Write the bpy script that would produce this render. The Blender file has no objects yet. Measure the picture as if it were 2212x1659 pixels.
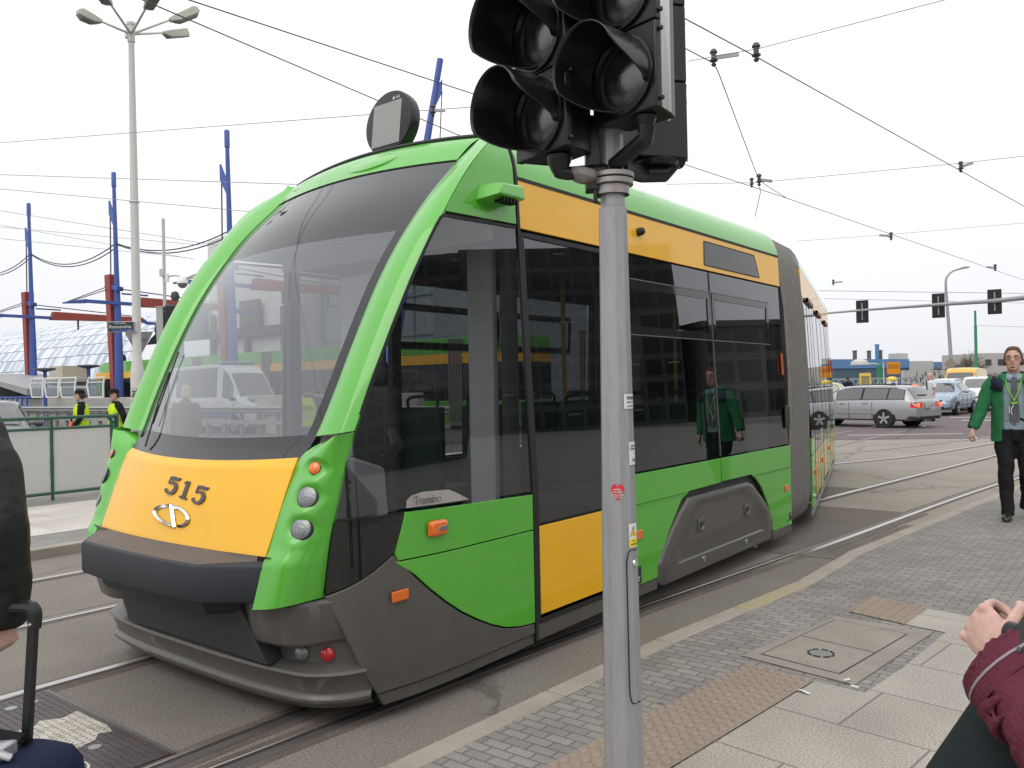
import bpy, bmesh, math, random
from mathutils import Vector, Matrix
random.seed(7)
SC = bpy.context.scene
COL = SC.collection
R = math.radians

# ------------------------------------------------------------------ camera, sky, sun, exposure
cam_d = bpy.data.cameras.new('camera'); cam = bpy.data.objects.new('camera', cam_d); COL.objects.link(cam)
cam_d.sensor_width = 36; cam_d.lens = 36 * 1780 / 2212
cam_d.clip_start = .05; cam_d.clip_end = 2000
cam.matrix_world = Matrix.Translation((0, 0, 1.6)) @ Matrix.Rotation(R(90) + .003, 4, 'X') @ Matrix.Rotation(-.02, 4, 'Z')
SC.camera = cam

world = bpy.data.worlds.new('World'); SC.world = world; world.use_nodes = True
wn, wl = world.node_tree.nodes, world.node_tree.links
wn.clear()
wo = wn.new('ShaderNodeOutputWorld'); bg = wn.new('ShaderNodeBackground'); bg.inputs['Strength'].default_value = .1
sky = wn.new('ShaderNodeTexSky'); sky.sky_type = 'NISHITA'; sky.sun_disc = False
SUN_EL, SUN_AZ = R(52), R(215)
sky.sun_elevation = SUN_EL; sky.sun_rotation = SUN_AZ; sky.dust_density = 5
geo = wn.new('ShaderNodeTexCoord'); sep = wn.new('ShaderNodeSeparateXYZ')
wl.new(geo.outputs['Generated'], sep.inputs[0])
ramp = wn.new('ShaderNodeValToRGB')            # overcast: brighter towards the zenith
cr = ramp.color_ramp
cr.elements[0].position = 0.0; cr.elements[0].color = (.88, .885, .93, 1)
cr.elements[1].position = 1.0; cr.elements[1].color = (1.42, 1.42, 1.45, 1)
e = cr.elements.new(.10); e.color = (.985, .99, 1.03, 1)
e = cr.elements.new(.30); e.color = (1.12, 1.12, 1.13, 1)
wl.new(sep.outputs[2], ramp.inputs[0])
cl = wn.new('ShaderNodeTexNoise'); cl.inputs['Scale'].default_value = 1.6; cl.inputs['Detail'].default_value = 3
wl.new(geo.outputs['Generated'], cl.inputs['Vector'])
clm = wn.new('ShaderNodeMapRange'); clm.inputs[1].default_value = .3; clm.inputs[2].default_value = .7
clm.inputs[3].default_value = 9.1; clm.inputs[4].default_value = 10.6
wl.new(cl.outputs['Fac'], clm.inputs[0])
sc10 = wn.new('ShaderNodeVectorMath'); sc10.operation = 'SCALE'
wl.new(ramp.outputs[0], sc10.inputs[0]); wl.new(clm.outputs[0], sc10.inputs['Scale'])
mx = wn.new('ShaderNodeMixRGB'); mx.inputs[0].default_value = .9
wl.new(sky.outputs[0], mx.inputs[1]); wl.new(sc10.outputs[0], mx.inputs[2])
wl.new(mx.outputs[0], bg.inputs[0]); wl.new(bg.outputs[0], wo.inputs[0])

sun_d = bpy.data.lights.new('sun', 'SUN'); sun_d.energy = .9; sun_d.angle = R(40); sun_d.color = (1, .97, .93)
sun = bpy.data.objects.new('sun', sun_d); COL.objects.link(sun)
sd = Vector((math.sin(SUN_AZ) * math.cos(SUN_EL), math.cos(SUN_AZ) * math.cos(SUN_EL), math.sin(SUN_EL)))
sun.rotation_euler = sd.to_track_quat('Z', 'Y').to_euler()
SC.view_settings.view_transform = 'Standard'; SC.view_settings.look = 'None'
SC.view_settings.exposure = .12; SC.view_settings.gamma = 1
SC.cycles.max_bounces = 10; SC.cycles.transparent_max_bounces = 24; SC.cycles.glossy_bounces = 5
SC.cycles.caustics_reflective = False; SC.cycles.caustics_refractive = False
SC.cycles.use_denoising = True

# ------------------------------------------------------------------ frames of reference
UX, UY = .6215, .7834                       # along the tram, away from its nose
U = Vector((UX, UY, 0)); N = Vector((UY, -UX, 0)); N0 = -4.1
UANG = math.atan2(UY, UX)
def tw(s, w, z=0.): return U * s + N * (N0 + w) + Vector((0, 0, z))

# ------------------------------------------------------------------ helpers
MATS = {}
def mat(name, col, rough=.5, metal=0., var=0., vscale=6., bump=0., bscale=60., spec=.5, coat=0., emit=None, es=1., dirt=None, stretch=None):
    """plain procedural material; var = tone variation, dirt = (colour, amount, scale)"""
    if name in MATS: return MATS[name]
    m = bpy.data.materials.new(name); m.use_nodes = True
    nt = m.node_tree; n, l = nt.nodes, nt.links
    p = n['Principled BSDF']
    p.inputs['Base Color'].default_value = (*col, 1); p.inputs['Roughness'].default_value = rough
    p.inputs['Metallic'].default_value = metal; p.inputs['Specular IOR Level'].default_value = spec
    p.inputs['Coat Weight'].default_value = coat; p.inputs['Coat Roughness'].default_value = .04
    if emit:
        p.inputs['Emission Color'].default_value = (*emit, 1); p.inputs['Emission Strength'].default_value = es
    tc = n.new('ShaderNodeTexCoord'); vec = tc.outputs['Object']
    if stretch:
        mp = n.new('ShaderNodeMapping'); mp.inputs['Scale'].default_value = stretch
        l.new(vec, mp.inputs[0]); vec = mp.outputs[0]
    last = None
    if var:
        t = n.new('ShaderNodeTexNoise'); t.inputs['Scale'].default_value = vscale; t.inputs['Detail'].default_value = 6
        l.new(vec, t.inputs['Vector'])
        mr = n.new('ShaderNodeMapRange'); mr.inputs[1].default_value = .25; mr.inputs[2].default_value = .75
        mr.inputs[3].default_value = 1 - var; mr.inputs[4].default_value = 1 + var
        l.new(t.outputs['Fac'], mr.inputs[0])
        v = n.new('ShaderNodeVectorMath'); v.operation = 'SCALE'; v.inputs[0].default_value = col
        l.new(mr.outputs[0], v.inputs['Scale']); last = v.outputs[0]
        mr2 = n.new('ShaderNodeMapRange'); mr2.inputs[3].default_value = max(.02, rough - .08); mr2.inputs[4].default_value = min(1, rough + .1)
        l.new(t.outputs['Fac'], mr2.inputs[0]); l.new(mr2.outputs[0], p.inputs['Roughness'])
    if dirt:
        t = n.new('ShaderNodeTexNoise'); t.inputs['Scale'].default_value = dirt[2]; t.inputs['Detail'].default_value = 8
        t.inputs['Roughness'].default_value = .7
        l.new(vec, t.inputs['Vector'])
        mr = n.new('ShaderNodeMapRange'); mr.inputs[1].default_value = .45; mr.inputs[2].default_value = .75; mr.inputs[4].default_value = dirt[1]
        l.new(t.outputs['Fac'], mr.inputs[0])
        q = n.new('ShaderNodeMixRGB'); q.inputs[1].default_value = (*col, 1); q.inputs[2].default_value = (*dirt[0], 1)
        if last: l.new(last, q.inputs[1])
        l.new(mr.outputs[0], q.inputs[0]); last = q.outputs[0]
    if last: l.new(last, p.inputs['Base Color'])
    if bump:
        t = n.new('ShaderNodeTexNoise'); t.inputs['Scale'].default_value = bscale; t.inputs['Detail'].default_value = 4
        l.new(vec, t.inputs['Vector'])
        b = n.new('ShaderNodeBump'); b.inputs['Strength'].default_value = bump; b.inputs['Distance'].default_value = .01
        l.new(t.outputs['Fac'], b.inputs['Height']); l.new(b.outputs[0], p.inputs['Normal'])
    MATS[name] = m
    return m
def glass(name, tint, ior=1.5, haze=None, hz=0., rough=0.):
    """thin pane: Fresnel mix of tinted see-through and mirror, plus an optional painted-on pale haze"""
    if name in MATS: return MATS[name]
    m = bpy.data.materials.new(name); m.use_nodes = True
    nt = m.node_tree; n, l = nt.nodes, nt.links; n.clear()
    o = n.new('ShaderNodeOutputMaterial'); mixs = n.new('ShaderNodeMixShader'); lw = n.new('ShaderNodeLayerWeight'); lw.inputs['Blend'].default_value = .5
    r0 = ((ior - 1) / (ior + 1)) ** 2          # Schlick, both faces of the pane
    pw = n.new('ShaderNodeMath'); pw.operation = 'POWER'; pw.inputs[1].default_value = 4.6; l.new(lw.outputs['Facing'], pw.inputs[0])
    fr = n.new('ShaderNodeMath'); fr.operation = 'MULTIPLY_ADD'; fr.inputs[1].default_value = 1 - 1.7 * r0; fr.inputs[2].default_value = 1.7 * r0; l.new(pw.outputs[0], fr.inputs[0])
    tr = n.new('ShaderNodeBsdfTransparent'); tr.inputs[0].default_value = (*tint, 1)
    gl = n.new('ShaderNodeBsdfGlossy'); gl.inputs['Roughness'].default_value = rough; gl.inputs[0].default_value = (.95, .97, 1, 1)
    base = tr.outputs[0]
    if haze:
        df = n.new('ShaderNodeBsdfDiffuse'); df.inputs[0].default_value = (*haze, 1)
        ms = n.new('ShaderNodeMixShader'); ms.inputs[0].default_value = hz
        l.new(base, ms.inputs[1]); l.new(df.outputs[0], ms.inputs[2]); base = ms.outputs[0]
    l.new(fr.outputs[0], mixs.inputs[0]); l.new(base, mixs.inputs[1]); l.new(gl.outputs[0], mixs.inputs[2])
    l.new(mixs.outputs[0], o.inputs[0])
    MATS[name] = m
    return m

def link(o, parent=None):
    COL.objects.link(o)
    if parent: o.parent = parent
    return o
def tag(o, label=None, cat=None, group=None, kind=None):
    if label: o['label'] = label
    if cat: o['category'] = cat
    if group: o['group'] = group
    if kind: o['kind'] = kind
    return o
def thing(name, label, cat, loc=(0, 0, 0), rz=0., group=None):
    o = bpy.data.objects.new(name, None); o.location = loc; o.rotation_euler = (0, 0, rz); o.empty_display_size = .1
    link(o); return tag(o, label, cat, group)

def cat_rom(P, sub):
    P = [Vector(p) for p in P]
    if len(P) < 3 or sub <= 1: return P
    out = []
    for i in range(len(P) - 1):
        a = P[i - 1] if i else P[0] * 2 - P[1]; b, c = P[i], P[i + 1]
        d = P[i + 2] if i + 2 < len(P) else P[-1] * 2 - P[-2]
        for k in range(sub):
            t = k / sub
            out.append(.5 * ((2 * b) + (c - a) * t + (2 * a - 5 * b + 4 * c - d) * t * t + (3 * b - a - 3 * c + d) * t ** 3))
    out.append(P[-1]); return out

class MB:
    """collects pieces of ONE mesh"""
    def __init__(s): s.v = []; s.f = []; s.m = []
    def add(s, vs, fs, mi=0):
        o = len(s.v); s.v += [Vector(v) for v in vs]
        for f in fs: s.f.append([i + o for i in f]); s.m.append(mi)
        return s
    def box(s, c, d, mi=0, M=None, taper=1.):
        x, y, z = d[0] / 2, d[1] / 2, d[2] / 2; c = Vector(c)
        vs = [Vector((sx * x * (taper if sz > 0 else 1), sy * y * (taper if sz > 0 else 1), sz * z)) for sz in (-1, 1) for sx, sy in ((-1, -1), (1, -1), (1, 1), (-1, 1))]
        if M: vs = [M @ v for v in vs]
        return s.add([c + v for v in vs], [(3, 2, 1, 0), (4, 5, 6, 7), (0, 1, 5, 4), (1, 2, 6, 5), (2, 3, 7, 6), (3, 0, 4, 7)], mi)
    def bar(s, a, b, wd, ht, mi=0, up=(0, 0, 1)):
        a, b = Vector(a), Vector(b); d = (b - a); L = d.length; d.normalize(); up = Vector(up)
        x = d.cross(up)
        if x.length < 1e-4: x = d.cross(Vector((1, 0, 0)))
        x.normalize(); y = x.cross(d)
        M = Matrix((x, d, y)).transposed()
        return s.box((a + b) / 2, (wd, L, ht), mi, M)
    def loft(s, rings, mi=0, cap=True, closed=True):
        n = len(rings[0]); vs = [v for r in rings for v in r]; fs = []
        for i in range(len(rings) - 1):
            for j in range(n if closed else n - 1):
                k = (j + 1) % n
                fs.append((i * n + j, i * n + k, (i + 1) * n + k, (i + 1) * n + j))
        if cap and closed: fs += [tuple(range(n))[::-1], tuple(range((len(rings) - 1) * n, len(rings) * n))]
        return s.add(vs, fs, mi)
    def tube(s, P, r, n=8, sub=1, mi=0, flat=1., cap=True):
        P = [Vector(p) for p in P]
        if not isinstance(r, (list, tuple)): r = [r] * len(P)
        if sub > 1:
            r2 = []
            for i in range(len(r) - 1): r2 += [r[i] + (r[i + 1] - r[i]) * k / sub for k in range(sub)]
            r = r2 + [r[-1]]; P = cat_rom(P, sub) if len(P) > 2 else [P[0].lerp(P[1], k / sub) for k in range(sub + 1)]
        rings = []; x = None
        for i, p in enumerate(P):
            d = (P[min(i + 1, len(P) - 1)] - P[max(i - 1, 0)]).normalized()
            if x is None:
                x = d.cross(Vector((0, 0, 1)))
                if x.length < .05: x = d.cross(Vector((0, 1, 0)))
            x = (x - d * x.dot(d)).normalized(); y = x.cross(d)
            rings.append([p + (x * math.cos(a) + y * math.sin(a) * flat) * r[i] for a in [2 * math.pi * k / n for k in range(n)]])
        return s.loft(rings, mi, cap)
    def lathe(s, prof, n=24, c=(0, 0, 0), M=None, mi=0, cap=True):
        rings = []
        for r, z in prof:
            rg = [Vector((r * math.cos(2 * math.pi * k / n), r * math.sin(2 * math.pi * k / n), z)) for k in range(n)]
            if M: rg = [M @ v for v in rg]
            rings.append([Vector(c) + v for v in rg])
        return s.loft(rings, mi, cap)
    def prism(s, poly, f0, f1, mi=0):
        """poly (a,b) list; f0/f1 map (a,b) to the two faces"""
        n = len(poly); A = [f0(*p) for p in poly]; B = [f1(*p) for p in poly]
        fs = [tuple(range(n))[::-1], tuple(range(n, 2 * n))] + [(i, (i + 1) % n, n + (i + 1) % n, n + i) for i in range(n)]
        return s.add(A + B, fs, mi)
    def grid(s, rows, mi=0): return s.loft(rows, mi, False, False)
    def build(s, name, mats, parent=None, bevel=0., seg=2, angle=35, flip=True, subsurf=0):
        me = bpy.data.meshes.new(name)
        me.from_pydata([tuple(v) for v in s.v], [], s.f)
        for m in (mats if isinstance(mats, (list, tuple)) else [mats]): me.materials.append(m)
        for p, i in zip(me.polygons, s.m): p.material_index = i
        if flip:
            bm = bmesh.new(); bm.from_mesh(me); bmesh.ops.recalc_face_normals(bm, faces=bm.faces); bm.to_mesh(me); bm.free()
        me.polygons.foreach_set('use_smooth', [True] * len(me.polygons))
        me.set_sharp_from_angle(angle=R(angle))
        o = bpy.data.objects.new(name, me); link(o, parent)
        if bevel:
            b = o.modifiers.new('bevel', 'BEVEL'); b.width = bevel; b.segments = seg; b.limit_method = 'ANGLE'; b.angle_limit = R(40); b.harden_normals = False
        if subsurf:
            b = o.modifiers.new('sub', 'SUBSURF'); b.levels = b.render_levels = subsurf
        return o
    def blob(s, name, mats, parent=None, vox=.012, smooth=4):
        o = s.build(name, mats, parent, angle=180)
        r = o.modifiers.new('remesh', 'REMESH'); r.mode = 'VOXEL'; r.voxel_size = vox; r.use_smooth_shade = True
        if smooth:
            q = o.modifiers.new('smooth', 'SMOOTH'); q.iterations = smooth; q.factor = .5
        return o
def ell(c, rx, ry, n=16, z=None, a0=0., ph=0., p=2.):
    """horizontal (super)ellipse ring about c, turned by a0"""
    c = Vector(c); ca, sa = math.cos(a0), math.sin(a0); out = []
    for k in range(n):
        t = 2 * math.pi * k / n + ph; ct, st = math.cos(t), math.sin(t)
        x = rx * math.copysign(abs(ct) ** (2 / p), ct); y = ry * math.copysign(abs(st) ** (2 / p), st)
        out.append(c + Vector((x * ca - y * sa, x * sa + y * ca, 0)))
    return out
def text(name, body, size, m, parent, M, ext=.001, shear=0., off=0., sx=1., align='CENTER', space=1.):
    c = bpy.data.curves.new(name, 'FONT'); c.body = body; c.size = size; c.extrude = ext; c.shear = shear; c.offset = off
    c.align_x = align; c.align_y = 'CENTER'; c.space_character = space; c.resolution_u = 4
    c.materials.append(m)
    t = bpy.data.objects.new(name, c); COL.objects.link(t)
    me = bpy.data.meshes.new_from_object(t.evaluated_get(bpy.context.evaluated_depsgraph_get()))
    bpy.data.objects.remove(t); me.name = name
    o = bpy.data.objects.new(name, me); link(o, parent)
    o.matrix_local = M @ Matrix.Diagonal((sx, 1, 1, 1))
    return o
def frame(o, x, y):
    """4x4 with origin o, x and y axes given (z = x cross y)"""
    x = Vector(x).normalized(); y = Vector(y); y = (y - x * y.dot(x)).normalized(); z = x.cross(y)
    M = Matrix((x, y, z)).transposed().to_4x4(); M.translation = Vector(o); return M
def copy_tree(o, parent=None):
    c = o.copy(); link(c)
    if parent: c.parent = parent
    for ch in list(o.children): copy_tree(ch, c)
    return c
def lerp_tab(tab, x):
    if x <= tab[0][0]: a, b = tab[0], tab[1]
    elif x >= tab[-1][0]: a, b = tab[-2], tab[-1]
    else:
        for a, b in zip(tab, tab[1:]):
            if a[0] <= x <= b[0]: break
    t = (x - a[0]) / (b[0] - a[0])
    return [p + (q - p) * t for p, q in zip(a[1:], b[1:])]
def smooth_tab(tab, n=6):
    """Catmull-Rom refine a table of tuples"""
    d = len(tab[0]); out = []
    for i in range(len(tab) - 1):
        a = tab[i - 1] if i else [2 * tab[0][j] - tab[1][j] for j in range(d)]
        b, c = tab[i], tab[i + 1]
        e = tab[i + 2] if i + 2 < len(tab) else [2 * tab[-1][j] - tab[-2][j] for j in range(d)]
        for k in range(n):
            t = k / n
            out.append(tuple(.5 * (2 * b[j] + (c[j] - a[j]) * t + (2 * a[j] - 5 * b[j] + 4 * c[j] - e[j]) * t * t + (3 * b[j] - a[j] - 3 * c[j] + e[j]) * t ** 3) for j in range(d)))
    out.append(tuple(tab[-1])); return out

# shared materials
GREEN = mat('tram_green_paint', (.085, .43, .028), .4, var=.03, vscale=3, coat=.8, spec=.45, dirt=((.2, .3, .12), .22, 7))
YELLOW = mat('tram_yellow_paint', (.88, .465, .008), .42, var=.03, vscale=2, coat=.55, spec=.35, dirt=((.6, .36, .08), .2, 5))
GREYP = mat('tram_grey_paint', (.085, .08, .072), .42, var=.06, coat=.25, bump=.02, bscale=300, dirt=((.125, .11, .094), .4, 4))
BLACKG = mat('black_gloss_glass', (.006, .006, .007), .03, spec=.6)
BANDG = mat('dark_band_glass', (.02, .021, .023), .03, spec=.6)
RUBBER = mat('black_rubber', (.012, .012, .012), .6, var=.1)
BUMP = mat('bumper_charcoal', (.022, .025, .031), .62, var=.15, bump=.05, bscale=200)
BUMPT = mat('bumper_top_worn', (.10, .085, .075), .6, var=.2, vscale=8, dirt=((.16, .085, .03), .9, 5))
SIDEGL = glass('tram_side_glass', (.36, .37, .37), 1.72)
CABGL = glass('cab_side_glass', (.66, .67, .67), 1.68)
WSGL = glass('windscreen_glass', (.83, .84, .84), 1.5, (.56, .58, .62), .17)  # pale diffuse share paints in the hazy brightness of reflected sky
INTGREY = mat('interior_grey', (.42, .43, .44), .5, var=.04)
INTDARK = mat('interior_dark', (.03, .03, .032), .6)
ORANGE = mat('orange_lens', (.8, .16, .01), .15, spec=.6, coat=.6)
REDL = mat('red_lens', (.5, .01, .015), .15, spec=.6, coat=.6)
CHROME = mat('chrome', (.75, .75, .76), .12, 1.)
STEEL = mat('galvanised_steel', (.34, .35, .36), .45, .6, var=.12)
BLACKPL = mat('black_plastic', (.011, .011, .012), .33, var=.15, spec=.45)
WHITE = mat('white_paint', (.75, .75, .73), .5, var=.05)
CLEAR = mat('lamp_glass', (.22, .23, .235), .10, .45, spec=.7, bump=.3, bscale=120)
# ------------------------------------------------------------------ the tram
tram = thing('tram', 'green and yellow articulated tram number 515 standing beside the kerb', 'tram', tuple(N * N0), UANG)
def T(s, w, z): return Vector((s, -w, z))
WT = [(2.40, .965), (2.42, .99), (2.447, 1.02), (2.5, 1.068), (2.55, 1.1), (2.6, 1.122), (2.7, 1.147), (2.87, 1.178), (3.0, 1.19), (3.2, 1.2), (12, 1.2)]
def lean(z): return .0486 * max(0, z - 1) + 1.2 * max(0, z - 2.85) ** 2
def Wsz(s, z): return lerp_tab(WT, s)[0] - lean(z)
def M1(s, w, z): return T(s, w, z)
PH = R(15); PIV = 8.4
def M2(s, w, z):          # second car body, turned at the joint
    return T(PIV + s * math.cos(PH) + w * math.sin(PH), -s * math.sin(PH) + w * math.cos(PH), z)
def panel(name, poly, m, off=0., th=.018, parent=None, side=1, F=M1, W=None, cutx=None, bevel=0.):
    """body panel cut out of the side surface by a polygon in (s,z), bent to the surface, with a returned edge"""
    bm = bmesh.new()
    vs = [bm.verts.new((a, b, 0)) for a, b in poly]; bm.faces.new(vs)
    def cut(co, no):
        bmesh.ops.bisect_plane(bm, geom=bm.verts[:] + bm.edges[:] + bm.faces[:], plane_co=co, plane_no=no, dist=1e-5)
    ss = [p[0] for p in poly]; zs = [p[1] for p in poly]
    xs = cutx or ([2.4 + .03 * k for k in range(12)] + [2.8 + .1 * k for k in range(10)])
    for x in xs:
        if min(ss) < x < max(ss): cut((x, 0, 0), (1, 0, 0))
    for z in (1.0, 2.85, 2.9, 2.95, 3.0, 3.05):
        if min(zs) < z < max(zs): cut((0, z, 0), (0, 1, 0))
    wf = W or Wsz
    be = [e for e in bm.edges if len(e.link_faces) == 1]
    bm.verts.ensure_lookup_table()
    bm.verts.index_update()
    vv = [(v.co.x, v.co.y) for v in bm.verts]
    mb = MB(); nV = len(vv)
    out = [F(a, side * (wf(a, b) + off), b) for a, b in vv]; inn = [F(a, side * (wf(a, b) + off - th), b) for a, b in vv]
    fs = [[v.index for v in f.verts] for f in bm.faces]
    fs += [(e.verts[0].index, e.verts[1].index, nV + e.verts[1].index, nV + e.verts[0].index) for e in be]
    bm.free(); mb.add(out + inn, fs)
    return mb.build(name, m, parent or tram, angle=30, bevel=bevel, seg=2)
def strip(name, pts, m, off, wd, parent=None, F=M1, W=None, side=1, th=.006):
    """narrow band that follows a line on the side surface"""
    wf = W or Wsz; mb = MB(); P = []
    for (a, b), (c, d) in zip(pts, pts[1:]):
        k = max(1, int(math.hypot(c - a, d - b) / .08)); P += [(a + (c - a) * i / k, b + (d - b) * i / k) for i in range(k)]
    P.append(pts[-1]); rows = []
    for i, (a, b) in enumerate(P):
        p0, p1 = P[max(0, i - 1)], P[min(len(P) - 1, i + 1)]; dx, dz = p1[0] - p0[0], p1[1] - p0[1]; L = math.hypot(dx, dz)
        nx, nz = -dz / L * wd / 2, dx / L * wd / 2
        q = [(a + nx, b + nz), (a - nx, b - nz)]
        rows.append([F(x, side * (wf(x, z) + off - (th if e else 0)), z) for (x, z), e in ((q[0], 1), (q[0], 0), (q[1], 0), (q[1], 1))])
    mb.grid(rows); return mb.build(name, m, parent or tram, angle=30)

INN = smooth_tab([(1.24, 2.45, .815), (1.366, 2.556, .838), (1.563, 2.65, .86), (1.818, 2.772, .87), (2.064, 2.9, .872), (2.256, 3.016, .872), (2.459, 3.162, .872), (2.683, 3.35, .872), (2.93, 3.606, .862)])
OUT = smooth_tab([(1.40, 2.585), (1.619, 2.677), (1.801, 2.764), (2.011, 2.869), (2.214, 2.984), (2.429, 3.124), (2.53, 3.20), (2.69, 3.32), (2.853, 3.46), (2.99, 3.62), (3.10, 3.80)])
def inn(z): return lerp_tab(INN, z)           # s, w of the windscreen edge
def outs(z): return lerp_tab(OUT, z)[0]
def wsp(z, t, off=0.):
    """point on the windscreen surface at edge height z, t in -1..1 across"""
    s, w = inn(z); b = .10
    return T(s - b * (1 - t * t) - off * .8, w * t, z + (.02 - .05 * (2.93 - z) / 1.6) * (1 - t * t) + off * .5)
def ws_piece(name, z0, z1, t0, t1, m, off=0., nz=14, nt=24):
    mb = MB(); mb.grid([[wsp(z0 + (z1 - z0) * i / nz, t0 + (t1 - t0) * j / nt, off) for j in range(nt + 1)] for i in range(nz + 1)])
    return mb.build(name, m, tram, angle=60)
wsg = ws_piece('windscreen', 1.385, 2.465, -.93, .93, WSGL, 0)
wsg['label'] = 'large curved clear windscreen with sky reflections'
ws_piece('windscreen_band', 2.465, 2.935, -1, 1, BANDG)
ws_piece('windscreen_lower_band', 1.262, 1.385, -1, 1, BANDG, nz=4)
for sg in (1, -1): ws_piece('windscreen_edge_band', 1.385, 2.465, sg * .93, sg * 1, BANDG, nt=2)
ws_piece('windscreen_gasket', 2.93, 2.945, -1.0, 1.0, RUBBER, .004, nz=1)

# green pillars on both sides of the windscreen, from the headlight cowl up to the roof
for sg in (1, -1):
    mb = MB(); rows = []
    zz = [1.375 + .0432 * k for k in range(41)]
    for z in zz:
        z2 = min(z, 2.93); s0, w0 = inn(z2)
        if z > 2.93: s0, w0 = 3.606 + (z - 2.93) * 1.0, .862 + (z - 2.93) * .25
        zo = z + .03 if z < 2.6 else z + .03
        so = outs(min(zo, 3.1)); zo = min(zo, 3.1); wo_ = Wsz(so, zo)
        k = max(0., min(1., (2.95 - z) / .5))
        cs, cw = (s0 + so) / 2 - .03 - .012 * k, wo_ - .062
        ms, mw = s0 - .014 - .012 * k, w0 + .03
        row = [T(s0 + .03, sg * (w0 - .004), z), T(s0 - .006, sg * (w0 + .001), z), T(ms, sg * mw, z + .004), T((ms + cs) / 2 - .006, sg * (mw + cw) / 2, z + .012), T(cs, sg * cw, z + .02),
               T(cs + .012, sg * (cw + .022), z + .023), T(so - .004, sg * (wo_ - .004), zo), T(so + .02, sg * (wo_ - .012), zo)]
        rows.append(row)
    mb.grid(rows); mb.add(rows[0], [tuple(range(8))])
    mb.build('pillar', GREEN, tram, angle=40)
# green cap between the windscreen and the roof
mb = MB(); rows = []
for i in range(9):
    u = i / 8; row = []
    for j in range(25):
        t = -1 + j / 12
        s = 3.606 + u * .194 - .10 * (1 - t * t); w = (.862 + .05 * u) * t
        z = 2.94 + .17 * math.sin(u * 1.35) + .02 * (1 - t * t) * (1 + u)
        row.append(T(s, w, z))
    rows.append(row)
mb.grid(rows); mb.build('roof_cap', GREEN, tram, angle=60)
mb = MB(); mb.tube([T(3.815 - .10 * (1 - t * t), .90 * t, 3.118 + .04 * (1 - t * t)) for t in [-1.02 + k / 10 * 1.02 for k in range(21)]], .016, 6); mb.build('roof_gasket', RUBBER, tram)
# roof of the first car
def roof_ring(s, F, top=3.14, sq=1.):
    pr = [(1.112, 2.835), (1.10, 2.9), (1.07, 2.98), (1.02, 3.05), (.95, 3.095), (.8, 3.12), (.4, top), (0, top + .01)]
    return [F(s, -a, b) for a, b in pr] + [F(s, a, b) for a, b in pr[-2::-1]]
mb = MB(); mb.grid([roof_ring(s, M1) for s in (3.845, 4.5, 6, 7.5, 8.04)])
rf = mb.build('roof', GREEN, tram, angle=50)
mb = MB(); mb.grid([[T(3.79, w * .98, 3.1 + .03 * (1 - w * w)) for w in [-1 + k / 8 for k in range(17)]], roof_ring(3.87, lambda s, w, z: T(s, w * .985, z - .012))[2:-2][:0] or [T(3.87, w * .98, 3.1 + .03 * (1 - w * w)) for w in [-1 + k / 8 for k in range(17)]]])
mb.build('roof_joint', RUBBER, tram)

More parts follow.
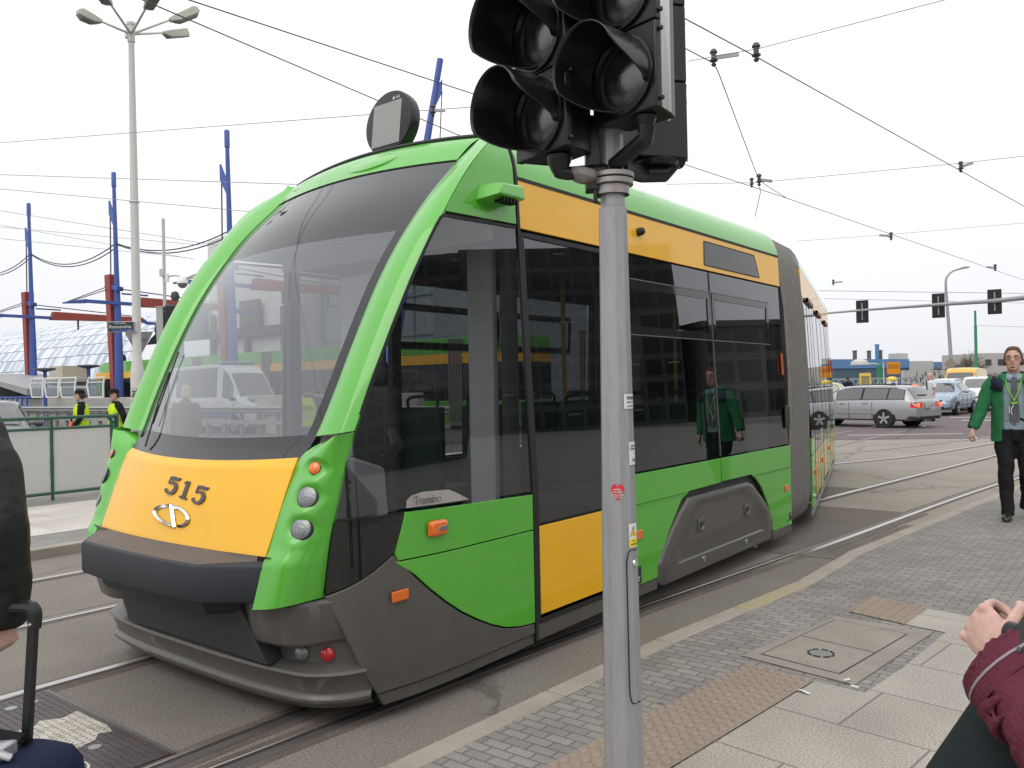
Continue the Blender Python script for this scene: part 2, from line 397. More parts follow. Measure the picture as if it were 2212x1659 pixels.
# cab sides and car sides
seam = 3.832
for sg in (1, -1):
    ol = [(outs(z), z) for z in [1.42 + .06 * k for k in range(19)]]
    panel('cab_side_window', [(2.597, 1.43)] + ol[1:] + [(3.206, 2.515), (3.815, 2.535), (3.832, .985), (2.828, 1.012), (2.49, .995), (2.497, 1.05), (2.53, 1.2), (2.57, 1.36)], CABGL, -.006, .004, side=sg)
    strip('window_frame', ol[1:] + [(3.206, 2.515), (3.815, 2.535)], RUBBER, .001, .016, side=sg)
    top = [(3.215, 2.54)] + [(outs(z) + .004, z) for z in (2.6, 2.69, 2.78, 2.853, 2.92, 2.99, 3.05, 3.095)] + [(3.815, 3.1), (3.822, 2.555)]
    panel('cab_upper_panel', top, GREEN, 0, side=sg)
    panel('cab_lower_black_panel', [(2.487, .985), (2.824, 1.0), (2.812, .93), (2.757, .802), (2.66, .745), (2.55, .69), (2.452, .65), (2.458, .75), (2.475, .9)], BLACKG, 0, side=sg)
    ge = [(2.768, .80), (2.877, .685), (2.98, .592), (3.084, .51), (3.2, .43), (3.309, .37), (3.43, .31), (3.555, .263), (3.69, .235), (3.826, .225)]
    panel('cab_green_panel', ge[0:1] + [(2.80, .90), (2.831, .985), (3.826, .968), (3.826, .767), (2.79, .765)][:0] + [(2.832, .994), (3.826, .968), (3.826, .765), (2.785, .765)], GREEN, .002, side=sg, bevel=.002)
    panel('cab_green_lower_panel', [(2.768, .758), (3.826, .758)] + ge[::-1][0:-1], GREEN, .002, side=sg, bevel=.002)
    panel('cab_grey_panel', [(2.452, .638), (2.55, .68), (2.66, .733), (2.752, .79)] + [(a - .006, b - .008) for a, b in ge] + [(3.826, .16), (2.66, .15), (2.60, .25), (2.52, .45)], GREYP, .0, side=sg, bevel=.003)
    panel('cab_sill', [(2.67, .142), (3.826, .152), (3.826, .10), (2.7, .085)], GREYP, -.012, side=sg)
    strip('seam_gasket', [(3.842, .12), (3.842, 1.0), (3.842, 2.85), (3.842, 3.06)], RUBBER, .004, .024, side=sg, th=.02)
    # door
    panel('door_window', [(3.862, .79), (3.862, 2.5), (4.86, 2.5), (4.86, .79)], SIDEGL, -.008, .004, side=sg)
    strip('door_frame', [(3.87, .22), (3.87, 2.50), (4.87, 2.50), (4.87, .22), (3.87, .22)], RUBBER, .002, .03, side=sg)
    panel('door_panel', [(3.89, .255), (3.89, .772), (4.85, .772), (4.85, .255)], YELLOW, -.002, side=sg, bevel=.002)
    panel('door_sill', [(3.855, .225), (4.9, .225), (4.9, .12), (3.855, .11)], GREYP, -.004, side=sg, bevel=.003)
    # band above the windows
    panel('yellow_band', [(3.856, 2.535), (3.856, 2.828), (8.04, 2.828), (8.04, 2.535)], YELLOW, 0, side=sg, bevel=.002)
    strip('band_gasket', [(3.86, 2.832), (8.04, 2.832)], RUBBER, .003, .022, side=sg)
    panel('line_display', [(6.34, 2.575), (6.36, 2.775), (7.42, 2.775), (7.52, 2.575)], BANDG, .003, .004, side=sg)
    strip('display_frame', [(6.34, 2.575), (6.36, 2.775), (7.42, 2.775), (7.52, 2.575), (6.34, 2.575)], RUBBER, .005, .008, side=sg)
    # long window row
    for a, b in ((4.9, 6.415), (6.43, 8.0)):
        panel('side_window', [(a, .985), (a, 2.52), (b, 2.52), (b, .985)], SIDEGL, -.006, .004, side=sg)
    for a, b in ((5.03, 6.38), (6.47, 7.66)):
        strip('vent_window_frame', [(a, 1.985), (a, 2.32), (b, 2.32), (b, 1.985), (a, 1.985)], BANDG, .001, .06 if a < 6 else .055, side=sg)
        strip('vent_window_line', [(a - .04, 2.35), (b + .03, 2.35)], mat('grey_trim', (.09, .09, .095), .4), .003, .008, side=sg)
        strip('vent_window_line', [(a - .04, 1.95), (b + .03, 1.95)], mat('grey_trim', (.09, .09, .095), .4), .003, .008, side=sg)
    strip('window_gasket', [(6.4225, .99), (6.4225, 2.52)], mat('grey_trim', (.09, .09, .095), .4), .001, .012, side=sg)
    # lower panels round the bogie
    op = [(5.30, .20), (5.34, .33), (5.50, .52), (5.70, .715), (5.83, .765), (7.05, .775), (7.16, .725), (7.28, .64), (7.41, .488), (7.5, .35), (7.53, .20)]
    panel('lower_panel', [(4.9, .2), (4.9, .97), (6.415, .97), (6.415, .772)] + op[4:0:-1] + [(5.30, .2)], GREEN, .002, side=sg, bevel=.002)
    panel('lower_panel', [(6.43, .97), (8.03, .97), (8.03, .2), (7.54, .2)] + op[9:4:-1] + [(6.43, .778)], GREEN, .002, side=sg, bevel=.002)
    strip('panel_seam', [(6.4225, .775), (6.4225, .97)], RUBBER, .0, .012, side=sg)
    for a, b in ((4.9, 5.78), (7.13, 8.03)):
        strip('groove_line', [(a, .757), (b, .757)], mat('green_groove_shadow', (.03, .2, .015), .6), .0035, .01, side=sg, th=.003)
        strip('groove_ridge', [(a, .748), (b, .748)], GREEN, .006, .009, side=sg, th=.006)
    panel('skirt_sill', [(4.9, .195), (5.30, .195), (5.30, .12), (4.9, .12)], GREYP, -.003, side=sg)
    panel('skirt_sill', [(7.54, .195), (8.03, .195), (8.03, .12), (7.54, .12)], GREYP, -.003, side=sg)
    cv = [(5.30, .16), (5.30, .29), (5.38, .385), (5.508, .505), (5.65, .62), (5.80, .715), (6.94, .722), (7.05, .69), (7.126, .637), (7.235, .575), (7.332, .505), (7.42, .43), (7.489, .36), (7.522, .295), (7.465, .138), (5.37, .128)]
    mb = MB(); cx, cz = 6.4, .38
    rings = []
    for sc_, of in ((1.0, -.05), (1.0, .0), (.975, .018), (.93, .028), (.80, .028), (.74, .016), (.60, .016), (.3, .018)):
        rings.append([T(cx + (a - cx) * sc_, sg * (1.2 + of), cz + (b - cz) * (sc_ if sc_ > .9 or b > cz else sc_ * .8) + (.03 if sc_ < .9 else 0)) for a, b in cv])
    mb.loft(rings); bc = mb.build('bogie_cover', GREYP, tram, angle=25, bevel=.004)
    if sg == 1:
        for a in (5.98, 6.88):
            mb = MB(); mb.box(T(a, 1.222, .485), (.10, .012, .10)); h = mb.build('cover_latch', GREYP, bc, bevel=.004)
            mb = MB(); mb.box(T(a, 1.229, .478), (.06, .006, .055)); mb.build('latch_recess', INTDARK, bc)
            mb = MB(); mb.prism([(-.03, 0), (.03, 0), (.03, .03)], lambda x, z: T(a + x, 1.229, .452 + z), lambda x, z: T(a + x, 1.236, .452 + z)); mb.build('latch_handle', STEEL, bc)
        for a in (6.0, 6.84):
            mb = MB(); mb.lathe([(.0, .0), (.022, .0), (.022, .012), (.012, .018), (0, .018)], 12, T(a, 1.222, .215), Matrix.Rotation(R(90), 4, 'X')); mb.build('cover_bolt', CHROME, bc)
        for a, b in ((5.04, .55), (7.89, .562)):
            mb = MB(); mb.box(T(a, 1.207, b), (.085, .014, .062)); mb.build('side_reflector', ORANGE, tram, bevel=.004)
        mb = MB(); mb.box(T(7.99, 1.206, .285), (.055, .006, .06)); q = mb.build('rescue_plate', INTDARK, tram)
        text('plate_letter', 'T', .055, WHITE, q, frame(T(7.99, 1.2105, .285), (1, 0, 0), (0, 0, 1)), .0006)
        mb = MB(); mb.box(T(5.02, 1.206, .27), (.07, .006, .12)); q = mb.build('rescue_plate', INTDARK, tram)
        text('plate_letter', 'T', .05, WHITE, q, frame(T(5.02, 1.2105, .24), (1, 0, 0), (0, 0, 1)), .0006)
        for a in (7.97, 5.02):
            strip('jack_flap_line', [(a - .06, .2), (a - .06, .245), (a + .05, .25)], RUBBER, .004, .006, th=.002)
        mb = MB(); mb.box(T(2.785, 1.172, .597), (.105, .014, .05)); q = mb.build('side_reflector', ORANGE, tram, bevel=.003)
        q.rotation_euler = (0, 0, 0)
        # side indicator
        mb = MB(); mb.loft([[T(3.025 + x * k, 1.2 + d, .892 + z * k) for x, z in ((-.068, -.03), (-.05, -.04), (.05, -.04), (.068, -.03), (.068, .03), (.05, .04), (-.05, .04), (-.068, .03))] for k, d in ((1.0, 0), (.95, .010), (.82, .020), (.6, .023))])
        q = mb.build('side_indicator', ORANGE, tram, angle=40)
        mb = MB(); mb.box(T(3.045, 1.225, .892), (.06, .006, .022)); mb.build('indicator_window', CLEAR, q, bevel=.004)
        mb = MB(); mb.box(T(2.785, 1.180, .597), (.004, .004, .05))
        # silver name plate
        pl = panel('name_plate', [(2.838, 1.014), (2.845, 1.05), (2.875, 1.072), (2.95, 1.082), (3.12, 1.075), (3.17, 1.055), (3.268, 1.008)], mat('silver_plate', (.52, .49, .46), .35, .5, var=.05), .002, .006)
        text('name_lettering', 'Tramino', .062, mat('engraved_grey', (.16, .15, .14), .5), pl, frame(T(2.968, 1.193, 1.041), (1, 0, -.03), (0, 0, 1)), .0008, sx=.92)
        # camera wedge on the cab side
        mb = MB(); f = lambda s, w, z: T(s, w, z)
        mb.add([f(3.46, 1.10, 2.63), f(3.74, 1.10, 2.645), f(3.74, 1.09, 2.76), f(3.50, 1.09, 2.74), f(3.50, 1.26, 2.66), f(3.76, 1.245, 2.665), f(3.76, 1.235, 2.75), f(3.56, 1.235, 2.735)],
               [(0, 1, 5, 4), (4, 5, 6, 7), (3, 7, 6, 2), (1, 2, 6, 5), (0, 4, 7, 3), (0, 3, 2, 1)])
        q = mb.build('mirror_camera', GREEN, tram, bevel=.012)
        mb = MB(); [mb.box(f(3.58 + .03 * k, 1.2, 2.645), (.012, .07, .02)) for k in range(5)]; mb.build('camera_grille', RUBBER, q)
        mb = MB(); mb.lathe([(.03, 0), (.03, .03), (.022, .05), (0, .055)], 12, T(4.92 + .35, 1.115, 2.70), Matrix.Rotation(R(80), 4, 'X')); mb.build('band_camera', RUBBER, tram)
        mb = MB(); mb.tube([T(7.93, 1.178, 1.66), T(7.93, 1.168, 1.87)], .014, 8); mb.build('marker_lamp', mat('dull_orange', (.4, .09, .03), .4), tram)
        mb = MB(); mb.box(T(7.97, 1.20, 1.25), (.1, .02, .22)); mb.build('door_button', INTDARK, tram, bevel=.01)

# headlight cowls
for sg in (1, -1):
    CI = [(.60, 2.225, .80), (.70, 2.25, .808), (.85, 2.292, .815), (1.05, 2.368, .818), (1.2, 2.438, .822), (1.28, 2.475, .83), (1.33, 2.505, .89), (1.365, 2.54, .97)]
    CO = [(.638, 2.44), (.75, 2.452), (.9, 2.468), (1.02, 2.488), (1.15, 2.515), (1.25, 2.537), (1.33, 2.56), (1.40, 2.58)]
    mb = MB(); rows = []
    ci, co = smooth_tab(CI, 9), smooth_tab(CO, 9)
    for (zi, si, wi), (zo, so) in zip(ci, co):
        wo_ = Wsz(so, zo); row = [T(si + .05, sg * (wi - .012), zi), T(si, sg * wi, zi)]
        for k in range(1, 30):
            u = k / 30; bul = math.sin(math.pi * u ** 1.25) * .075
            z = zi + (zo - zi) * u; s = si + (so - si) * u - bul; w = wi + (wo_ - wi) * u + bul * .35
            # scooped lamp bowls and a step towards the bottom
            for lz, lw in ((1.235, .985), (1.107, .985), (.965, .98)):
                d = math.hypot((z - lz) / (.068 if lz < 1.2 else .058), (w - lw + .012) / .088)
                if d < 1: s += (.034 if sg > 0 else .008) * (1 - d * d) ** 1.6
            s -= .025 * max(0., min(1., (.87 - z) / .06))
            row.append(T(s, sg * w, z))
        row += [T(so, sg * wo_, zo), T(so + .03, sg * (wo_ - .015), zo)]
        rows.append(row)
    mb.grid(rows); mb.add(rows[0], [tuple(range(len(rows[0])))])
    cw = mb.build('headlight_cowl', GREEN, tram, angle=50)
    skin_ = [v for r in rows for v in r[3:-3]]
    for lz, ls, r_, m_, nm in ((1.236, 2.463, .029, ORANGE, 'indicator_lamp'), (1.106, 2.420, .048, CLEAR, 'headlight'), (.965, 2.371, .048, CLEAR, 'headlight')):
        mb = MB(); Mx = frame((0, 0, 0), (0, -1, 0), (.5, 0, 1)).to_3x3()
        Mx = Matrix((Vector((.40, -sg * .92, 0)).normalized(), Vector((.30, sg * .13, .94)).normalized(), Vector((-.87, -sg * .38, .33)).normalized())).transposed()
        ls = min(skin_, key=lambda v: (abs(v.y) - .972) ** 2 + (v.z - lz) ** 2).x - (.013 if sg > 0 else -.002)
        mb.lathe([(r_ * 1.12, -.05), (r_ * 1.12, .0), (r_ * 1.02, .004)], 20, T(ls, sg * .972, lz), Mx, 1)
        mb.lathe([(r_, -.01), (r_, .004), (r_ * .8, .008), (r_ * .4, .011), (0, .012)], 24, T(ls, sg * .972, lz), Mx, 0)
        mb.build(nm, [m_, INTDARK], tram, angle=40)
# yellow front panel with number and emblem
YF = [(.815, 2.275, .805), (.9, 2.308, .809), (1.0, 2.347, .812), (1.1, 2.385, .815), (1.2, 2.427, .817), (1.237, 2.443, .818), (1.25, 2.452, .815), (1.277, 2.474, .808)]
def yfp(z, t, off=0.):
    s, w = lerp_tab(YF, z); b = .055 + .045 * min(1, max(0, (z - .85) / .4))
    return T(s - b * (1 - t * t) - off, w * t, z - .03 * (z > 1.0) * min(1, (z - 1.0) / .2) * (1 - t * t))
mb = MB(); zs = [.815, .83, .9, .95, 1.0, 1.05, 1.1, 1.15, 1.2, 1.228, 1.237, 1.245, 1.26, 1.277]
rows = [[yfp(z, -1 + j / 12) for j in range(25)] for z in zs]
mb.grid(rows); mb.add([r[-1] for r in rows] + [r[-1] + Vector((.06, 0, 0)) for r in rows], [(i, i + 1, len(rows) + i + 1, len(rows) + i) for i in range(len(rows) - 1)])
yf = mb.build('front_panel', YELLOW, tram, angle=24)
NUM = mat('number_dark', (.075, .06, .07), .5)
c0 = yfp(1.112, .09 / .82, .003); ex = (yfp(1.095, .25, .003) - c0).normalized(); ey = (yfp(1.15, .09 / .82, .003) - c0).normalized(); en = ex.cross(ey)
def glyph(strokes, cx):
    """slab-serif figure from ribbons: each stroke is [(x, y, width)...]"""
    mb = MB()
    for st in strokes:
        pts = cat_rom([(x, y, w) for x, y, w in st], 5) if len(st) > 2 else [Vector(q) for q in st]
        A, Bb = [], []
        for i, p in enumerate(pts):
            d = (pts[min(i + 1, len(pts) - 1)] - pts[max(0, i - 1)]); l = math.hypot(d.x, d.y) or 1; nx, ny = -d.y / l * p.z / 2, d.x / l * p.z / 2
            A.append((p.x + nx, p.y + ny)); Bb.append((p.x - nx, p.y - ny))
        Q = lambda q, h: c0 + ex * (cx + q[0] * 1.05 + .10 * q[1]) + ey * q[1] * .82 + en * h
        mb.loft([[Q(p, 0), Q(p, .0035), Q(q, .0035), Q(q, 0)] for p, q in zip(A, Bb)])
    return mb.build('fleet_number', NUM, yf, angle=30)
five = [[(-.036, .040, .022), (.0, .046, .024), (.03, .046, .020), (.052, .058, .006)], [(-.034, .048, .012), (-.036, .02, .012), (-.038, .002, .008)], [(-.036, .004, .010), (-.01, .016, .012), (.022, .010, .026), (.036, -.016, .032), (.018, -.046, .022), (-.012, -.056, .014), (-.036, -.046, .02), (-.046, -.034, .024)]]
one = [[(.0, .056, .03), (.0, .0, .03), (.0, -.056, .03)], [(-.034, -.052, .014), (.034, -.052, .014)], [(.0, .052, .012), (-.018, .044, .012), (-.034, .038, .01)]]
glyph(five, -.135); glyph(one, .0); glyph(five, .135)
# emblem: broken oval ring with a slanting bar
mb = MB(); c0 = yfp(.962, .02, .006); ex = (yfp(.955, .16, .006) - c0).normalized(); ey = (yfp(1.02, .012, .006) - c0).normalized(); en = ex.cross(ey)
def emb(pts, wid, h=.012):
    for (a, b), (c, d) in zip(pts, pts[1:]):
        pass
    n = len(pts); L, Rr, Cc = [], [], []
    for i, (a, b) in enumerate(pts):
        p0, p1 = pts[max(0, i - 1)], pts[min(n - 1, i + 1)]; dx, dy = p1[0] - p0[0], p1[1] - p0[1]; l = math.hypot(dx, dy)
        nx, ny = -dy / l * wid / 2, dx / l * wid / 2
        L.append(c0 + ex * (a + nx) + ey * (b + ny) * .8); Rr.append(c0 + ex * (a - nx) + ey * (b - ny) * .8); Cc.append(c0 + ex * a + ey * b * .8 + en * h)
    mb.grid([L, Cc, Rr])
ov = lambda d: (.165 * math.cos(R(d)), .060 * math.sin(R(d)))
emb([(-.036, .064), (-.066, .054)] + [ov(d) for d in range(122, 272, 8)] + [(.03, -.066)], .024)
emb([(.052, -.068), (-.014, .066)], .027)
emb([(-.014, .062)] + [ov(d) for d in range(86, -66, -8)], .024)
mb.build('emblem', CHROME, yf, angle=20)
# bumper
pl = [(-.87, 2.33), (-.80, 2.24), (-.565, 2.06), (-.3, 2.042), (0, 2.036), (.3, 2.042), (.565, 2.06), (.80, 2.225), (.875, 2.30)]
mb = MB()
def brow(z, o): return [T(s + o, w * (1 - o * .25), z) for w, s in pl]
mb.grid([[T(2.26 - .06 * (1 - (w / .87) ** 2), w * .985, .838) for w, s in pl], [T(s + .022, w * .985, .803 if abs(w) < .7 else .815) for w, s in pl]], 1)
mb.grid([[T(s + .022, w * .985, .803 if abs(w) < .7 else .815) for w, s in pl], brow(.797, .006), brow(.785, 0), brow(.65, .0), brow(.63, .006), brow(.62, .03), brow(.62, .3)])
mb.build('bumper', [BUMP, BUMPT], tram, angle=30)
pl2 = [(-.78, 2.36), (-.52, 2.14), (0, 2.11), (.5, 2.14), (.60, 2.28), (.62, 2.4)]
mb = MB(); mb.grid([[T(s, w, .63) for w, s in pl2], [T(s + .01, w * .99, .56) for w, s in pl2], [T(s + .03, w * .97, .535) for w, s in pl2], [T(s + .25, w * .9, .53) for w, s in pl2]])
mb.build('bumper_beam', BUMP, tram, angle=30)
mb = MB(); mb.prism([(-.62, .56), (.60, .56), (.74, .30), (-.58, .30)], lambda w, z: T(2.275 + .17 * (.56 - z), w, z), lambda w, z: T(2.42, w, z)); mb.build('coupler_cover', mat('coupler_dark', (.035, .034, .033), .6, var=.15), tram, bevel=.01)
mb = MB(); mb.box(T(2.66, 0, .40), (.3, 1.9, .5)); mb.build('front_underframe', INTDARK, tram)
# grey corners and the low skirt
LP = [(0, 2.36), (.35, 2.362), (.62, 2.375), (.80, 2.395), (.92, 2.42), (1.0, 2.465), (1.075, 2.55), (1.118, 2.64)]
LP = [(-w, s) for w, s in LP[:0:-1]] + LP
LPs = smooth_tab(LP, 4)
def lrow(z, o, k=1.): return [T(s + o, w * k, z) for w, s in LPs]
mb = MB()
mb.grid([lrow(.34, .16, .93), lrow(.33, .06, .965), lrow(.30, .0, .99), lrow(.285, -.035, 1.005), lrow(.272, -.04, 1.01), lrow(.262, -.03, 1.005), lrow(.20, .0, 1.), lrow(.178, .0, 1.), lrow(.168, -.012, 1.008), lrow(.155, -.018, 1.012), lrow(.14, -.015, 1.01), lrow(.105, .02, .99), lrow(.09, .1, .95)])
mb.build('front_skirt', GREYP, tram, angle=28)
for sg in (1, -1):
    EP = smooth_tab([(.60, 2.30), (.72, 2.262), (.85, 2.268), (.945, 2.305), (.992, 2.365), (1.018, 2.43), (1.058, 2.50), (1.095, 2.585)], 4)
    def er(z, o, k=1.): return [T(s + o, sg * w * k, z) for w, s in EP]
    mb = MB(); mb.grid([er(.64, .12, .93), er(.635, .03, .975), er(.625, .005, .995), er(.61, -.003, 1.), er(.50, .012, 1.), er(.43, .03, .995), er(.415, .045, .985), er(.41, .12, .94)])
    mb.build('corner_trim', GREYP, tram, angle=30)
    RP = smooth_tab([(.55, 2.42), (.75, 2.42), (.9, 2.45), (1.0, 2.51), (1.10, 2.65)], 4)
    mb = MB(); mb.grid([[T(s, sg * w, z) for w, s in RP] for z in (.45, .28)]); mb.build('lamp_recess', GREYP, tram)
    for w_, s_, m_, nm in () if sg < 0 else ((.87, 2.425, CLEAR, 'fog_lamp'), (.985, 2.485, REDL, 'tail_lamp')):
        mb = MB(); Mx = Matrix((Vector((.5, -sg * .86, 0)), Vector((0, 0, 1)), Vector((-.86, -sg * .5, 0)))).transposed()
        mb.lathe([(.036, -.04), (.034, .0), (.024, .008), (0, .011)], 14, T(s_, sg * w_, .355), Mx); mb.build(nm, m_, tram)

# sub-structure, floor and what shows through the glass
mb = MB()
for (a, b, c, d) in ((2.75, 8.0, .28, .32),): mb.box(T((a + b) / 2, 0, (c + d) / 2), (b - a, 2.3, d - c))
mb.build('floor', mat('tram_floor', (.10, .10, .11), .6, var=.1), tram)
mb = MB(); mb.box(T(5.9, 0, 2.70), (4.1, 2.0, .05)); mb.box(T(3.72, 0, 2.62), (.4, 1.8, .04)); mb.build('ceiling', mat('tram_ceiling', (.13, .13, .135), .6), tram)
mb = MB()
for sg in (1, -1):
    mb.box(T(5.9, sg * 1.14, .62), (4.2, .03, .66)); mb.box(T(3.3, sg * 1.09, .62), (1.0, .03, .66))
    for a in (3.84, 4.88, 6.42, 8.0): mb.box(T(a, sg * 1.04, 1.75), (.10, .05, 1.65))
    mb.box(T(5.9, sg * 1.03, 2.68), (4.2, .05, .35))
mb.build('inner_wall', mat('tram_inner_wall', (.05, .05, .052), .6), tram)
mb = MB(); mb.box(T(8.0, .73, 1.45), (.06, .6, 2.4)); mb.box(T(8.0, -.73, 1.45), (.06, .6, 2.4)); mb.box(T(8., 0, 2.55), (.06, 1.1, .4)); mb.build('end_wall', INTGREY, tram)
mb = MB(); mb.box(T(3.83, .84, 1.45), (.05, .20, 2.0)); mb.box(T(3.74, -.20, 1.30), (.05, .30, 2.15)); mb.box(T(3.74, .0, 2.55), (.04, 2.0, .16)); mb.build('cab_partition', INTGREY, tram, bevel=.01)
mb = MB(); mb.prism([(2.35, .7), (2.46, 1.24), (2.75, 1.22), (2.95, 1.02), (2.95, .7)], lambda s, z: T(s, -.85, z), lambda s, z: T(s, .85, z)); mb.build('dashboard', mat('dash_grey', (.10, .10, .11), .6), tram, bevel=.02)
mb = MB(); mb.prism([(2.8, .6), (2.8, 1.26), (3.05, 1.18), (3.1, .6)], lambda s, z: T(s, .72, z), lambda s, z: T(s, .80, z)); mb.build('cab_console', INTGREY, tram, bevel=.02)
mb = MB(); mb.box(T(3.42, .05, .85), (.46, .46, .12)); mb.box(T(3.62, .05, 1.25), (.12, .46, .75)); mb.box(T(3.64, .05, 1.70), (.09, .26, .18)); mb.box(T(3.42, .05, .55), (.2, .2, .5)); mb.build('driver_seat', INTDARK, tram, bevel=.04)
mb = MB(); mb.tube([T(3.0, .95, 1.3), T(3.2, .7, 1.36)], .03, 8); mb.tube([T(3.2, .7, .4), T(3.2, .7, 1.55)], .018, 8); mb.build('grab_rail', INTDARK, tram)
SEATG = mat('seat_green', (.008, .06, .03), .6)
for s_ in (4.98, 5.75, 6.65, 7.35):
    for sg in (.82, -.82):
        mb = MB(); mb.box(T(s_ + .2, sg, .72), (.42, .44, .09)); mb.box(T(s_, sg, 1.08), (.08, .44, .72)); mb.tube([T(s_, sg - .17, 1.42), T(s_, sg - .15, 1.52), T(s_, sg + .15, 1.52), T(s_, sg + .17, 1.42)], .016, 6, 4); mb.box(T(s_ + .15, sg, .5), (.3, .3, .36))
        mb.build('passenger_seat', SEATG, tram, bevel=.03)
for s_, w_ in ((4.2, .45), (5.4, .35), (6.4, -.35), (7.3, .35)):
    mb = MB(); mb.tube([T(s_, w_, .3), T(s_, w_, 2.68)], .018, 8); mb.build('hand_pole', mat('pole_yellow', (.55, .4, .03), .35), tram)
mb = MB(); mb.box(T(4.3, .42, 1.3), (.13, .16, .26)); mb.build('ticket_validator', mat('validator_orange', (.5, .09, .015), .45), tram, bevel=.03)
# wiper
mb = MB(); P = [wsp(1.30, -.70, .02), wsp(1.55, -.80, .03), wsp(1.72, -.815, .03)]; mb.tube(P, .006, 6); mb.tube([wsp(1.42, -.775, .022), wsp(1.85, -.835, .022)], .005, 6); mb.build('wiper', RUBBER, tram)
# running gear
mb = MB(); mb.box(T(6.42, 0, .42), (1.9, 1.9, .3)); mb.box(T(5.4, 0, .26), (4.9, 1.7, .12)); mb.build('bogie_frame', INTDARK, tram)
WHEELM = mat('wheel_steel', (.16, .15, .14), .4, .7, var=.15)
for s_ in (5.55, 7.32):
    for w_ in (.75, -.75):
        mb = MB(); mb.lathe([(.0, -.06), (.2, -.06), (.26, -.03), (.30, -.03), (.30, .06), (.33, .065), (.33, .09), (.1, .09), (0, .09)], 28, T(s_, w_, .31), Matrix.Rotation(R(90), 4, 'X')); mb.build('wheel', WHEELM, tram)
mb = MB(); mb.lathe([(0, 0), (.09, 0), (.10, .03), (.05, .05), (0, .05)], 9, T(7.36, 1.08, .16), Matrix.Rotation(R(90), 4, 'X')); mb.build('sensor_wheel', CHROME, tram, angle=10)

# bellows: ribbed loops between the two cars
BEL = mat('bellows_grey', (.185, .175, .16), .6, var=.12, stretch=(1, 1, 1), vscale=12)
def belring(k, n, grow):
    """one loop; interpolates the frames of the two cars"""
    a0, a1 = 8.06, .17; out = []
    u = k / n
    pr = [(-1, .28), (-1, 1.0), (-1, 1.7), (-.975, 2.3), (-.93, 2.75), (-.86, 2.98), (-.72, 3.08), (0, 3.11), (.72, 3.08), (.86, 2.98), (.93, 2.75), (.975, 2.3), (1, 1.7), (1, 1.0), (1, .45), (.97, .28), (.88, .17), (.7, .13), (0, .12), (-.7, .13), (-.88, .17)]
    for w, z in pr:
        ww = w * (1.13 + grow); zz = z + (grow if z > 2 else -grow if z < .5 else 0) * .6
        out.append(M1(a0, ww, zz).lerp(M2(a1, ww, zz), u))
    return out
mb = MB(); NB = 8; RG = [belring(k / 6, NB, (.0, .045, .066, .072, .066, .045)[k % 6]) for k in range(NB * 6 + 1)]
for k in range(NB * 6): mb.loft(RG[k:k + 2], 0 if k % 6 in (1, 2, 3, 4) else 1, cap=False)
mb.build('bellows', [BEL, RUBBER], tram, angle=50)
mb = MB(); mb.loft([belring(NB - .0, NB, .02), [M2(.17, 0, 1.5).lerp(v, 1.0) + Vector((.0, 0, 0)) for v in belring(NB + .35, NB, .045)], belring(NB + .6, NB, .05), belring(NB + .62, NB, -.2)], cap=False); mb.build('bellows_frame', RUBBER, tram, angle=40)

# second car
W2 = lambda s, z: 1.2 - lean(z)
def p2(name, a, b, z0, z1, m, off=0., side=1, bevel=0.): return panel(name, [(a, z0), (a, z1), (b, z1), (b, z0)], m, off, F=M2, W=W2, side=side, bevel=bevel, cutx=[99])
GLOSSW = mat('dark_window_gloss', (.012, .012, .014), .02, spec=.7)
for sg in (1, -1):
    p2('yellow_band', .36, 6.9, 2.53, 2.83, YELLOW, 0, sg)
    for a, b in ((.36, 1.0), (1.98, 2.9), (3.9, 5.0), (5.95, 6.9)):
        p2('lower_panel', a, b, .2, .78, GREEN, 0, sg); p2('lower_panel', a, b, .79, .97, GREEN, 0, sg)
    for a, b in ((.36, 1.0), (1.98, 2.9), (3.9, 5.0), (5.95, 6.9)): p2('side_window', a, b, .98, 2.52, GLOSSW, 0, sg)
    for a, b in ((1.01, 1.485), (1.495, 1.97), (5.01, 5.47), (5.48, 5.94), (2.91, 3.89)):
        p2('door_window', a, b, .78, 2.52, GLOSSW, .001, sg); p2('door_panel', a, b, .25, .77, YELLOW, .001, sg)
    p2('skirt_sill', .36, 6.9, .12, .19, STEEL, -.002, sg)
    for a in (1.0, 1.49, 1.975, 2.9, 3.895, 5.0, 5.475, 5.945): strip('door_gasket', [(a, .22), (a, 1.0), (a, 2.5)], RUBBER, .003, .012, F=M2, W=W2, side=sg)
    for a, b in ((1.0, 1.98), (2.9, 3.9), (5.0, 5.95)): strip('door_track', [(a, 2.54), (b, 2.54)], mat('track_brown', (.22, .1, .03), .5), .03, .05, F=M2, W=W2, side=sg, th=.03)
    for a in (.8, 2.4, 4.4):
        mb = MB(); mb.box(M2(a, sg * 1.205, .56), (.07, .03, .06)); mb.build('side_reflector', ORANGE, tram)
    for a, z0, z1 in ((6.4, 1.75, 1.95),):
        mb = MB(); mb.tube([M2(a, sg * 1.19, z0), M2(a, sg * 1.17, z1)], .013, 8); mb.build('marker_lamp', REDL, tram)
mb = MB(); mb.grid([roof_ring(s, M2) for s in (.36, 3, 6.9)]); mb.build('roof', GREEN, tram, angle=50)
mb = MB(); mb.loft([[M2(s, w, z) for w, z in ((-1.1, .3), (1.1, .3), (1.1, 1.0), (1.05, 2.8), (-1.05, 2.8), (-1.1, 1.0))] for s in (.4, 6.88)]); mb.build('inner_wall', INTDARK, tram)
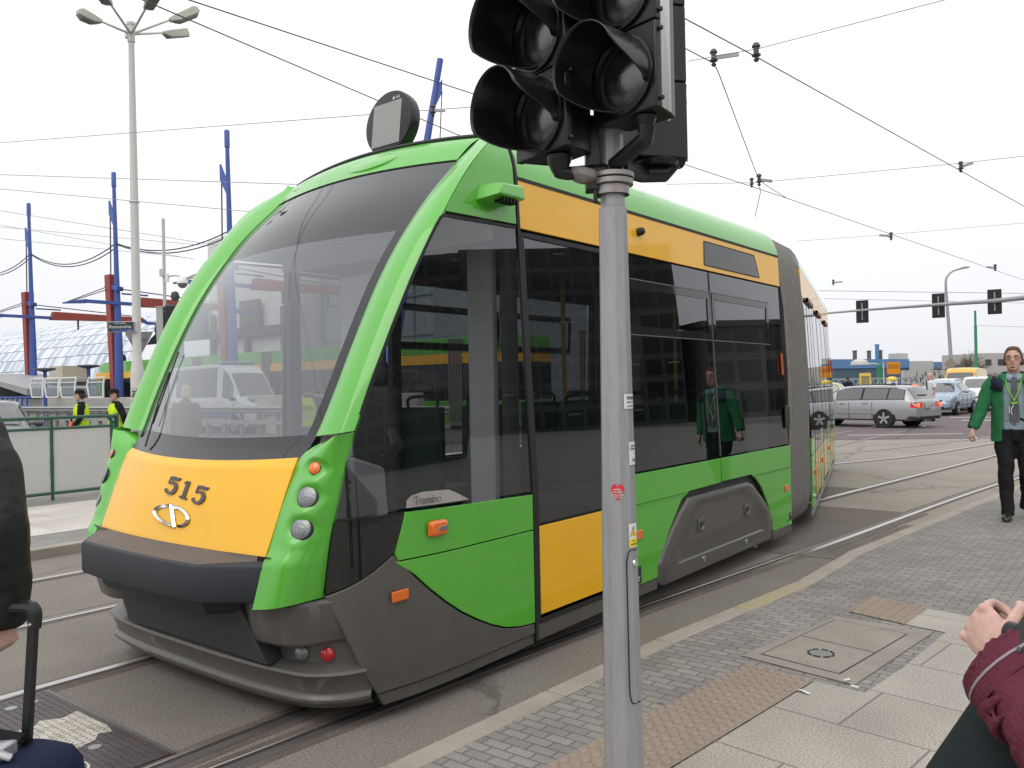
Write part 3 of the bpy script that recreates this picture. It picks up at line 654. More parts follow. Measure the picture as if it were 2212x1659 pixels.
# round line-number display on the roof
dc = T(3.93, 0.0, 3.40)
disp = MB(); Mx = Matrix((Vector((0, -1, 0)), Vector((.12, 0, 1)).normalized(), Vector((-1, 0, .12)).normalized())).transposed()
disp.lathe([(0, -.035), (.20, -.035), (.222, -.025), (.226, 0), (.226, .045), (.219, .058), (.212, .06)], 40, dc, Mx)
disp.lathe([(.212, .056), (0, .056)], 40, dc, Mx, 1, cap=False)
dp = disp.build('roof_display', [BLACKPL, BANDG], tram, angle=40)
mb = MB(); Fm = frame(dc + Mx @ Vector((0, 0, .061)), Mx @ Vector((1, 0, 0)), Mx @ Vector((0, 1, 0)))
mb.box((0, 0, 0), (.27, .30, .004)); o = mb.build('display_matrix', mat('led_matrix', (.30, .30, .29), .5, var=.08, vscale=90), dp); o.matrix_local = Fm @ Matrix.Translation((-.01, -.01, 0))
text('display_mark', '\u25b2 RG', .028, WHITE, dp, Fm @ Matrix.Translation((.07, .16, .002)), .0004)
mb = MB(); mb.tube([T(3.97, 0, 3.1), T(3.95, 0, 3.22)], .05, 10); mb.build('display_stalk', BLACKPL, dp)
mb = MB(); mb.lathe([(.0, .0), (.26, .0), (.25, .03), (.16, .05), (0, .055)], 28, T(3.625, 0.12, 3.045), Matrix.Rotation(R(-38), 4, 'Y') @ Matrix.Diagonal((.45, 1, .7, 1))); mb.build('display_base', GREEN, tram)
# ------------------------------------------------------------------ ground, roads, pavements
def nodes(m): return m.node_tree.nodes, m.node_tree.links
def ground_mat(name, col, col2, scale=3., fine=160., finev=.22, bump=.25, cracks=0., rough=.85, patch=.4):
    m = bpy.data.materials.new(name); m.use_nodes = True; n, l = nodes(m); p = n['Principled BSDF']; p.inputs['Roughness'].default_value = rough
    p.inputs['Specular IOR Level'].default_value = .3
    tc = n.new('ShaderNodeTexCoord'); v = tc.outputs['Object']
    a = n.new('ShaderNodeTexNoise'); a.inputs['Scale'].default_value = scale; a.inputs['Detail'].default_value = 8; a.inputs['Roughness'].default_value = .65; l.new(v, a.inputs['Vector'])
    r = n.new('ShaderNodeMapRange'); r.inputs[1].default_value = .5 - patch / 2; r.inputs[2].default_value = .5 + patch / 2; l.new(a.outputs['Fac'], r.inputs[0])
    mx_ = n.new('ShaderNodeMixRGB'); mx_.inputs[1].default_value = (*col, 1); mx_.inputs[2].default_value = (*col2, 1); l.new(r.outputs[0], mx_.inputs[0])
    b = n.new('ShaderNodeTexNoise'); b.inputs['Scale'].default_value = fine; b.inputs['Detail'].default_value = 3; l.new(v, b.inputs['Vector'])
    r2 = n.new('ShaderNodeMapRange'); r2.inputs[1].default_value = .3; r2.inputs[2].default_value = .7; r2.inputs[3].default_value = 1 - finev; r2.inputs[4].default_value = 1 + finev; l.new(b.outputs['Fac'], r2.inputs[0])
    s = n.new('ShaderNodeVectorMath'); s.operation = 'SCALE'; l.new(mx_.outputs[0], s.inputs[0]); l.new(r2.outputs[0], s.inputs['Scale'])
    last = s.outputs[0]
    if cracks:
        vo = n.new('ShaderNodeTexVoronoi'); vo.feature = 'DISTANCE_TO_EDGE'; vo.inputs['Scale'].default_value = cracks
        wv = n.new('ShaderNodeTexNoise'); wv.inputs['Scale'].default_value = 2.5; wv.inputs['Detail'].default_value = 5; l.new(v, wv.inputs['Vector'])
        ad = n.new('ShaderNodeVectorMath'); ad.operation = 'MULTIPLY_ADD'; ad.inputs[1].default_value = (.7, .7, .7); l.new(wv.outputs['Color'], ad.inputs[0]); l.new(v, ad.inputs[2]); l.new(ad.outputs[0], vo.inputs['Vector'])
        r3 = n.new('ShaderNodeMapRange'); r3.inputs[1].default_value = .0; r3.inputs[2].default_value = .006; r3.inputs[3].default_value = .6; r3.inputs[4].default_value = 1; l.new(vo.outputs['Distance'], r3.inputs[0])
        s2 = n.new('ShaderNodeVectorMath'); s2.operation = 'SCALE'; l.new(last, s2.inputs[0]); l.new(r3.outputs[0], s2.inputs['Scale']); last = s2.outputs[0]
    l.new(last, p.inputs['Base Color'])
    bp = n.new('ShaderNodeBump'); bp.inputs['Strength'].default_value = bump; bp.inputs['Distance'].default_value = .006; l.new(b.outputs['Fac'], bp.inputs['Height']); l.new(bp.outputs[0], p.inputs['Normal'])
    return m
def brick_mat(name, cols, bw, rh, mortar, mcol, rot=90, offs=.5, fine=200., finev=.15, bump=.5, rough=.8, loc=(0, 0, 0)):
    m = bpy.data.materials.new(name); m.use_nodes = True; n, l = nodes(m); p = n['Principled BSDF']; p.inputs['Roughness'].default_value = rough; p.inputs['Specular IOR Level'].default_value = .3
    tc = n.new('ShaderNodeTexCoord'); mp = n.new('ShaderNodeMapping'); mp.inputs['Rotation'].default_value = (0, 0, R(rot)); mp.inputs['Location'].default_value = loc; l.new(tc.outputs['Object'], mp.inputs[0])
    k = n.new('ShaderNodeTexBrick'); k.inputs['Scale'].default_value = 1; k.inputs['Brick Width'].default_value = bw; k.inputs['Row Height'].default_value = rh; k.inputs['Mortar Size'].default_value = mortar; k.inputs['Mortar Smooth'].default_value = .3
    k.inputs['Color1'].default_value = (*cols[0], 1); k.inputs['Color2'].default_value = (*cols[1], 1); k.inputs['Mortar'].default_value = (*mcol, 1); k.offset = offs
    l.new(mp.outputs[0], k.inputs['Vector'])
    b = n.new('ShaderNodeTexNoise'); b.inputs['Scale'].default_value = fine; b.inputs['Detail'].default_value = 4; l.new(tc.outputs['Object'], b.inputs['Vector'])
    r2 = n.new('ShaderNodeMapRange'); r2.inputs[1].default_value = .3; r2.inputs[2].default_value = .7; r2.inputs[3].default_value = 1 - finev; r2.inputs[4].default_value = 1 + finev; l.new(b.outputs['Fac'], r2.inputs[0])
    a = n.new('ShaderNodeTexNoise'); a.inputs['Scale'].default_value = 1.7; a.inputs['Detail'].default_value = 7; l.new(tc.outputs['Object'], a.inputs['Vector'])
    r4 = n.new('ShaderNodeMapRange'); r4.inputs[1].default_value = .3; r4.inputs[2].default_value = .7; r4.inputs[3].default_value = .86; r4.inputs[4].default_value = 1.12; l.new(a.outputs['Fac'], r4.inputs[0])
    mu = n.new('ShaderNodeMath'); mu.operation = 'MULTIPLY'; l.new(r2.outputs[0], mu.inputs[0]); l.new(r4.outputs[0], mu.inputs[1])
    gv = n.new('ShaderNodeTexVoronoi'); gv.inputs['Scale'].default_value = 2.6; l.new(tc.outputs['Object'], gv.inputs['Vector'])      # trodden gum and stains
    gr = n.new('ShaderNodeMapRange'); gr.inputs[1].default_value = .035; gr.inputs[2].default_value = .055; gr.inputs[3].default_value = .6; l.new(gv.outputs['Distance'], gr.inputs[0])
    mu2 = n.new('ShaderNodeMath'); mu2.operation = 'MULTIPLY'; l.new(mu.outputs[0], mu2.inputs[0]); l.new(gr.outputs[0], mu2.inputs[1])
    s = n.new('ShaderNodeVectorMath'); s.operation = 'SCALE'; l.new(k.outputs['Color'], s.inputs[0]); l.new(mu2.outputs[0], s.inputs['Scale']); l.new(s.outputs[0], p.inputs['Base Color'])
    bp = n.new('ShaderNodeBump'); bp.inputs['Strength'].default_value = bump; bp.inputs['Distance'].default_value = .006; bp.invert = True
    l.new(k.outputs['Fac'], bp.inputs['Height'])
    bp2 = n.new('ShaderNodeBump'); bp2.inputs['Strength'].default_value = .15; bp2.inputs['Distance'].default_value = .003; l.new(b.outputs['Fac'], bp2.inputs['Height']); l.new(bp.outputs[0], bp2.inputs['Normal'])
    l.new(bp2.outputs[0], p.inputs['Normal'])
    return m
def sheet(name, poly, z, m, thick=0., kind='structure', label=None, cat=None):
    """flat polygon given in (s,w); the object is turned with the tram so its texture follows the street"""
    mb = MB(); pts = [Vector((s, -w, 0)) for s, w in poly]
    if thick: mb.prism([(p.x, p.y) for p in pts], lambda a, b: Vector((a, b, 0)), lambda a, b: Vector((a, b, -thick)))
    else: mb.add(pts, [tuple(range(len(pts)))])
    o = mb.build(name, m, None, angle=30)
    if not thick:
        if o.data.polygons[0].normal.z < 0: o.data.flip_normals()
    o.location = N * N0 + Vector((0, 0, z)); o.rotation_euler = (0, 0, UANG)
    return tag(o, label, cat, kind=kind)
def swp(p):  # world xy -> (s,w)
    v = Vector((p[0], p[1], 0)); return (U.dot(v), N.dot(v) - N0)

ASPH = ground_mat('asphalt', (.168, .152, .131), (.214, .194, .168), 1.1, 85, .36, .3, cracks=.16)
ASPH2 = ground_mat('asphalt_grey', (.17, .165, .16), (.225, .22, .215), .5, 120, .2, .2)
ASPHR = ground_mat('asphalt_reddish', (.125, .10, .102), (.165, .135, .135), .8, 120, .2, .2, cracks=.08)
CONC = ground_mat('track_concrete', (.235, .212, .18), (.30, .275, .238), 1.0, 90, .2, .2, cracks=.12)
DARKA = ground_mat('asphalt_patch', (.12, .105, .09), (.17, .15, .13), 1.5, 140, .25, .3)
g = sheet('ground', [(-900, -900), (900, -900), (900, 900), (-900, 900)], 0, ASPH2)
sheet('track_bed', [(-30, -4.5), (9.5, -4.5), (9.5, 5), (-30, 5)], .004, ASPH)
sheet('track_crossing', [(9.5, -9), (9.5, 6), (18, 6), (44, 9), (44, -10), (22, -9)], .004, CONC)
for k, q in enumerate([[(7.5, .2), (10.6, .52), (10.6, 1.9), (7.5, 1.6)], [(10.6, -1.3), (12.6, -1.15), (12.6, .62), (10.6, .42)], [(14.0, -2.6), (16.5, -2.4), (16.5, -1.0), (14.0, -1.2)], [(7.5, 1.62), (9.7, 1.85), (9.7, 2.2), (7.5, 1.95)]]):
    sheet('asphalt_patch', q, .008, DARKA)
# cross street on the far side with reddish asphalt
sheet('cross_road', [(17.2, -12), (21, -5), (30, 9), (33, 40), (64, 40), (50, -12), (34, -40), (20, -40)], .010, ASPHR)
WL = mat('road_paint', (.62, .61, .58), .7, var=.2, vscale=30)
def line(a, b, wd, z=.014):
    a, b = Vector((*a, 0)), Vector((*b, 0)); d = (b - a).normalized(); p = Vector((-d.y, d.x, 0)) * wd / 2
    return sheet('road_marking', [swp(q) for q in (a + p, b + p, b - p, a - p)], z, WL)
line((9.6, 23.6), (12.7, 23.3), .14); line((16.6, 30.5), (21.5, 28.6), .35); line((17.5, 33), (24, 30.4), .3); line((15, 24.5), (17.3, 23.2), .12)
line((-22, 27.2), (-7, 23.2), .14)

STEELR = mat('rail_steel', (.50, .49, .48), .3, .85, var=.08, vscale=3, stretch=(1, 12, 1))
GROOVE = mat('rail_groove', (.035, .03, .028), .7, var=.2)
RAILSIDE = ground_mat('rail_joint_mortar', (.11, .08, .065), (.17, .14, .12), 3, 120, .3, .3)
def rail(parent, pts, inner):
    """grooved rail along (s,w) points; inner = +1 when the groove lies towards +w"""
    P = [Vector((s, -w, 0)) for s, w in (smooth_tab(pts, 10) if len(pts) > 2 else pts)]
    prof = [(-.10, .006, 2), (-.055, .006, 2), (-.055, .012, 0), (.0, .012, 0), (.004, .007, 1), (.042, .007, 1), (.045, .0095, 2), (.062, .0095, 2), (.065, .006, 2), (.10, .006, 2)]
    mb = MB(); cols = []
    for i, p in enumerate(P):
        d = (P[min(i + 1, len(P) - 1)] - P[max(0, i - 1)]).normalized(); q = Vector((d.y, -d.x, 0)) * inner
        cols.append([p + q * o + Vector((0, 0, z)) for o, z, _ in prof])
    for j in range(len(prof) - 1):
        mi = 2 if (prof[j][2] == 2 and prof[j + 1][2] == 2) else 1 if prof[j][2] == 1 and prof[j + 1][2] == 1 else 0
        mb.grid([[c[j], c[j + 1]] for c in cols], mi)
    return mb.build('rail', [STEELR, GROOVE, RAILSIDE], parent, angle=20)
def track(label, left, right):
    t = thing('tram_track', label, 'tram track', tuple(N * N0), UANG, 'tram tracks set in the road')
    rail(t, left, 1); rail(t, right, -1)
    return t
track('grooved track the green tram stands on, bending away to the left behind it', [(-40, -.72), (0, -.72), (5, -.72), (8.5, -.9), (11.5, -1.75), (15.9, -2.9), (22, -5.5), (30, -10)], [(-40, .715), (0, .715), (5, .70), (8.0, .55), (11, -.2), (15.3, -1.5), (21.5, -4.2), (29.5, -8.8)])
track('branch track curving past the kerb on the near side of the tram', [(4.2, -.28), (5.5, -.14), (7, .02), (10.93, .46), (18.49, 1.31), (30, 2.6), (60, 6)], [(1.2, .9), (3.2, 1.02), (5.27, 1.19), (8.24, 1.50), (13.3, 2.0), (18.5, 2.72), (30, 4.0), (60, 7.4)])
track('grooved track beside the raised island at the far side of the tram', [(-40, -3.58), (0, -3.58), (9, -3.58), (30, -3.6)], [(-40, -2.15), (0, -2.15), (9, -2.15), (30, -2.2)])
track('rusty track crossing the concrete slabs in the distance', [(12, -4.5), (15.86, -.95), (18, -.1), (21.4, .62), (30, 1.9)][1:], [(12, -3.2), (16.4, -2.3), (20, -.9), (26, .6), (34, 2)][1:])

# near pavement
KERB = [(-12, 1.40), (-2, 1.52), (2.24, 1.63), (4.3, 1.72), (6.11, 1.91), (7.5, 1.90), (9.5, 2.1), (13.15, 2.45), (20, 3.3), (40, 6.5)]
kw = .13
PAV = brick_mat('grey_pavers', ((.20, .192, .175), (.265, .25, .23)), .125, .0625, .005, (.135, .125, .112), 90, fine=110, finev=.22, bump=.6)
sheet('pavement', [(s, w + kw) for s, w in KERB] + [(60, 60), (-60, 60), (-60, 1.6)], .1, PAV, .1)
KST = ground_mat('kerb_stone', (.28, .25, .21), (.36, .33, .285), 3, 150, .2, .2)
KYE = ground_mat('kerb_stone_yellow', (.36, .30, .17), (.33, .29, .225), 9, 150, .2, .2, patch=.15)
mb = MB(); mb2 = MB()
kb = tag(thing('kerb', None, None, tuple(N * N0), UANG), kind='structure')
for (a, b), (c, d) in zip(KERB, KERB[1:]):
    L = math.hypot(c - a, d - b); k = max(1, round(L / 1.0))
    for i in range(k):
        u0, u1 = (i + .004) / k, (i + .996) / k; p, q = (a + (c - a) * u0, b + (d - b) * u0), (a + (c - a) * u1, b + (d - b) * u1)
        jz = random.uniform(-.003, .003)
        t_ = mb2 if 4.6 < p[0] < 6. else mb
        t_.prism([(p[0], p[1]), (q[0], q[1]), (q[0], q[1] + kw - .003), (p[0], p[1] + kw - .003)], lambda s, w: Vector((s, -w, .103 + jz)), lambda s, w: Vector((s, -w, -.05)))
mb.build('kerb_stones', KST, kb, bevel=.012); mb2.build('painted_kerb_stone', KYE, kb, bevel=.012)
GRAN = brick_mat('granite_slabs', ((.315, .29, .25), (.35, .325, .283)), .75, .5, .006, (.17, .15, .13), 96.5, fine=130, finev=.5, bump=.3, rough=.6, loc=(.1, .02, 0))
sheet('granite_paving', [(-6, 1.95), (2.9, 2.575), (4.13, 2.705), (4.12, 2.95), (4.62, 3.01), (5.36, 3.06), (5.41, 2.83), (5.86, 2.86), (5.80, 3.16), (5.6, 6.5), (-6, 5.5)], .104, GRAN)
TACT = ground_mat('tactile_tan', (.262, .212, .165), (.30, .247, .195), 4, 160, .16, .2)
def tactile(label, q):
    q = [Vector((s, -w, 0)) for s, w in q]; mb = MB(); o = [v + Vector((0, 0, .106)) for v in q]; mb.add(o, [(0, 1, 2, 3)])
    L1 = (q[1] - q[0]).length; L2 = (q[3] - q[0]).length; n1, n2 = round(L1 / .062), round(L2 / .062)
    for i in range(n1):
        for j in range(n2):
            a, b = (i + .5) / n1, (j + .5 + .0 * (i % 2)) / n2
            c = q[0].lerp(q[1], a).lerp(q[3].lerp(q[2], a), b)
            mb.lathe([(.0245, .106), (.022, .112), (.014, .1155)], 9, c)
    ob = mb.build('tactile_paving', TACT, None, angle=60); ob.location = N * N0; ob.rotation_euler = (0, 0, UANG)
    return tag(ob, label, 'tactile paving', 'strips of tan tactile paving')
tactile('long tan studded tactile strip running towards the signal pole foot', [(1.0, 1.98), (4.18, 2.335), (4.14, 2.70), (1.0, 2.36)])
tactile('small tan studded tactile square beyond the concrete manhole', [(5.50, 2.47), (5.98, 2.485), (5.86, 2.86), (5.40, 2.83)])
mh = thing('manhole_cover', 'square concrete manhole with two lids and a round drain ring', 'manhole', tuple(N * N0), UANG)
MHC = ground_mat('manhole_concrete', (.24, .215, .185), (.30, .275, .24), 5, 160, .16, .25)
def q3(name, q, z, m, h=.003, par=mh):
    mb = MB(); mb.prism([(s, -w) for s, w in q], lambda a, b: Vector((a, b, z)), lambda a, b: Vector((a, b, z - h))); return mb.build(name, m, par, bevel=.001)
q3('frame', [(4.29, 2.255), (5.35, 2.445), (5.30, 3.0), (4.19, 2.88)], .1065, MHC)
q3('lid_joint', [(4.365, 2.335), (5.27, 2.455), (5.20, 2.895), (4.295, 2.78)], .1075, mat('dirt_dark', (.05, .04, .035), .9))
q3('lid', [(4.375, 2.345), (4.805, 2.402), (4.735, 2.828), (4.305, 2.770)], .109, MHC)
q3('lid', [(4.818, 2.404), (5.26, 2.463), (5.19, 2.885), (4.748, 2.83)], .109, MHC)
mb = MB(); c = Vector((4.555, -2.60, .1095)); mb.lathe([(0, 0), (.062, 0), (.062, .001)], 24, c); rg = mb.build('drain_ring', mat('ring_grey', (.19, .20, .19), .6), mh)
mb = MB()
for k in range(8):
    a = 2 * math.pi * k / 8; mb.tube([c + Vector((.066 * math.cos(a + t), .066 * math.sin(a + t), .0015)) for t in (-.28, -.1, .1, .28)], .0055, 4, 2)
mb.build('drain_slot', RUBBER, mh)
# litter
for lab, s, w, col, rz in (('tan cigarette end lying on the grey pavers near the kerb', 4.58, 2.2, (.5, .25, .12), .4), ('white cigarette end lying nearest the front corner of the manhole lid', 4.13, 2.9, (.75, .73, .7), 1.4), ('white cigarette end lying on the rim of the manhole frame', 4.2, 2.84, (.75, .73, .7), -.5)):
    mb = MB(); mb.tube([(-.017, 0, 0), (.008, 0, 0), (.02, .002, 0)], .005, 8); o = mb.build('cigarette_end', mat('butt_%d' % (col[0] * 100), col, .8)); o.location = tw(s, w, .119); o.rotation_euler = (0, 0, UANG + rz); tag(o, lab, 'litter', 'cigarette ends on the pavement')
mb = MB(); mb.add([(0, 0, 0), (.06, .01, .004), (.065, .03, .003), (.03, .035, .012), (.0, .02, .002), (.03, .015, .009)], [(0, 1, 5), (1, 2, 5), (2, 3, 5), (3, 4, 5), (4, 0, 5)])
o = mb.build('paper_scrap', WHITE); o.location = tw(3.95, 2.75, .107); o.rotation_euler = (0, 0, 2); tag(o, 'white scrap of paper on the granite slabs', 'litter')
# steel crossing plates between the rails
cp = thing('crossing_plate', 'dark steel tread plate with worn white stripe between the rails', 'crossing plate', tuple(N * N0), UANG)
TP = mat('tread_plate', (.085, .072, .075), .5, .3, var=.2, vscale=10, dirt=((.14, .10, .08), .6, 6))
WP = mat('worn_white', (.50, .47, .40), .6, var=.12, vscale=14, dirt=((.12, .1, .09), .9, 9))
mb = MB(); mb.box((.94, 0, .010), (1.9, 1.28, .012))
for i in range(36):
    for j in range(40):
        mb.box((.75 + i * .032, -.62 + j * .032, .0168), (.018, .005, .0026), 0, Matrix.Rotation(R(45 if (i + j) % 2 else -45), 3, 'Z'))
mb.build('plate', TP, cp)
mb = MB(); mb.prism([(1.87, .21), (1.868, .05), (1.872, -.1), (1.85, -.19), (1.80, -.16), (1.76, -.22), (1.66, -.25), (1.63, -.2), (1.59, -.12), (1.61, -.02), (1.56, .08), (1.57, .2), (1.64, .16), (1.70, .23), (1.78, .17)], lambda a, b: Vector((a, b, .0172)), lambda a, b: Vector((a, b, .015)))
mb.build('white_stripe', WP, cp)
for a, b in ((1.78, .52), (1.68, .52), (1.72, -.3), (1.6, -.44)):
    mb = MB(); mb.lathe([(.028, .016), (.028, .019), (0, .019)], 14, (a, b, 0)); mb.build('plate_bolt', STEEL, cp)
mb = MB(); mb.box((1.902, 0, .009), (.02, 1.3, .016)); mb.build('edge_strip', mat('edge_steel', (.16, .15, .14), .5, .5), cp)

# raised island on the far side
ISL = brick_mat('island_slabs', ((.45, .425, .385), (.49, .465, .425)), .8, .8, .006, (.33, .3, .27), 0, fine=120, finev=.12, bump=.2)
sheet('island', [(-30, -4.68), (14, -4.68), (14, -9.0), (-30, -9.0)], .10, brick_mat('island_pavers', ((.20, .195, .185), (.24, .235, .225)), .2, .1, .008, (.26, .25, .23), 0), .1)
sheet('island_paving', [(-30, -5.4), (13.5, -5.4), (13.5, -7.9), (-30, -7.9)], .104, ISL)
mb = MB()
for k in range(43): mb.box((-29.5 + k, 4.62, .03), (.992, .13, .15))
ik = mb.build('kerb', KST, bevel=.012); ik.location = N * N0; ik.rotation_euler = (0, 0, UANG); tag(ik, kind='structure')
# ------------------------------------------------------------------ foreground traffic light
SKYV = Vector((0, 0, 1))
def dirv(a): return Vector((math.sin(a), math.cos(a), 0))
tl = thing('traffic_light', 'grey roadside signal pole with three black signal heads in front of the tram', 'traffic light', (.367, 2.9, .1))
POLEM = mat('pole_grey', (.33, .33, .345), .42, .25, var=.06, vscale=9, coat=.2, dirt=((.1, .09, .085), .25, 14), stretch=(3, 3, .5))
mb = MB(); n8 = 10
mb.lathe([(.072, 0), (.0683, .35), (.0615, 1.0), (.0500, 2.08), (.0495, 2.12), (.043, 2.125), (.041, 2.6), (.040, 3.5)], n8, (0, 0, 0), Matrix.Rotation(R(18), 4, 'Z'))
pole = mb.build('pole', POLEM, tl, angle=20)
mb = MB(); mb.lathe([(.05, 0), (.078, 0), (.078, .018), (.05, .018)], 20, (0, 0, 2.222)); mb.lathe([(.06, 0), (.06, .03)], 20, (0, 0, 2.165), cap=False); mb.lathe([(.0745, 0), (.0745, .02), (.05, .02)], 20, (0, 0, 2.198))
mb.build('collar', mat('old_steel', (.42, .41, .40), .4, .7, var=.25, dirt=((.2, .1, .05), .6, 20)), tl, bevel=.002)
mb = MB(); mb.box((-.068, .0, 2.31), (.05, .07, .26)); mb.box((-.062, -.02, 2.17), (.014, .02, .07)); mb.build('pole_clamp', BLACKPL, tl, bevel=.004)
# access door, lock, stickers
cang = math.atan2(-.385, -2.9)
def onpole(z, a, off=.0):      # a = angle round the pole from the side facing the camera (+ to the right)
    r = .0715 - .0104 * z; th = math.atan2(-2.9, -.385) + a
    return Vector(((r + off) * math.cos(th), (r + off) * math.sin(th), z))
mb = MB(); pth = [(.92, .18), (.90, .02), (.86, -.05), (.5, -.05), (.3, -.05), (.26, 0), (.24, .15), (.24, .75)]
mb.tube([onpole(z, a + .38, .0005) for z, a in [(.925, .75), (.925, .2), (.90, .05), (.86, 0), (.6, 0), (.46, 0), (.42, .05), (.40, .2), (.40, .75)]], .0022, 5, 4)
mb.build('access_door_seam', RUBBER, tl)
mb = MB(); mb.lathe([(.013, 0), (.011, .006), (0, .008)], 12, onpole(.88, 1.0, -.001), Vector(onpole(.88, 1.0) - Vector((0, 0, .88))).to_track_quat('Z', 'Y').to_matrix()); mb.build('door_lock', CHROME, tl)
def sticker(name, z0, z1, a0, a1, m, off=.0012, shape=None):
    mb = MB(); rows = []
    for i in range(9):
        z = z0 + (z1 - z0) * i / 8; rows.append([onpole(z, a0 + (a1 - a0) * j / 6, off) for j in range(7)])
    if shape:
        mb.add([onpole(z0 + (z1 - z0) * y, a0 + (a1 - a0) * x, off) for x, y in shape], [tuple(range(len(shape)))])
    else: mb.grid(rows)
    return mb.build(name, m, tl, angle=60)
def polext(parent, body, size, z, a, m, sx=1.):
    p = onpole(z, a, .0022); x = onpole(z, a + .01) - onpole(z, a - .01)
    return text('sticker_lettering', body, size, m, parent, frame(p, x, (0, 0, 1)), .0003, sx=sx)
SWHITE = mat('sticker_white', (.72, .71, .70), .5); SRED = mat('sticker_red', (.62, .03, .035), .4); SYEL = mat('sticker_yellow', (.78, .62, .03), .4); INK = mat('ink_black', (.02, .02, .02), .6)
s1 = sticker('sticker', 1.415, 1.466, .45, 1.35, SWHITE); polext(s1, 'MABO', .018, 1.452, .98, INK, .9); polext(s1, 'zaklad pracy', .007, 1.438, .9, INK); polext(s1, 'nr partii 2014', .007, 1.424, .9, INK)
s2 = sticker('sticker', 1.22, 1.30, .72, 1.5, SWHITE); polext(s2, 'ADRES', .008, 1.285, 1.05, INK); polext(s2, 'SZUKAM', .008, 1.275, 1.05, INK); polext(s2, 'Leg', .016, 1.238, 1.15, INK)
heart = [(.5, 0), (.62, .13), (.8, .32), (.95, .52), (1.0, .7), (.96, .86), (.85, .97), (.7, 1.0), (.58, .92), (.5, .78), (.42, .92), (.3, 1.0), (.15, .97), (.04, .86), (0, .7), (.05, .52), (.2, .32), (.38, .13)]
s3 = sticker('sticker', 1.10, 1.156, -.42, .34, SRED, shape=heart); polext(s3, 'wielka', .0105, 1.138, -.08, SWHITE); polext(s3, 'orkiestra', .0095, 1.129, -.05, SWHITE); polext(s3, '\u015bwi\u0105tecznej', .0085, 1.12, -.05, SWHITE); polext(s3, 'pomocy', .009, 1.112, -.05, SWHITE)
s4 = sticker('sticker', .935, 1.018, .55, 1.25, SWHITE); 
q = sticker('warning_panel', .938, .965, .58, 1.22, SYEL, .0022); polext(q, 'POD', .007, .957, .9, INK); polext(q, 'NAPI\u0118CIEM', .0065, .946, .9, INK)
q = sticker('warning_triangle', .972, 1.010, .62, 1.18, INK, .002, [(0, 0), (1, 0), (.5, 1)]); q = sticker('warning_triangle', .9745, 1.005, .69, 1.11, SYEL, .003, [(0, 0), (1, 0), (.5, 1)]); polext(q, '\u21af', .024, .986, .9, INK)
# three heads
HX = Vector((.72, -.69, 0)); HX.normalize()              # right-hand side of a head as seen by traffic
LENS = mat('dark_lens', (.012, .012, .013), .05, spec=.9, coat=1., bump=.12, bscale=180)
VISM = mat('visor_black', (.010, .010, .011), .24, var=.12, spec=.5)
def head(name, bl, br, z0, secs=3, sec=.283, depth=.15, tilt=0.):
    """signal head: bottom corners of its face (world xy), bottom height; face looks to the left of bl->br seen from above"""
    bl, br = Vector((*bl, 0)), Vector((*br, 0)); x = (br - bl); wd = x.length; x.normalize(); nrm = Vector((x.y, -x.x, 0)); o = (bl + br) / 2 - Vector((.367, 2.9, .1)) + Vector((0, 0, z0))
    P = lambda a, d, z: o + x * a + nrm * d + Vector((0, 0, z))
    mb = MB(); H = secs * sec
    for k in range(secs):
        a0, a1 = k * sec + .002, (k + 1) * sec - .002
        mb.loft([[P(sx * wd / 2 * q, d, z) for sx, z in ((-1, a0), (1, a0), (1, a1), (-1, a1))] for d, q in ((0, .985), (-.006, 1.0), (-.03, 1.0))])
    mb.loft([[P(sx * wd / 2 * q, d, z) for sx, z in ((-1, .004), (1, .004), (1, H - .004), (-1, H - .004))] for d, q in ((-.03, .95), (-depth * .7, .82), (-depth, .7))])
    hd = mb.build(name, BLACKPL, tl, bevel=.004)
    for k in range(secs):
        zc = (k + .5) * sec - .006; r = .108
        # lens, bezel ring and the long cut-away visor
        mb = MB(); cc = P(0, 0, zc); Mx = Matrix((x, Vector((0, 0, 1)), nrm)).transposed()
        mb.lathe([(r + .022, -.002), (r + .022, .012), (r + .008, .016), (r + .002, .002)], 40, cc, Mx, cap=False); mb.build('bezel', VISM, hd, angle=30)
        mb = MB(); mb.lathe([(r, -.004), (r * .8, .006), (r * .5, .014), (r * .2, .018), (0, .019)], 36, cc, Mx); mb.build('lens', LENS, hd, angle=60)
        mb = MB(); rows = []; L = .19; drop = .004
        for i in range(13):
            u = i / 12; row = []
            for j in range(33):
                t = -1 + 2 * j / 32; a = R(125) + t * R(150); g_ = math.degrees(a)      # deep on the side away from the kerb, cut back on the other
                if g_ < 22: q_ = max(0., min(1., (22 - g_) / 47)); lim = 1 - .9 * (q_ * q_ * (3 - 2 * q_))
                elif g_ > 208: lim = 1 - .95 * (g_ - 208) / 67
                else: lim = 1
                d = .01 + L * lim * u; rr = (r + .014) * (1 + .06 * d / L)
                row.append(cc + x * (rr * math.cos(a)) + Vector((0, 0, rr * math.sin(a) - drop * (d / L) ** 1.2)) + nrm * d)
            rows.append(row)
        mb.grid(rows); v = mb.build('visor', VISM, hd, angle=60, flip=False); so = v.modifiers.new('solid', 'SOLIDIFY'); so.thickness = .004; so.offset = 0
    mb = MB(); [mb.box(P(wd / 2 + .008, -.018, z), (.014, .014, .014)) for k in range(secs) for z in (k * sec + .03, (k + 1) * sec - .03)]; mb.build('hinge_pin', BLACKPL, hd, bevel=.004)
    return hd, P
hB, PB = head('signal_head', (.296, 2.835), (.480, 2.625), 2.485, 3)
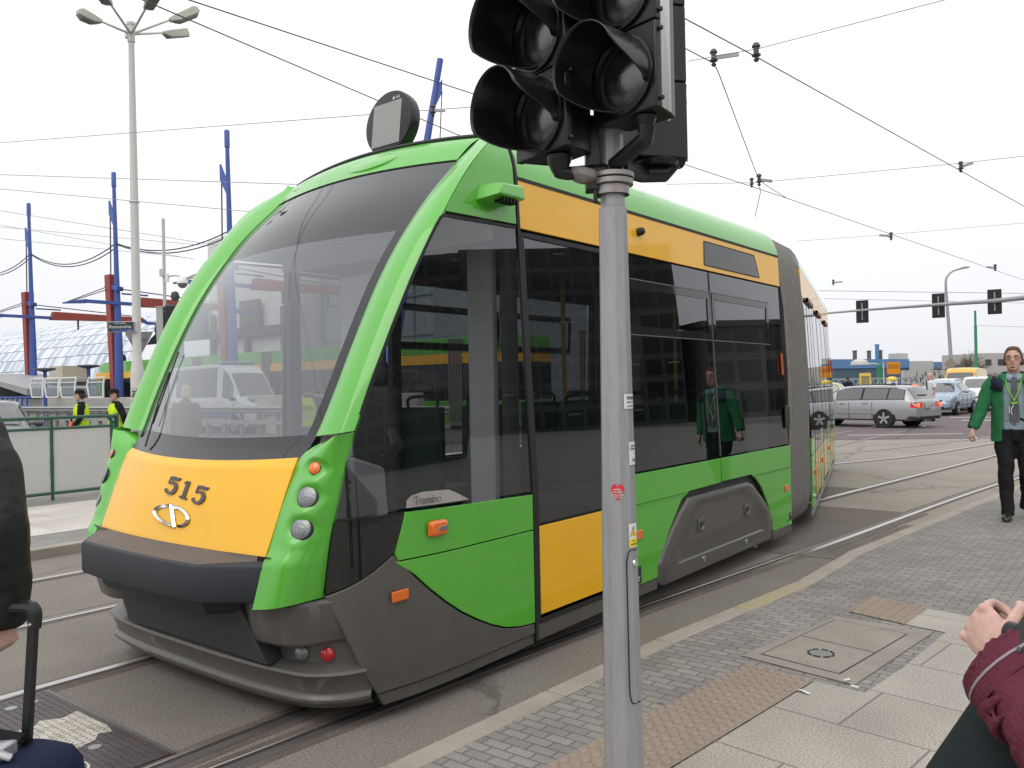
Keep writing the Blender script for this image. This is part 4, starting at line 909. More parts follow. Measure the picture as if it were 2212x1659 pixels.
q = MB(); q.add([PB(.131, -.034, .008), PB(.112, -.106, .008), PB(.112, -.106, .84), PB(.131, -.034, .84)], [(0, 1, 2, 3)]); q = q.build('side_plate', mat('side_plate_white', (.8, .8, .82), .35), hB); m_ = q.modifiers.new('solid', 'SOLIDIFY'); m_.thickness = .006; m_.offset = 0
hA, PA = head('signal_head', (.030, 2.95), (.195, 2.724), 2.395, 3)
# the head turned to the other street, seen from behind
mb = MB(); o = Vector((.575, 3.02, 2.43)) - Vector((.367, 2.9, .1)); x = Vector((.97, .24, 0)).normalized(); nn = Vector((.24, -.97, 0)).normalized()
PC = lambda a, d, z: o + x * a + nn * d + Vector((0, 0, z))
for k in range(3): mb.loft([[PC(sx * w_, d, z) for sx, z in ((-1, k * .283 + .002), (1, k * .283 + .002), (1, k * .283 + .28), (-1, k * .283 + .28))] for d, w_ in ((-.16, .14), (-.13, .14), (-.1, .13), (.0, .095))])
hC = mb.build('signal_head', BLACKPL, tl, bevel=.004)
mb = MB(); [mb.lathe([(.010, 0), (.008, .004), (0, .005)], 8, PC(.02, .0, z), Matrix.Rotation(R(90), 3, 'X')) for z in (.14, .42, .7)]; [mb.box(PC(.145, -.12, z), (.015, .015, .012)) for z in (.03, .25, .31, .55)]; mb.build('back_screw', STEEL, hC)
hC['label'] = 'black signal head seen from behind'
mb = MB(); mb.add([PA(-.165, -.035, .02), PA(-.165, -.035, .86), PA(.10, -.035, .86), PA(.10, -.035, .02)], [(0, 1, 2, 3)]); yb = mb.build('back_board', mat('board_yellow', (.75, .36, .02), .5), tl); so = yb.modifiers.new('solid', 'SOLIDIFY'); so.thickness = .004
# brackets
mb = MB(); c0 = Vector((0, 0, 2.33))
mb.tube([Vector((.0, -.04, 2.26)), PB(.05, -.05, -.075), PB(.055, -.05, -.03)], [.026, .028, .030], 12); mb.lathe([(.026, -.05), (.028, -.03), (.04, 0)], 12, PB(.05, -.05, 0)); mb.build('bracket', BLACKPL, tl, bevel=.003)
mb = MB(); mb.tube([Vector((-.02, -.02, 2.25)), PA(.04, -.09, -.06), PA(.03, -.06, -.055)], [.024, .024, .026], 12); mb.lathe([(.016, -.075), (.03, -.05), (.042, -.02), (.045, 0)], 14, PA(.03, -.06, 0)); mb.build('bracket', BLACKPL, tl, bevel=.003)
mb = MB(); mb.tube([Vector((.03, .0, 2.262)), PC(-.06, -.07, -.045), PC(.03, -.07, -.04), PC(.075, -.07, .0)], [.030, .034, .034, .024], 12); mb.lathe([(.075, -.02), (.085, .0)], 14, PC(0, -.07, 0)); mb.build('bracket', BLACKPL, tl, bevel=.003)
mb = MB(); mb.lathe([(0, -.05), (.035, -.045), (.06, -.02), (.066, .01), (.06, .02), (0, .02)], 18, Vector((-.105, -.03, 2.235)), Matrix.Rotation(R(12), 3, 'Y') @ Matrix.Diagonal((.85, .85, .62))); mb.build('buzzer', mat('buzzer_grey', (.36, .35, .33), .5, .3, var=.1, dirt=((.2, .09, .05), .7, 30)), tl)
# ------------------------------------------------------------------ surroundings
def at(x, y, Y):
    """place in the world seen at (x,y) of the 2212 x 1659 photograph when it is Y metres ahead (used to survey positions)"""
    a = (x - 1106) / 1780; b = -(y - 829.5) / 1780
    return Vector(((a + b * .02) * Y, Y, 1.6 + (b - a * .02 + .003) * Y))
BLUEM = mat('mast_blue', (.055, .10, .36), .45, var=.08)
REDM = mat('mast_red', (.32, .05, .04), .55, var=.15, vscale=2, dirt=((.25, .08, .06), .5, 3))
CABLE = mat('cable_dark', (.05, .05, .06), .6)
LGREY = mat('lamp_grey', (.50, .50, .48), .5, var=.06)
def simple(name, label, cat, m, mb, loc=(0, 0, 0), rz=0., group=None, bevel=0., angle=35):
    o = mb.build(name, m, None, bevel=bevel, angle=angle); o.location = loc; o.rotation_euler = (0, 0, rz); return tag(o, label, cat, group)

# --- row of blue and red station masts
mast_labels = ['tall blue mast with red strut furthest along the row beside the glass vault', 'tall blue mast with red strut rising behind the street name sign', 'tall blue mast cut off by the left edge of the tram windscreen']
for i, (mx_, my_) in enumerate(((-28.2, 48.5), (-20.1, 42.1), (-12.1, 35.7))):
    t = thing('station_mast', mast_labels[i], 'mast', (mx_, my_, 0), UANG, 'blue and red masts of the station roof')
    mb = MB(); mb.tube([(0, 0, 0), (.04, .0, 4), (0, 0, 8), (-.05, 0, 12.5)], [.24, .20, .12, .085], 12, 4); mb.lathe([(.115, 12.2), (.115, 12.9), (.09, 12.95), (0, 12.95)], 12, (-.05, 0, 0)); mb.build('pole', BLUEM, t)
    mb = MB(); mb.loft([[Vector((sx, .38 + sy + off, z)) for sx, sy in ((-wx, -wy), (wx, -wy), (wx, wy), (-wx, wy))] for z, wx, wy, off in ((0, .14, .12, -.12), (3, .2, .20, -.02), (7.75, .26, .26, .14))]); mb.build('strut', REDM, t, bevel=.01)
    mb = MB(); mb.bar((-1.6, -.1, 6.25), (1.0, -.1, 6.25), .16, .17); mb.loft([[(-1.6, -.18, 6.14), (-1.6, -.02, 6.14), (-1.6, -.02, 6.36), (-1.6, -.18, 6.36)], [(-2.7, -.14, 6.05), (-2.7, -.06, 6.05), (-2.7, -.06, 6.12), (-2.7, -.14, 6.12)]]); mb.bar((.2, -.1, 6.75), (1.6, -.1, 6.75), .08, .08); mb.build('cross_arm', BLUEM, t, bevel=.01)
    mb = MB(); mb.prism([(1.0, 6.12), (1.15, 6.62), (6.6, 6.55), (6.6, 6.28)], lambda a, b: Vector((a, -.3, b)), lambda a, b: Vector((a, .1, b))); mb.build('roof_beam', REDM, t, bevel=.01)
    mb = MB(); mb.prism([(6.6, 6.28), (6.6, 6.56), (7.0, 6.3), (8.2, 6.28), (8.2, 6.15), (7.0, 6.12)], lambda a, b: Vector((a, -.2, b)), lambda a, b: Vector((a, 0, b))); mb.build('beam_tip', BLUEM, t)
    mb = MB(); mb.bar((0, .95, 7.25), (0, -.35, 6.95), .34, .22); mb.build('strut_bracket', BLUEM, t, bevel=.01)
    mb = MB(); mb.prism([(0, 10.5), (0, 10.0), (.62, 10.9), (.62, 11.6)], lambda a, b: Vector((-.05, a, b)), lambda a, b: Vector((.05, a, b))); mb.build('top_bracket', BLUEM, t)
    mb = MB(); mb.tube([(0, .55, 11.0), (0, .6, 7.7)], .035, 6); mb.tube([(0, .9, 7.2), (-2.5, -.1, 6.15)], .025, 5); mb.tube([(.1, .9, 7.1), (-2.4, -.1, 6.15)], .025, 5); mb.tube([(0, -.35, 6.95), (6.4, -.1, 6.6)], .03, 5); mb.build('stay_cable', CABLE, t)
    mb = MB(); [mb.bar((a, -.1, 6.3), (a, -.1, 5.6), .08, .08) for a in (2.6, 5.2)]; mb.build('hanger', CABLE, t)
# end mast of the row leans over
t = thing('station_mast', 'leaning blue mast rising behind the tram roof next to the round display', 'mast', (-2.9, 28.2, 0), 0, 'blue and red masts of the station roof')
a, b = at(918, 330, 28.2) - Vector((-2.9, 28.2, 0)), at(951, 127, 28.2) - Vector((-2.9, 28.2, 0)); d = (b - a).normalized(); foot = a - d * (a.z / d.z)
mb = MB(); mb.tube([foot, a, b], [.26, .13, .09], 12); mb.lathe([(.11, -.7), (.11, 0), (0, .03)], 10, b, d.to_track_quat('Z', 'Y').to_matrix()); mb.build('pole', BLUEM, t)
mb = MB(); p = a.lerp(b, .55); q = at(953, 185, 28.2) - Vector((-2.9, 28.2, 0)); mb.prism([(0, -.3), (0, .3), (.32, .75), (.30, .3)], lambda u, v: p + Vector((u, -.04, v)), lambda u, v: p + Vector((u, .04, v))); mb.build('top_bracket', BLUEM, t)
mb = MB(); mb.tube([p + Vector((.3, 0, .35)), p + Vector((.12, 0, -2.6))], .02, 6); mb.build('stay_cable', CABLE, t)
# slack double cables between the masts
def wire(label, P, r=.008, m=None, name='overhead_wire', cat='wire', group='overhead wires above the crossing', sub=1, pairs=None):
    mb = MB(); mb.tube(P, r, 5, sub)
    if pairs: mb.tube(pairs, r, 5, sub)
    return simple(name, label, cat, m or CABLE, mb, group=group)
for lab, A, B, s in (('slack double cable hanging between the first and the second blue mast', (-28.2, 48.5, 10.0), (-20.1, 42.1, 9.33), .85), ('slack double cable hanging between the second blue mast and the tram', (-20.1, 42.1, 9.33), (-12.1, 35.7, 8.6), .6), ('slack double cable leaving the first blue mast at the left edge', (-36.2, 54.9, 10.5), (-28.2, 48.5, 10.0), .9)):
    A, B = Vector(A), Vector(B)
    P = [A.lerp(B, k / 12) - Vector((0, 0, 4 * s * (k / 12) * (1 - k / 12))) for k in range(13)]
    wire(lab, P, .03, pairs=[p - Vector((0, 0, .05 + .18 * k / 12)) for k, p in enumerate(P)], name='slack_cable', group='slack cables between the masts')

# --- glass vault of the station and the buildings beside it
R0 = Vector((-34.4, 80, 0))
vm = bpy.data.materials.new('vault_panes'); vm.use_nodes = True; n, l = nodes(vm); p = n['Principled BSDF']; p.inputs['Roughness'].default_value = .25
at_ = n.new('ShaderNodeAttribute'); at_.attribute_name = 'tone'; at_.attribute_type = 'GEOMETRY'
rp = n.new('ShaderNodeValToRGB'); rp.color_ramp.elements[0].color = (.30, .38, .47, 1); rp.color_ramp.elements[1].color = (.68, .71, .76, 1); l.new(at_.outputs['Fac'], rp.inputs[0]); l.new(rp.outputs[0], p.inputs['Base Color'])
SEAMM = mat('vault_seam', (.12, .17, .27), .5)
mb = MB(); NU, NV = 190, 18; Lv, hw, hh = 110., 12., 9.3
def vp(u, v): 
    th = math.pi * min(1, max(0, v / NV)) * .72 ; t = 10 - Lv * u / NU
    return R0 + N * t - U * (hw * math.cos(th) * 1.0) + Vector((0, 0, hh * math.sin(th) ** .9))
tones = []
for u in range(NU):
    for v in range(NV):
        sh = .5 * v; q = [vp(u + sh - 15, v), vp(u + 1 + sh - 15, v), vp(u + 1.5 + sh - 15, v + 1), vp(u + .5 + sh - 15, v + 1)]
        c = sum(q, Vector()) / 4; k = .03
        q2 = [x + (c - x) * .045 for x in q]
        mb.add(q2, [(0, 1, 2, 3)], 0); band = 1 if (u * 2 - v) % 6 < 3 else 0
        tones.append(min(1, max(0, (.9 if ((u * 3 + v * 2) % 7 < 3 or (u - v) % 5 == 0) else .2) + random.uniform(-.2, .2))))
nm = len(mb.f)
mb.grid([[vp(u * 5 - 10, v) - U * -.06 - Vector((0, 0, .05)) for v in range(NV + 1)] for u in range(NU // 5 + 1)], 1); tones += [0] * (len(mb.f) - nm)
dome = mb.build('vault_roof', [vm, SEAMM], None, flip=False); tag(dome, 'long curved glass vault of pale blue and white diamond panes', 'building')
ca = dome.data.attributes.new('tone', 'FLOAT', 'FACE'); ca.data.foreach_set('value', tones)
WHB = mat('white_cladding', (.62, .62, .61), .6, var=.05, vscale=.5); GLB = mat('curtain_glass', (.30, .36, .40), .15, var=.08, vscale=.3); DKB = mat('dark_gallery', (.07, .07, .075), .5)
sb = thing('station_building', 'white station building with dark gallery and green glass hall behind the police van', 'building', tuple(R0 + N * 19), UANG)
mb = MB(); mb.prism([(0, 0), (-11, 0), (-11, 13.6), (-8, 13.9), (0, 13.2)], lambda a, b: Vector((-6, a, b)), lambda a, b: Vector((14, a, b))); mb.build('wall', WHB, sb)
mb = MB(); mb.prism([(-11.3, 0), (-22, 0), (-22, 10.4), (-11.3, 10.2)], lambda a, b: Vector((-4, a, b)), lambda a, b: Vector((14, a, b))); mb.build('glass_hall', GLB, sb)
mb = MB(); [mb.box((-4.05, -11.3 - 1.8 * k, 5), (.1, .08, 10)) for k in range(6)]; [mb.box((-4.05, -16.6, z), (.1, 10.6, .08)) for z in (2.5, 5, 7.5, 10.2)]; mb.build('mullion', mat('mullion_grey', (.25, .28, .3), .5), sb)
mb = MB(); mb.box((-6.2, -5.5, 5.9), (.5, 9.5, .7)); mb.box((-6.2, -5.5, 3.4), (.5, 9.5, .8)); mb.box((-6.4, -6, 7.2), (.2, 2.4, 2.0)); [mb.box((-6.3, -1 - 4.4 * k, 4.5), (.3, .35, 6)) for k in range(3)]; mb.build('gallery', DKB, sb)
# --- second tram in the station street
bt = thing('tram', 'green and yellow tram passing in the distance behind the masts', 'tram', tuple(Vector((-22.6, 44.4, 0)) + U * 2.4 - N * 5), math.atan2(N.y, N.x))
def B(x, y, z): return Vector((x, y, z))
def btp(name, x0, x1, z0, z1, m, o=0.):
    mb = MB(); mb.box(((x0 + x1) / 2, 1.2, (z0 + z1) / 2), (x1 - x0 - .02, 2.36 + 2 * o, z1 - z0 - .01)); return mb.build(name, m, bt, bevel=.02)
mb = MB(); mb.loft([[B(x, 1.2 + s * w, z) for s, z in ((-1, z0), (1, z0), (1, z1), (-1, z1))] for x, z0, z1, w in ((.0, 2.95, 3.0, .7), (.4, 2.9, 3.35, 1.05), (1.2, 2.9, 3.5, 1.12), (32, 2.9, 3.5, 1.12))]); mb.build('roof', GREEN, bt, bevel=.03)
btp('yellow_band', .15, 32, 2.5, 2.9, YELLOW); btp('window_row', .75, 32, 1.1, 2.5, GLOSSW, -.01); btp('lower_panel', .6, 32, .3, 1.1, GREEN)
mb = MB(); mb.prism([(.15, 2.5), (.0, 2.9), (-.15, 2.5), (-.75, 1.0), (-.8, .3), (.6, .3), (.75, 1.1)], lambda a, b: B(a, 0.1, b), lambda a, b: B(a, 2.3, b)); mb.build('cab', GREEN, bt, bevel=.05)
mb = MB(); mb.prism([(.1, 2.45), (-.16, 2.45), (-.72, 1.15), (.6, 1.15)], lambda a, b: B(a, .05, b), lambda a, b: B(a, 2.35, b)); mb.build('cab_window', GLOSSW, bt)
for k in range(6): 
    mb = MB(); [mb.box((4.9 + 6 * k + .12 * j, 1.2, 1.9), (.07, 2.44, 3.1)) for j in range(6)]; mb.build('bellows', BEL, bt)
mb = MB(); mb.box((14.6, -.0, 2.7), (2.2, .06, .3)); mb.build('line_display', mat('display_dark_red', (.03, .01, .01), .3), bt)
mb = MB(); mb.lathe([(.3, -.05), (.3, .05), (0, .05)], 16, (.9, 1.2, 3.75), Matrix.Rotation(R(90), 4, 'Y')); mb.build('roof_display', BLACKPL, bt)
# --- parapet, guard rails, glazed screens and small lamps along the bridge
PW = mat('parapet_concrete', (.42, .41, .38), .8, var=.12, vscale=1.2, bump=.1, bscale=20); GRL = mat('guard_rail_zinc', (.33, .33, .32), .5, .4, var=.15)
P0 = Vector((-20.9, 40.2, 0)); RN = math.atan2(N.y, N.x)
mb = MB(); mb.box((0, 0, 1.1), (46, .3, .72)); mb.box((0, .1, .37), (46, .3, .75)); simple('parapet', 'long pale concrete parapet in front of the masts', 'wall', PW, mb, P0, RN, bevel=.02)
for lab, off, zz in (('long galvanised guard rail on posts in front of the pale parapet', -1.8, .98),):
    gr = thing('guard_rail', lab, 'guard rail', tuple(P0 + U * off), RN)
    mb = MB(); mb.prism([(0, .12), (.08, .06), (.0, 0), (.08, -.06), (0, -.12), (-.02, -.12), (-.02, .12)], lambda a, b: Vector((-16, -a - .1, zz + b)), lambda a, b: Vector((26, -a - .1, zz + b))); mb.build('rail_beam', GRL, gr)
    mb = MB(); mb.box((5, -.1, .55), (42, .06, .14)); mb.build('rail_beam', GRL, gr)
    for k in range(40):
        mb = MB(); mb.box((-15.5 + k * 1.05, 0, .5), (.12, .12, 1.0)); mb.build('post', mat('rail_post', (.22, .21, .20), .6, .2), gr)
PANE = glass('screen_pane', (.75, .8, .82), 1.4, (.6, .65, .66), .12)
def screen(label, x0, x1, Y):
    a, b = at(x0, 858, Y), at(x1, 858, Y + (at(x1, 0, Y).x - at(x0, 0, Y).x) * -.55); t = thing('glass_screen', label, 'glass screen', tuple(a), math.atan2(b.y - a.y, b.x - a.x), 'white framed glass screens along the tram stop'); L = (b - a).length
    mb = MB(); P = [(0, 0, 0), (-.12, 0, .55), (.0, 0, .9), (L, 0, .9), (L - .1, 0, .55), (L - .1, 0, 0), (0, 0, 0)]
    for p, q in zip(P, P[1:]): mb.bar(p, q, .06, .06)
    mb.bar((-.05, 0, .68), (L - .05, 0, .68), .04, .04); mb.build('frame', WHITE, t)
    mb = MB(); mb.box((L / 2 - .05, 0, .42), (L - .1, .012, .75)); mb.build('pane', PANE, t)
for k, (x0, x1) in enumerate(((70, 96), (101, 130), (134, 166), (193, 227))):
    screen(['white framed glass screen left of the small blue lamp', 'white framed glass screen between the lamp and the kiosk', 'white framed glass screen in front of the beige kiosk', 'widest white framed glass screen in front of the distant tram cab'][k], x0, x1, 39.5 - k * .6)
for lab, x, y, Y in (('small blue park lamp left of the beige kiosk', 97, 797, 41), ('small blue park lamp right of the beige kiosk', 191, 790, 41)):
    c = at(x, y, Y); t = thing('park_lamp', lab, 'lamp', (c.x, c.y, 0), 0, 'small blue lamps on the tram stop'); mb = MB(); mb.tube([(0, 0, 0), (0, 0, c.z)], .09, 8); mb.build('post', BLUEM, t)
    mb = MB(); mb.lathe([(.1, -.15), (.5, -.04), (.5, .03), (0, .06)], 14, (0, 0, c.z)); mb.build('lamp_head', mat('lamp_dark', (.08, .09, .11), .5), t)
c = at(155, 858, 46); t = thing('kiosk', 'small beige flat roofed kiosk in front of the glass vault', 'kiosk', (c.x, c.y, 0), RN)
mb = MB(); mb.box((0, 0, 1.2), (1.7, 2, 2.4)); mb.build('wall', mat('kiosk_beige', (.45, .41, .34), .7, var=.1), t)
mb = MB(); mb.box((-.1, -.2, 2.4), (2.7, 2.4, .14)); mb.build('canopy', mat('kiosk_roof', (.36, .33, .29), .7, var=.15), t)
mb = MB(); mb.box((-.3, 0, 2.85), (1.7, 1.4, .75)); mb.build('roof_box', mat('kiosk_beige', (.45, .41, .34)), t); mb = MB(); mb.box((.2, -1.02, 1.4), (1.0, .06, 1.5)); mb.build('window', GLOSSW, t)
c = at(20, 845, 50); t = thing('shop_pavilion', 'low pavilion with pale roof sign at the left edge of the vault', 'building', (c.x, c.y, 0), RN)
mb = MB(); mb.box((0, 0, 1.3), (7, 4, 2.6)); mb.build('wall', mat('pavilion_grey', (.22, .22, .23), .6, var=.2, vscale=1), t)
mb = MB(); mb.box((.4, -2.1, 3.1), (4.4, .15, 1.5)); sg_ = mb.build('sign_board', mat('sign_green_white', (.42, .50, .46), .6), t); text('sign_lettering', 'CITY CENTER', .55, SRED, sg_, frame((.6, -2.19, 3.4), (1, 0, 0), (0, 0, 1)), .005)
mb = MB(); mb.prism([(-3.5, 0), (3.8, -.2), (3.8, .15), (-3.5, .2)], lambda a, b: Vector((a + 5.5, -2.6, 2.3 + b - .12 * a)), lambda a, b: Vector((a + 5.5, 1, 2.3 + b - .12 * a))); mb.build('canopy', mat('canopy_grey', (.30, .30, .31), .6, var=.1), t)
mb = MB(); [mb.box((-3 + k * 1.2, -2.05, 1.4), (.9, .06, 1.5)) for k in range(6)]; mb.build('window', GLOSSW, t)
bl = thing('railing', 'low blue railing left of the glass screens', 'railing', tuple(at(40, 858, 41)), RN); mb = MB(); [mb.bar((-4, 0, z), (1.6, 0, z), .06, .06) for z in (.0, -.45)]; [mb.box((-3.8 + k * .6, 0, -.2), (.12, .08, .5)) for k in range(9)]; mb.build('rail_bar', BLUEM, bl)

# --- white street lamp with six arms, street name sign and the back of a road sign
Lx = at(298, 850, 25); lamp = thing('street_lamp', 'tall white street lamp with six arms at the left of the tram', 'street lamp', (Lx.x, Lx.y, 0))
zt = at(295, 62, 25).z
mb = MB(); mb.lathe([(.20, 0), (.20, 2.15), (.185, 2.35), (.13, 2.75), (.125, 2.8), (.118, 7.4), (.118, 7.41)], 16, (0, 0, 0)); mb.lathe([(.155, 2.4), (.155, 7.42), (.115, 7.45), (.085, zt - .4), (.11, zt - .4), (.11, zt + .1), (.13, zt + .12), (.13, zt + .2), (0, zt + .2)][1:], 16, (0, 0, 0)); mb.build('pole', mat('lamp_white', (.58, .575, .54), .5, var=.05, vscale=2), lamp, angle=25)
for (x, y), yy in (((188, 33), 1.0), ((402, 29), -.8), ((382, 69), -2.2), ((280, 72), -2.4), ((330, -12), 1.8), ((215, -25), 2.2)):
    p = at(x, y, 25 - yy) - Vector((Lx.x, Lx.y, 0)); root = Vector((0, 0, zt - .15)); d = (p - root); e = root + d * .72
    mb = MB(); mb.tube([root, e], [.045, .03], 8); ar = mb.build('arm', mat('lamp_white', (.58, .575, .54)), lamp)
    dd = Vector((d.x, d.y, d.z)).normalized(); sd_ = dd.cross(SKYV).normalized(); up = sd_.cross(dd)
    Pq = lambda a, b, c: root + dd * a + sd_ * b + up * c
    L0, L1 = d.length * .68, d.length * 1.22
    mb = MB(); mb.loft([[Pq(a, -w, h0), Pq(a, w, h0), Pq(a, w * .8, h1), Pq(a, -w * .8, h1)] for a, w, h0, h1 in ((L0, .08, -.05, .05), (L0 + .25, .14, -.14, .08), (L1 - .12, .17, -.14, .12), (L1, .12, -.08, .06))]); mb.build('lamp_head', mat('lamp_head_beige', (.45, .44, .38), .5, var=.05), lamp, bevel=.02)
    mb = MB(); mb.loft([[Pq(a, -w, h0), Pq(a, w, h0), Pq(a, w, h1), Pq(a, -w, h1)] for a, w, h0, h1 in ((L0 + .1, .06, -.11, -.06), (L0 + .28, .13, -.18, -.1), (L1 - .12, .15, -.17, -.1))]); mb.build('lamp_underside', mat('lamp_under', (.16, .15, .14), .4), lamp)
mb = MB(); mb.box((-.0, -.21, 1.55), (.22, .01, .5)); po = mb.build('poster', mat('poster_white', (.5, .5, .48), .7), lamp)
mb = MB(); [mb.box((random.uniform(-.08, .08), -.218, 1.33 + .05 * k), (random.uniform(.05, .16), .006, random.uniform(.015, .04))) for k in range(9)]; mb.build('poster_print', INK, po)
c = at(262, 706, 24.8); t = thing('street_sign', 'dark street name plate fixed to the white street lamp', 'street sign', tuple(c))
mb = MB(); mb.box((0, 0, 0), (.80, .03, .32)); pl = mb.build('plate', mat('sign_rim', (.5, .5, .5), .4), t, bevel=.01); mb = MB(); mb.box((0, -.018, .0), (.765, .01, .285)); fc = mb.build('face', mat('sign_navy', (.022, .026, .035), .4), t)
mb = MB(); mb.box((.05, -.022, -.11), (.64, .008, .06)); mb.build('blue_stripe', mat('sign_blue', (.02, .09, .26), .4), t)
fr_ = lambda x, z: frame((x, -.0265, z), (1, 0, 0), (0, 0, 1))
text('lettering', 'Roosevelta', .135, WHITE, fc, fr_(-.02, 0), .001, space=1.1); text('lettering', 'ulica Franklina', .06, WHITE, fc, fr_(-.02, .105), .001); text('lettering', 'Centrum', .035, WHITE, fc, fr_(.26, -.115), .001)
mb = MB(); mb.box((.36, .05, .0), (.2, .05, .3)); mb.build('bracket', LGREY, t)
c = at(300, 742, 25.35); t = thing('road_sign', 'grey back of a triangular road sign fixed to the lamp post', 'road sign', tuple(c))
mb = MB(); q = [(-.43, .33), (-.40, .36), (.40, .36), (.43, .33), (.03, -.40), (-.03, -.40)]; mb.prism(q, lambda a, b: Vector((a, 0, b)), lambda a, b: Vector((a, .02, b))); mb.build('panel', mat('sign_back', (.27, .27, .27), .5, .3, var=.05), t)
mb = MB(); mb.box((0, -.02, .15), (.5, .03, .04)); mb.build('clamp_bar', STEEL, t)

# --- signal post and camera mast on the island
c = at(347, 664, 13); t = thing('signal_post', 'grey signal post on the island with a black signal head seen from behind', 'traffic light', (c.x, c.y, .1))
mb = MB(); mb.box((0, 0, (c.z - .1) / 2), (.11, .11, c.z - .1)); mb.box((0, 0, c.z - .1), (.13, .13, .02)); mb.build('post', mat('post_grey', (.36, .36, .35), .5, .2, var=.06), t, bevel=.01)
mb = MB(); mb.box((.20, .03, c.z - .48), (.24, .2, .84)); mb.build('signal_head', BLACKPL, t, bevel=.03); mb = MB(); mb.box((.08, .0, c.z - .16), (.16, .03, .03)); mb.box((.08, .0, c.z - .8), (.16, .03, .03)); mb.build('bracket', STEEL, t)
mb = MB(); mb.lathe([(.05, -.06), (.07, .0), (.05, .07), (0, .09)], 12, (.21, .05, c.z + .07)); mb.build('horn', mat('horn_brown', (.06, .05, .05), .5), t)
mb = MB(); mb.lathe([(.04, -.08), (.06, .0), (.04, .08), (0, .09)], 12, (-.08, .08, c.z - .45)); mb.build('button_box', BLACKPL, t)
c = at(352, 472, 13.6); t = thing('camera_mast', 'thin grey mast carrying a white dome camera', 'camera mast', (c.x, c.y, .1))
mb = MB(); mb.tube([(0, 0, 0), (0, 0, c.z - .1)], .026, 10); mb.build('pole', LGREY, t)
z0 = at(360, 600, 13.6).z - .1
mb = MB(); mb.box((.05, -.01, z0), (.05, .06, .13)); mb.tube([(.05, 0, z0 + .02), (.14, 0, z0 + .04), (.24, 0, z0 + .03), (.29, 0, z0 - .02)], .022, 8, 4); mb.build('bracket', WHITE, t)
mb = MB(); mb.lathe([(.05, .05), (.085, .0), (.09, -.05)], 16, (.30, 0, z0 - .05)); mb.build('camera_housing', WHITE, t); mb = MB(); mb.lathe([(.082, -.05), (.07, -.09), (.04, -.12), (0, -.13)], 16, (.30, 0, z0 - .05)); mb.build('camera_dome', mat('dome_grey', (.18, .18, .2), .1), t)
mb = MB(); mb.box((-.02, -.03, c.z - 1.5 + .5), (.07, .05, .12)); mb.build('junction_box', LGREY, t)

# --- green railing with frosted panels on the island
FG = mat('railing_green', (.012, .085, .05), .4, var=.08, coat=.2)
FROST = mat('frosted_panel', (.66, .66, .645), .3, var=.03, vscale=3, dirt=((.55, .50, .46), .4, 2.5))
_n, _l = nodes(FROST); _t = _n.new('ShaderNodeBsdfTranslucent'); _t.inputs[0].default_value = (.82, .81, .79, 1); _m = _n.new('ShaderNodeMixShader'); _m.inputs[0].default_value = .6
_l.new(_n['Principled BSDF'].outputs[0], _m.inputs[1]); _l.new(_t.outputs[0], _m.inputs[2]); _l.new(_m.outputs[0], _n['Material Output'].inputs[0])
A, Bq = Vector((-7.9, 10.15, 0)), Vector((-6.08, 12.5, 0)); d = (Bq - A); Lf = d.length
t = thing('railing', 'green metal railing with frosted panels on the island', 'railing', tuple(A), math.atan2(d.y, d.x)); A_ = lambda x, z: Vector((x, 0, z))
mb = MB(); mb.tube([A_(-.6, 1.28), A_(Lf - .22, 1.28), A_(Lf - .06, 1.24), A_(Lf, 1.1), A_(Lf, .1)], .026, 10, 3); mb.build('top_rail', FG, t)
mb = MB(); mb.tube([A_(-.6, 1.13), A_(Lf, 1.13)], .022, 8); mb.build('middle_rail', FG, t); mb = MB(); mb.tube([A_(-.6, .2), A_(Lf, .2)], .022, 8); mb.build('bottom_rail', FG, t)
for k in range(4):
    x = Lf - .87 * k
    mb = MB(); mb.tube([A_(x, .05), A_(x, 1.28 if k % 2 else 1.13)], .024, 8); mb.build('post', FG, t)
    if k < 3: mb = MB(); mb.box(A_(x - .435, .665), (.80, .012, .88)); mb.build('panel', FROST, t)
p = at(251, 893, 12.6); mb = MB(); mb.tube([(0, 0, 0), (0, 0, p.z)], .036, 10); simple('bollard', 'dark green post standing at the end of the green railing', 'post', FG, mb, (p.x, p.y, 0))

# ------------------------------------------------------------------ right-hand side
# signal gantry
t = thing('signal_gantry', 'long grey steel arm across the road carrying three signal heads seen from behind', 'traffic light', (0, 0, 0))
PTS = [at(1770, 678, 43.2), at(1862, 670, 42), at(2027, 658, 38), at(2149, 650, 35), at(2240, 640, 33)]
GALV = mat('gantry_grey', (.36, .37, .38), .5, .3, var=.05)
end = PTS[-1]; mb = MB(); mb.tube(PTS, [.05, .06, .08, .095, .11], 10); mb.build('arm', GALV, t)
mb = MB(); mb.tube([end, Vector((end.x + .5, end.y - .6, end.z - .1)), Vector((end.x + .7, end.y - .8, 0))], [.11, .13, .16], 10); mb.build('mast', GALV, t)
for k, (x, y0, y1, wd, Y) in enumerate(((1862, 648, 697, 25, 42), (2027, 633, 686, 25, 38), (2149, 624, 678, 27, 35))):
    c = at(x, (y0 + y1) / 2, Y); h = (y1 - y0) / 1780 * Y; w = wd / 1780 * Y; a = R(-28)
    Rm = Matrix.Rotation(a, 3, 'Z'); mb = MB(); mb.box(c + Rm @ Vector((0, .18, 0)), (w, .04, h), 0, Rm); mb.box(c + Rm @ Vector((0, .26, 0)), (w * .6, .16, h * .85), 0, Rm); mb.build('signal_head', BLACKPL, t, bevel=.04)
    mb = MB(); mb.box(c + Rm @ Vector((0, .12, .0)), (.05, .05, h * .75), 0, Rm); mb.box(c + Rm @ Vector((0, .10, .0)), (.14, .1, .1), 0, Rm); mb.build('clamp', STEEL, t)
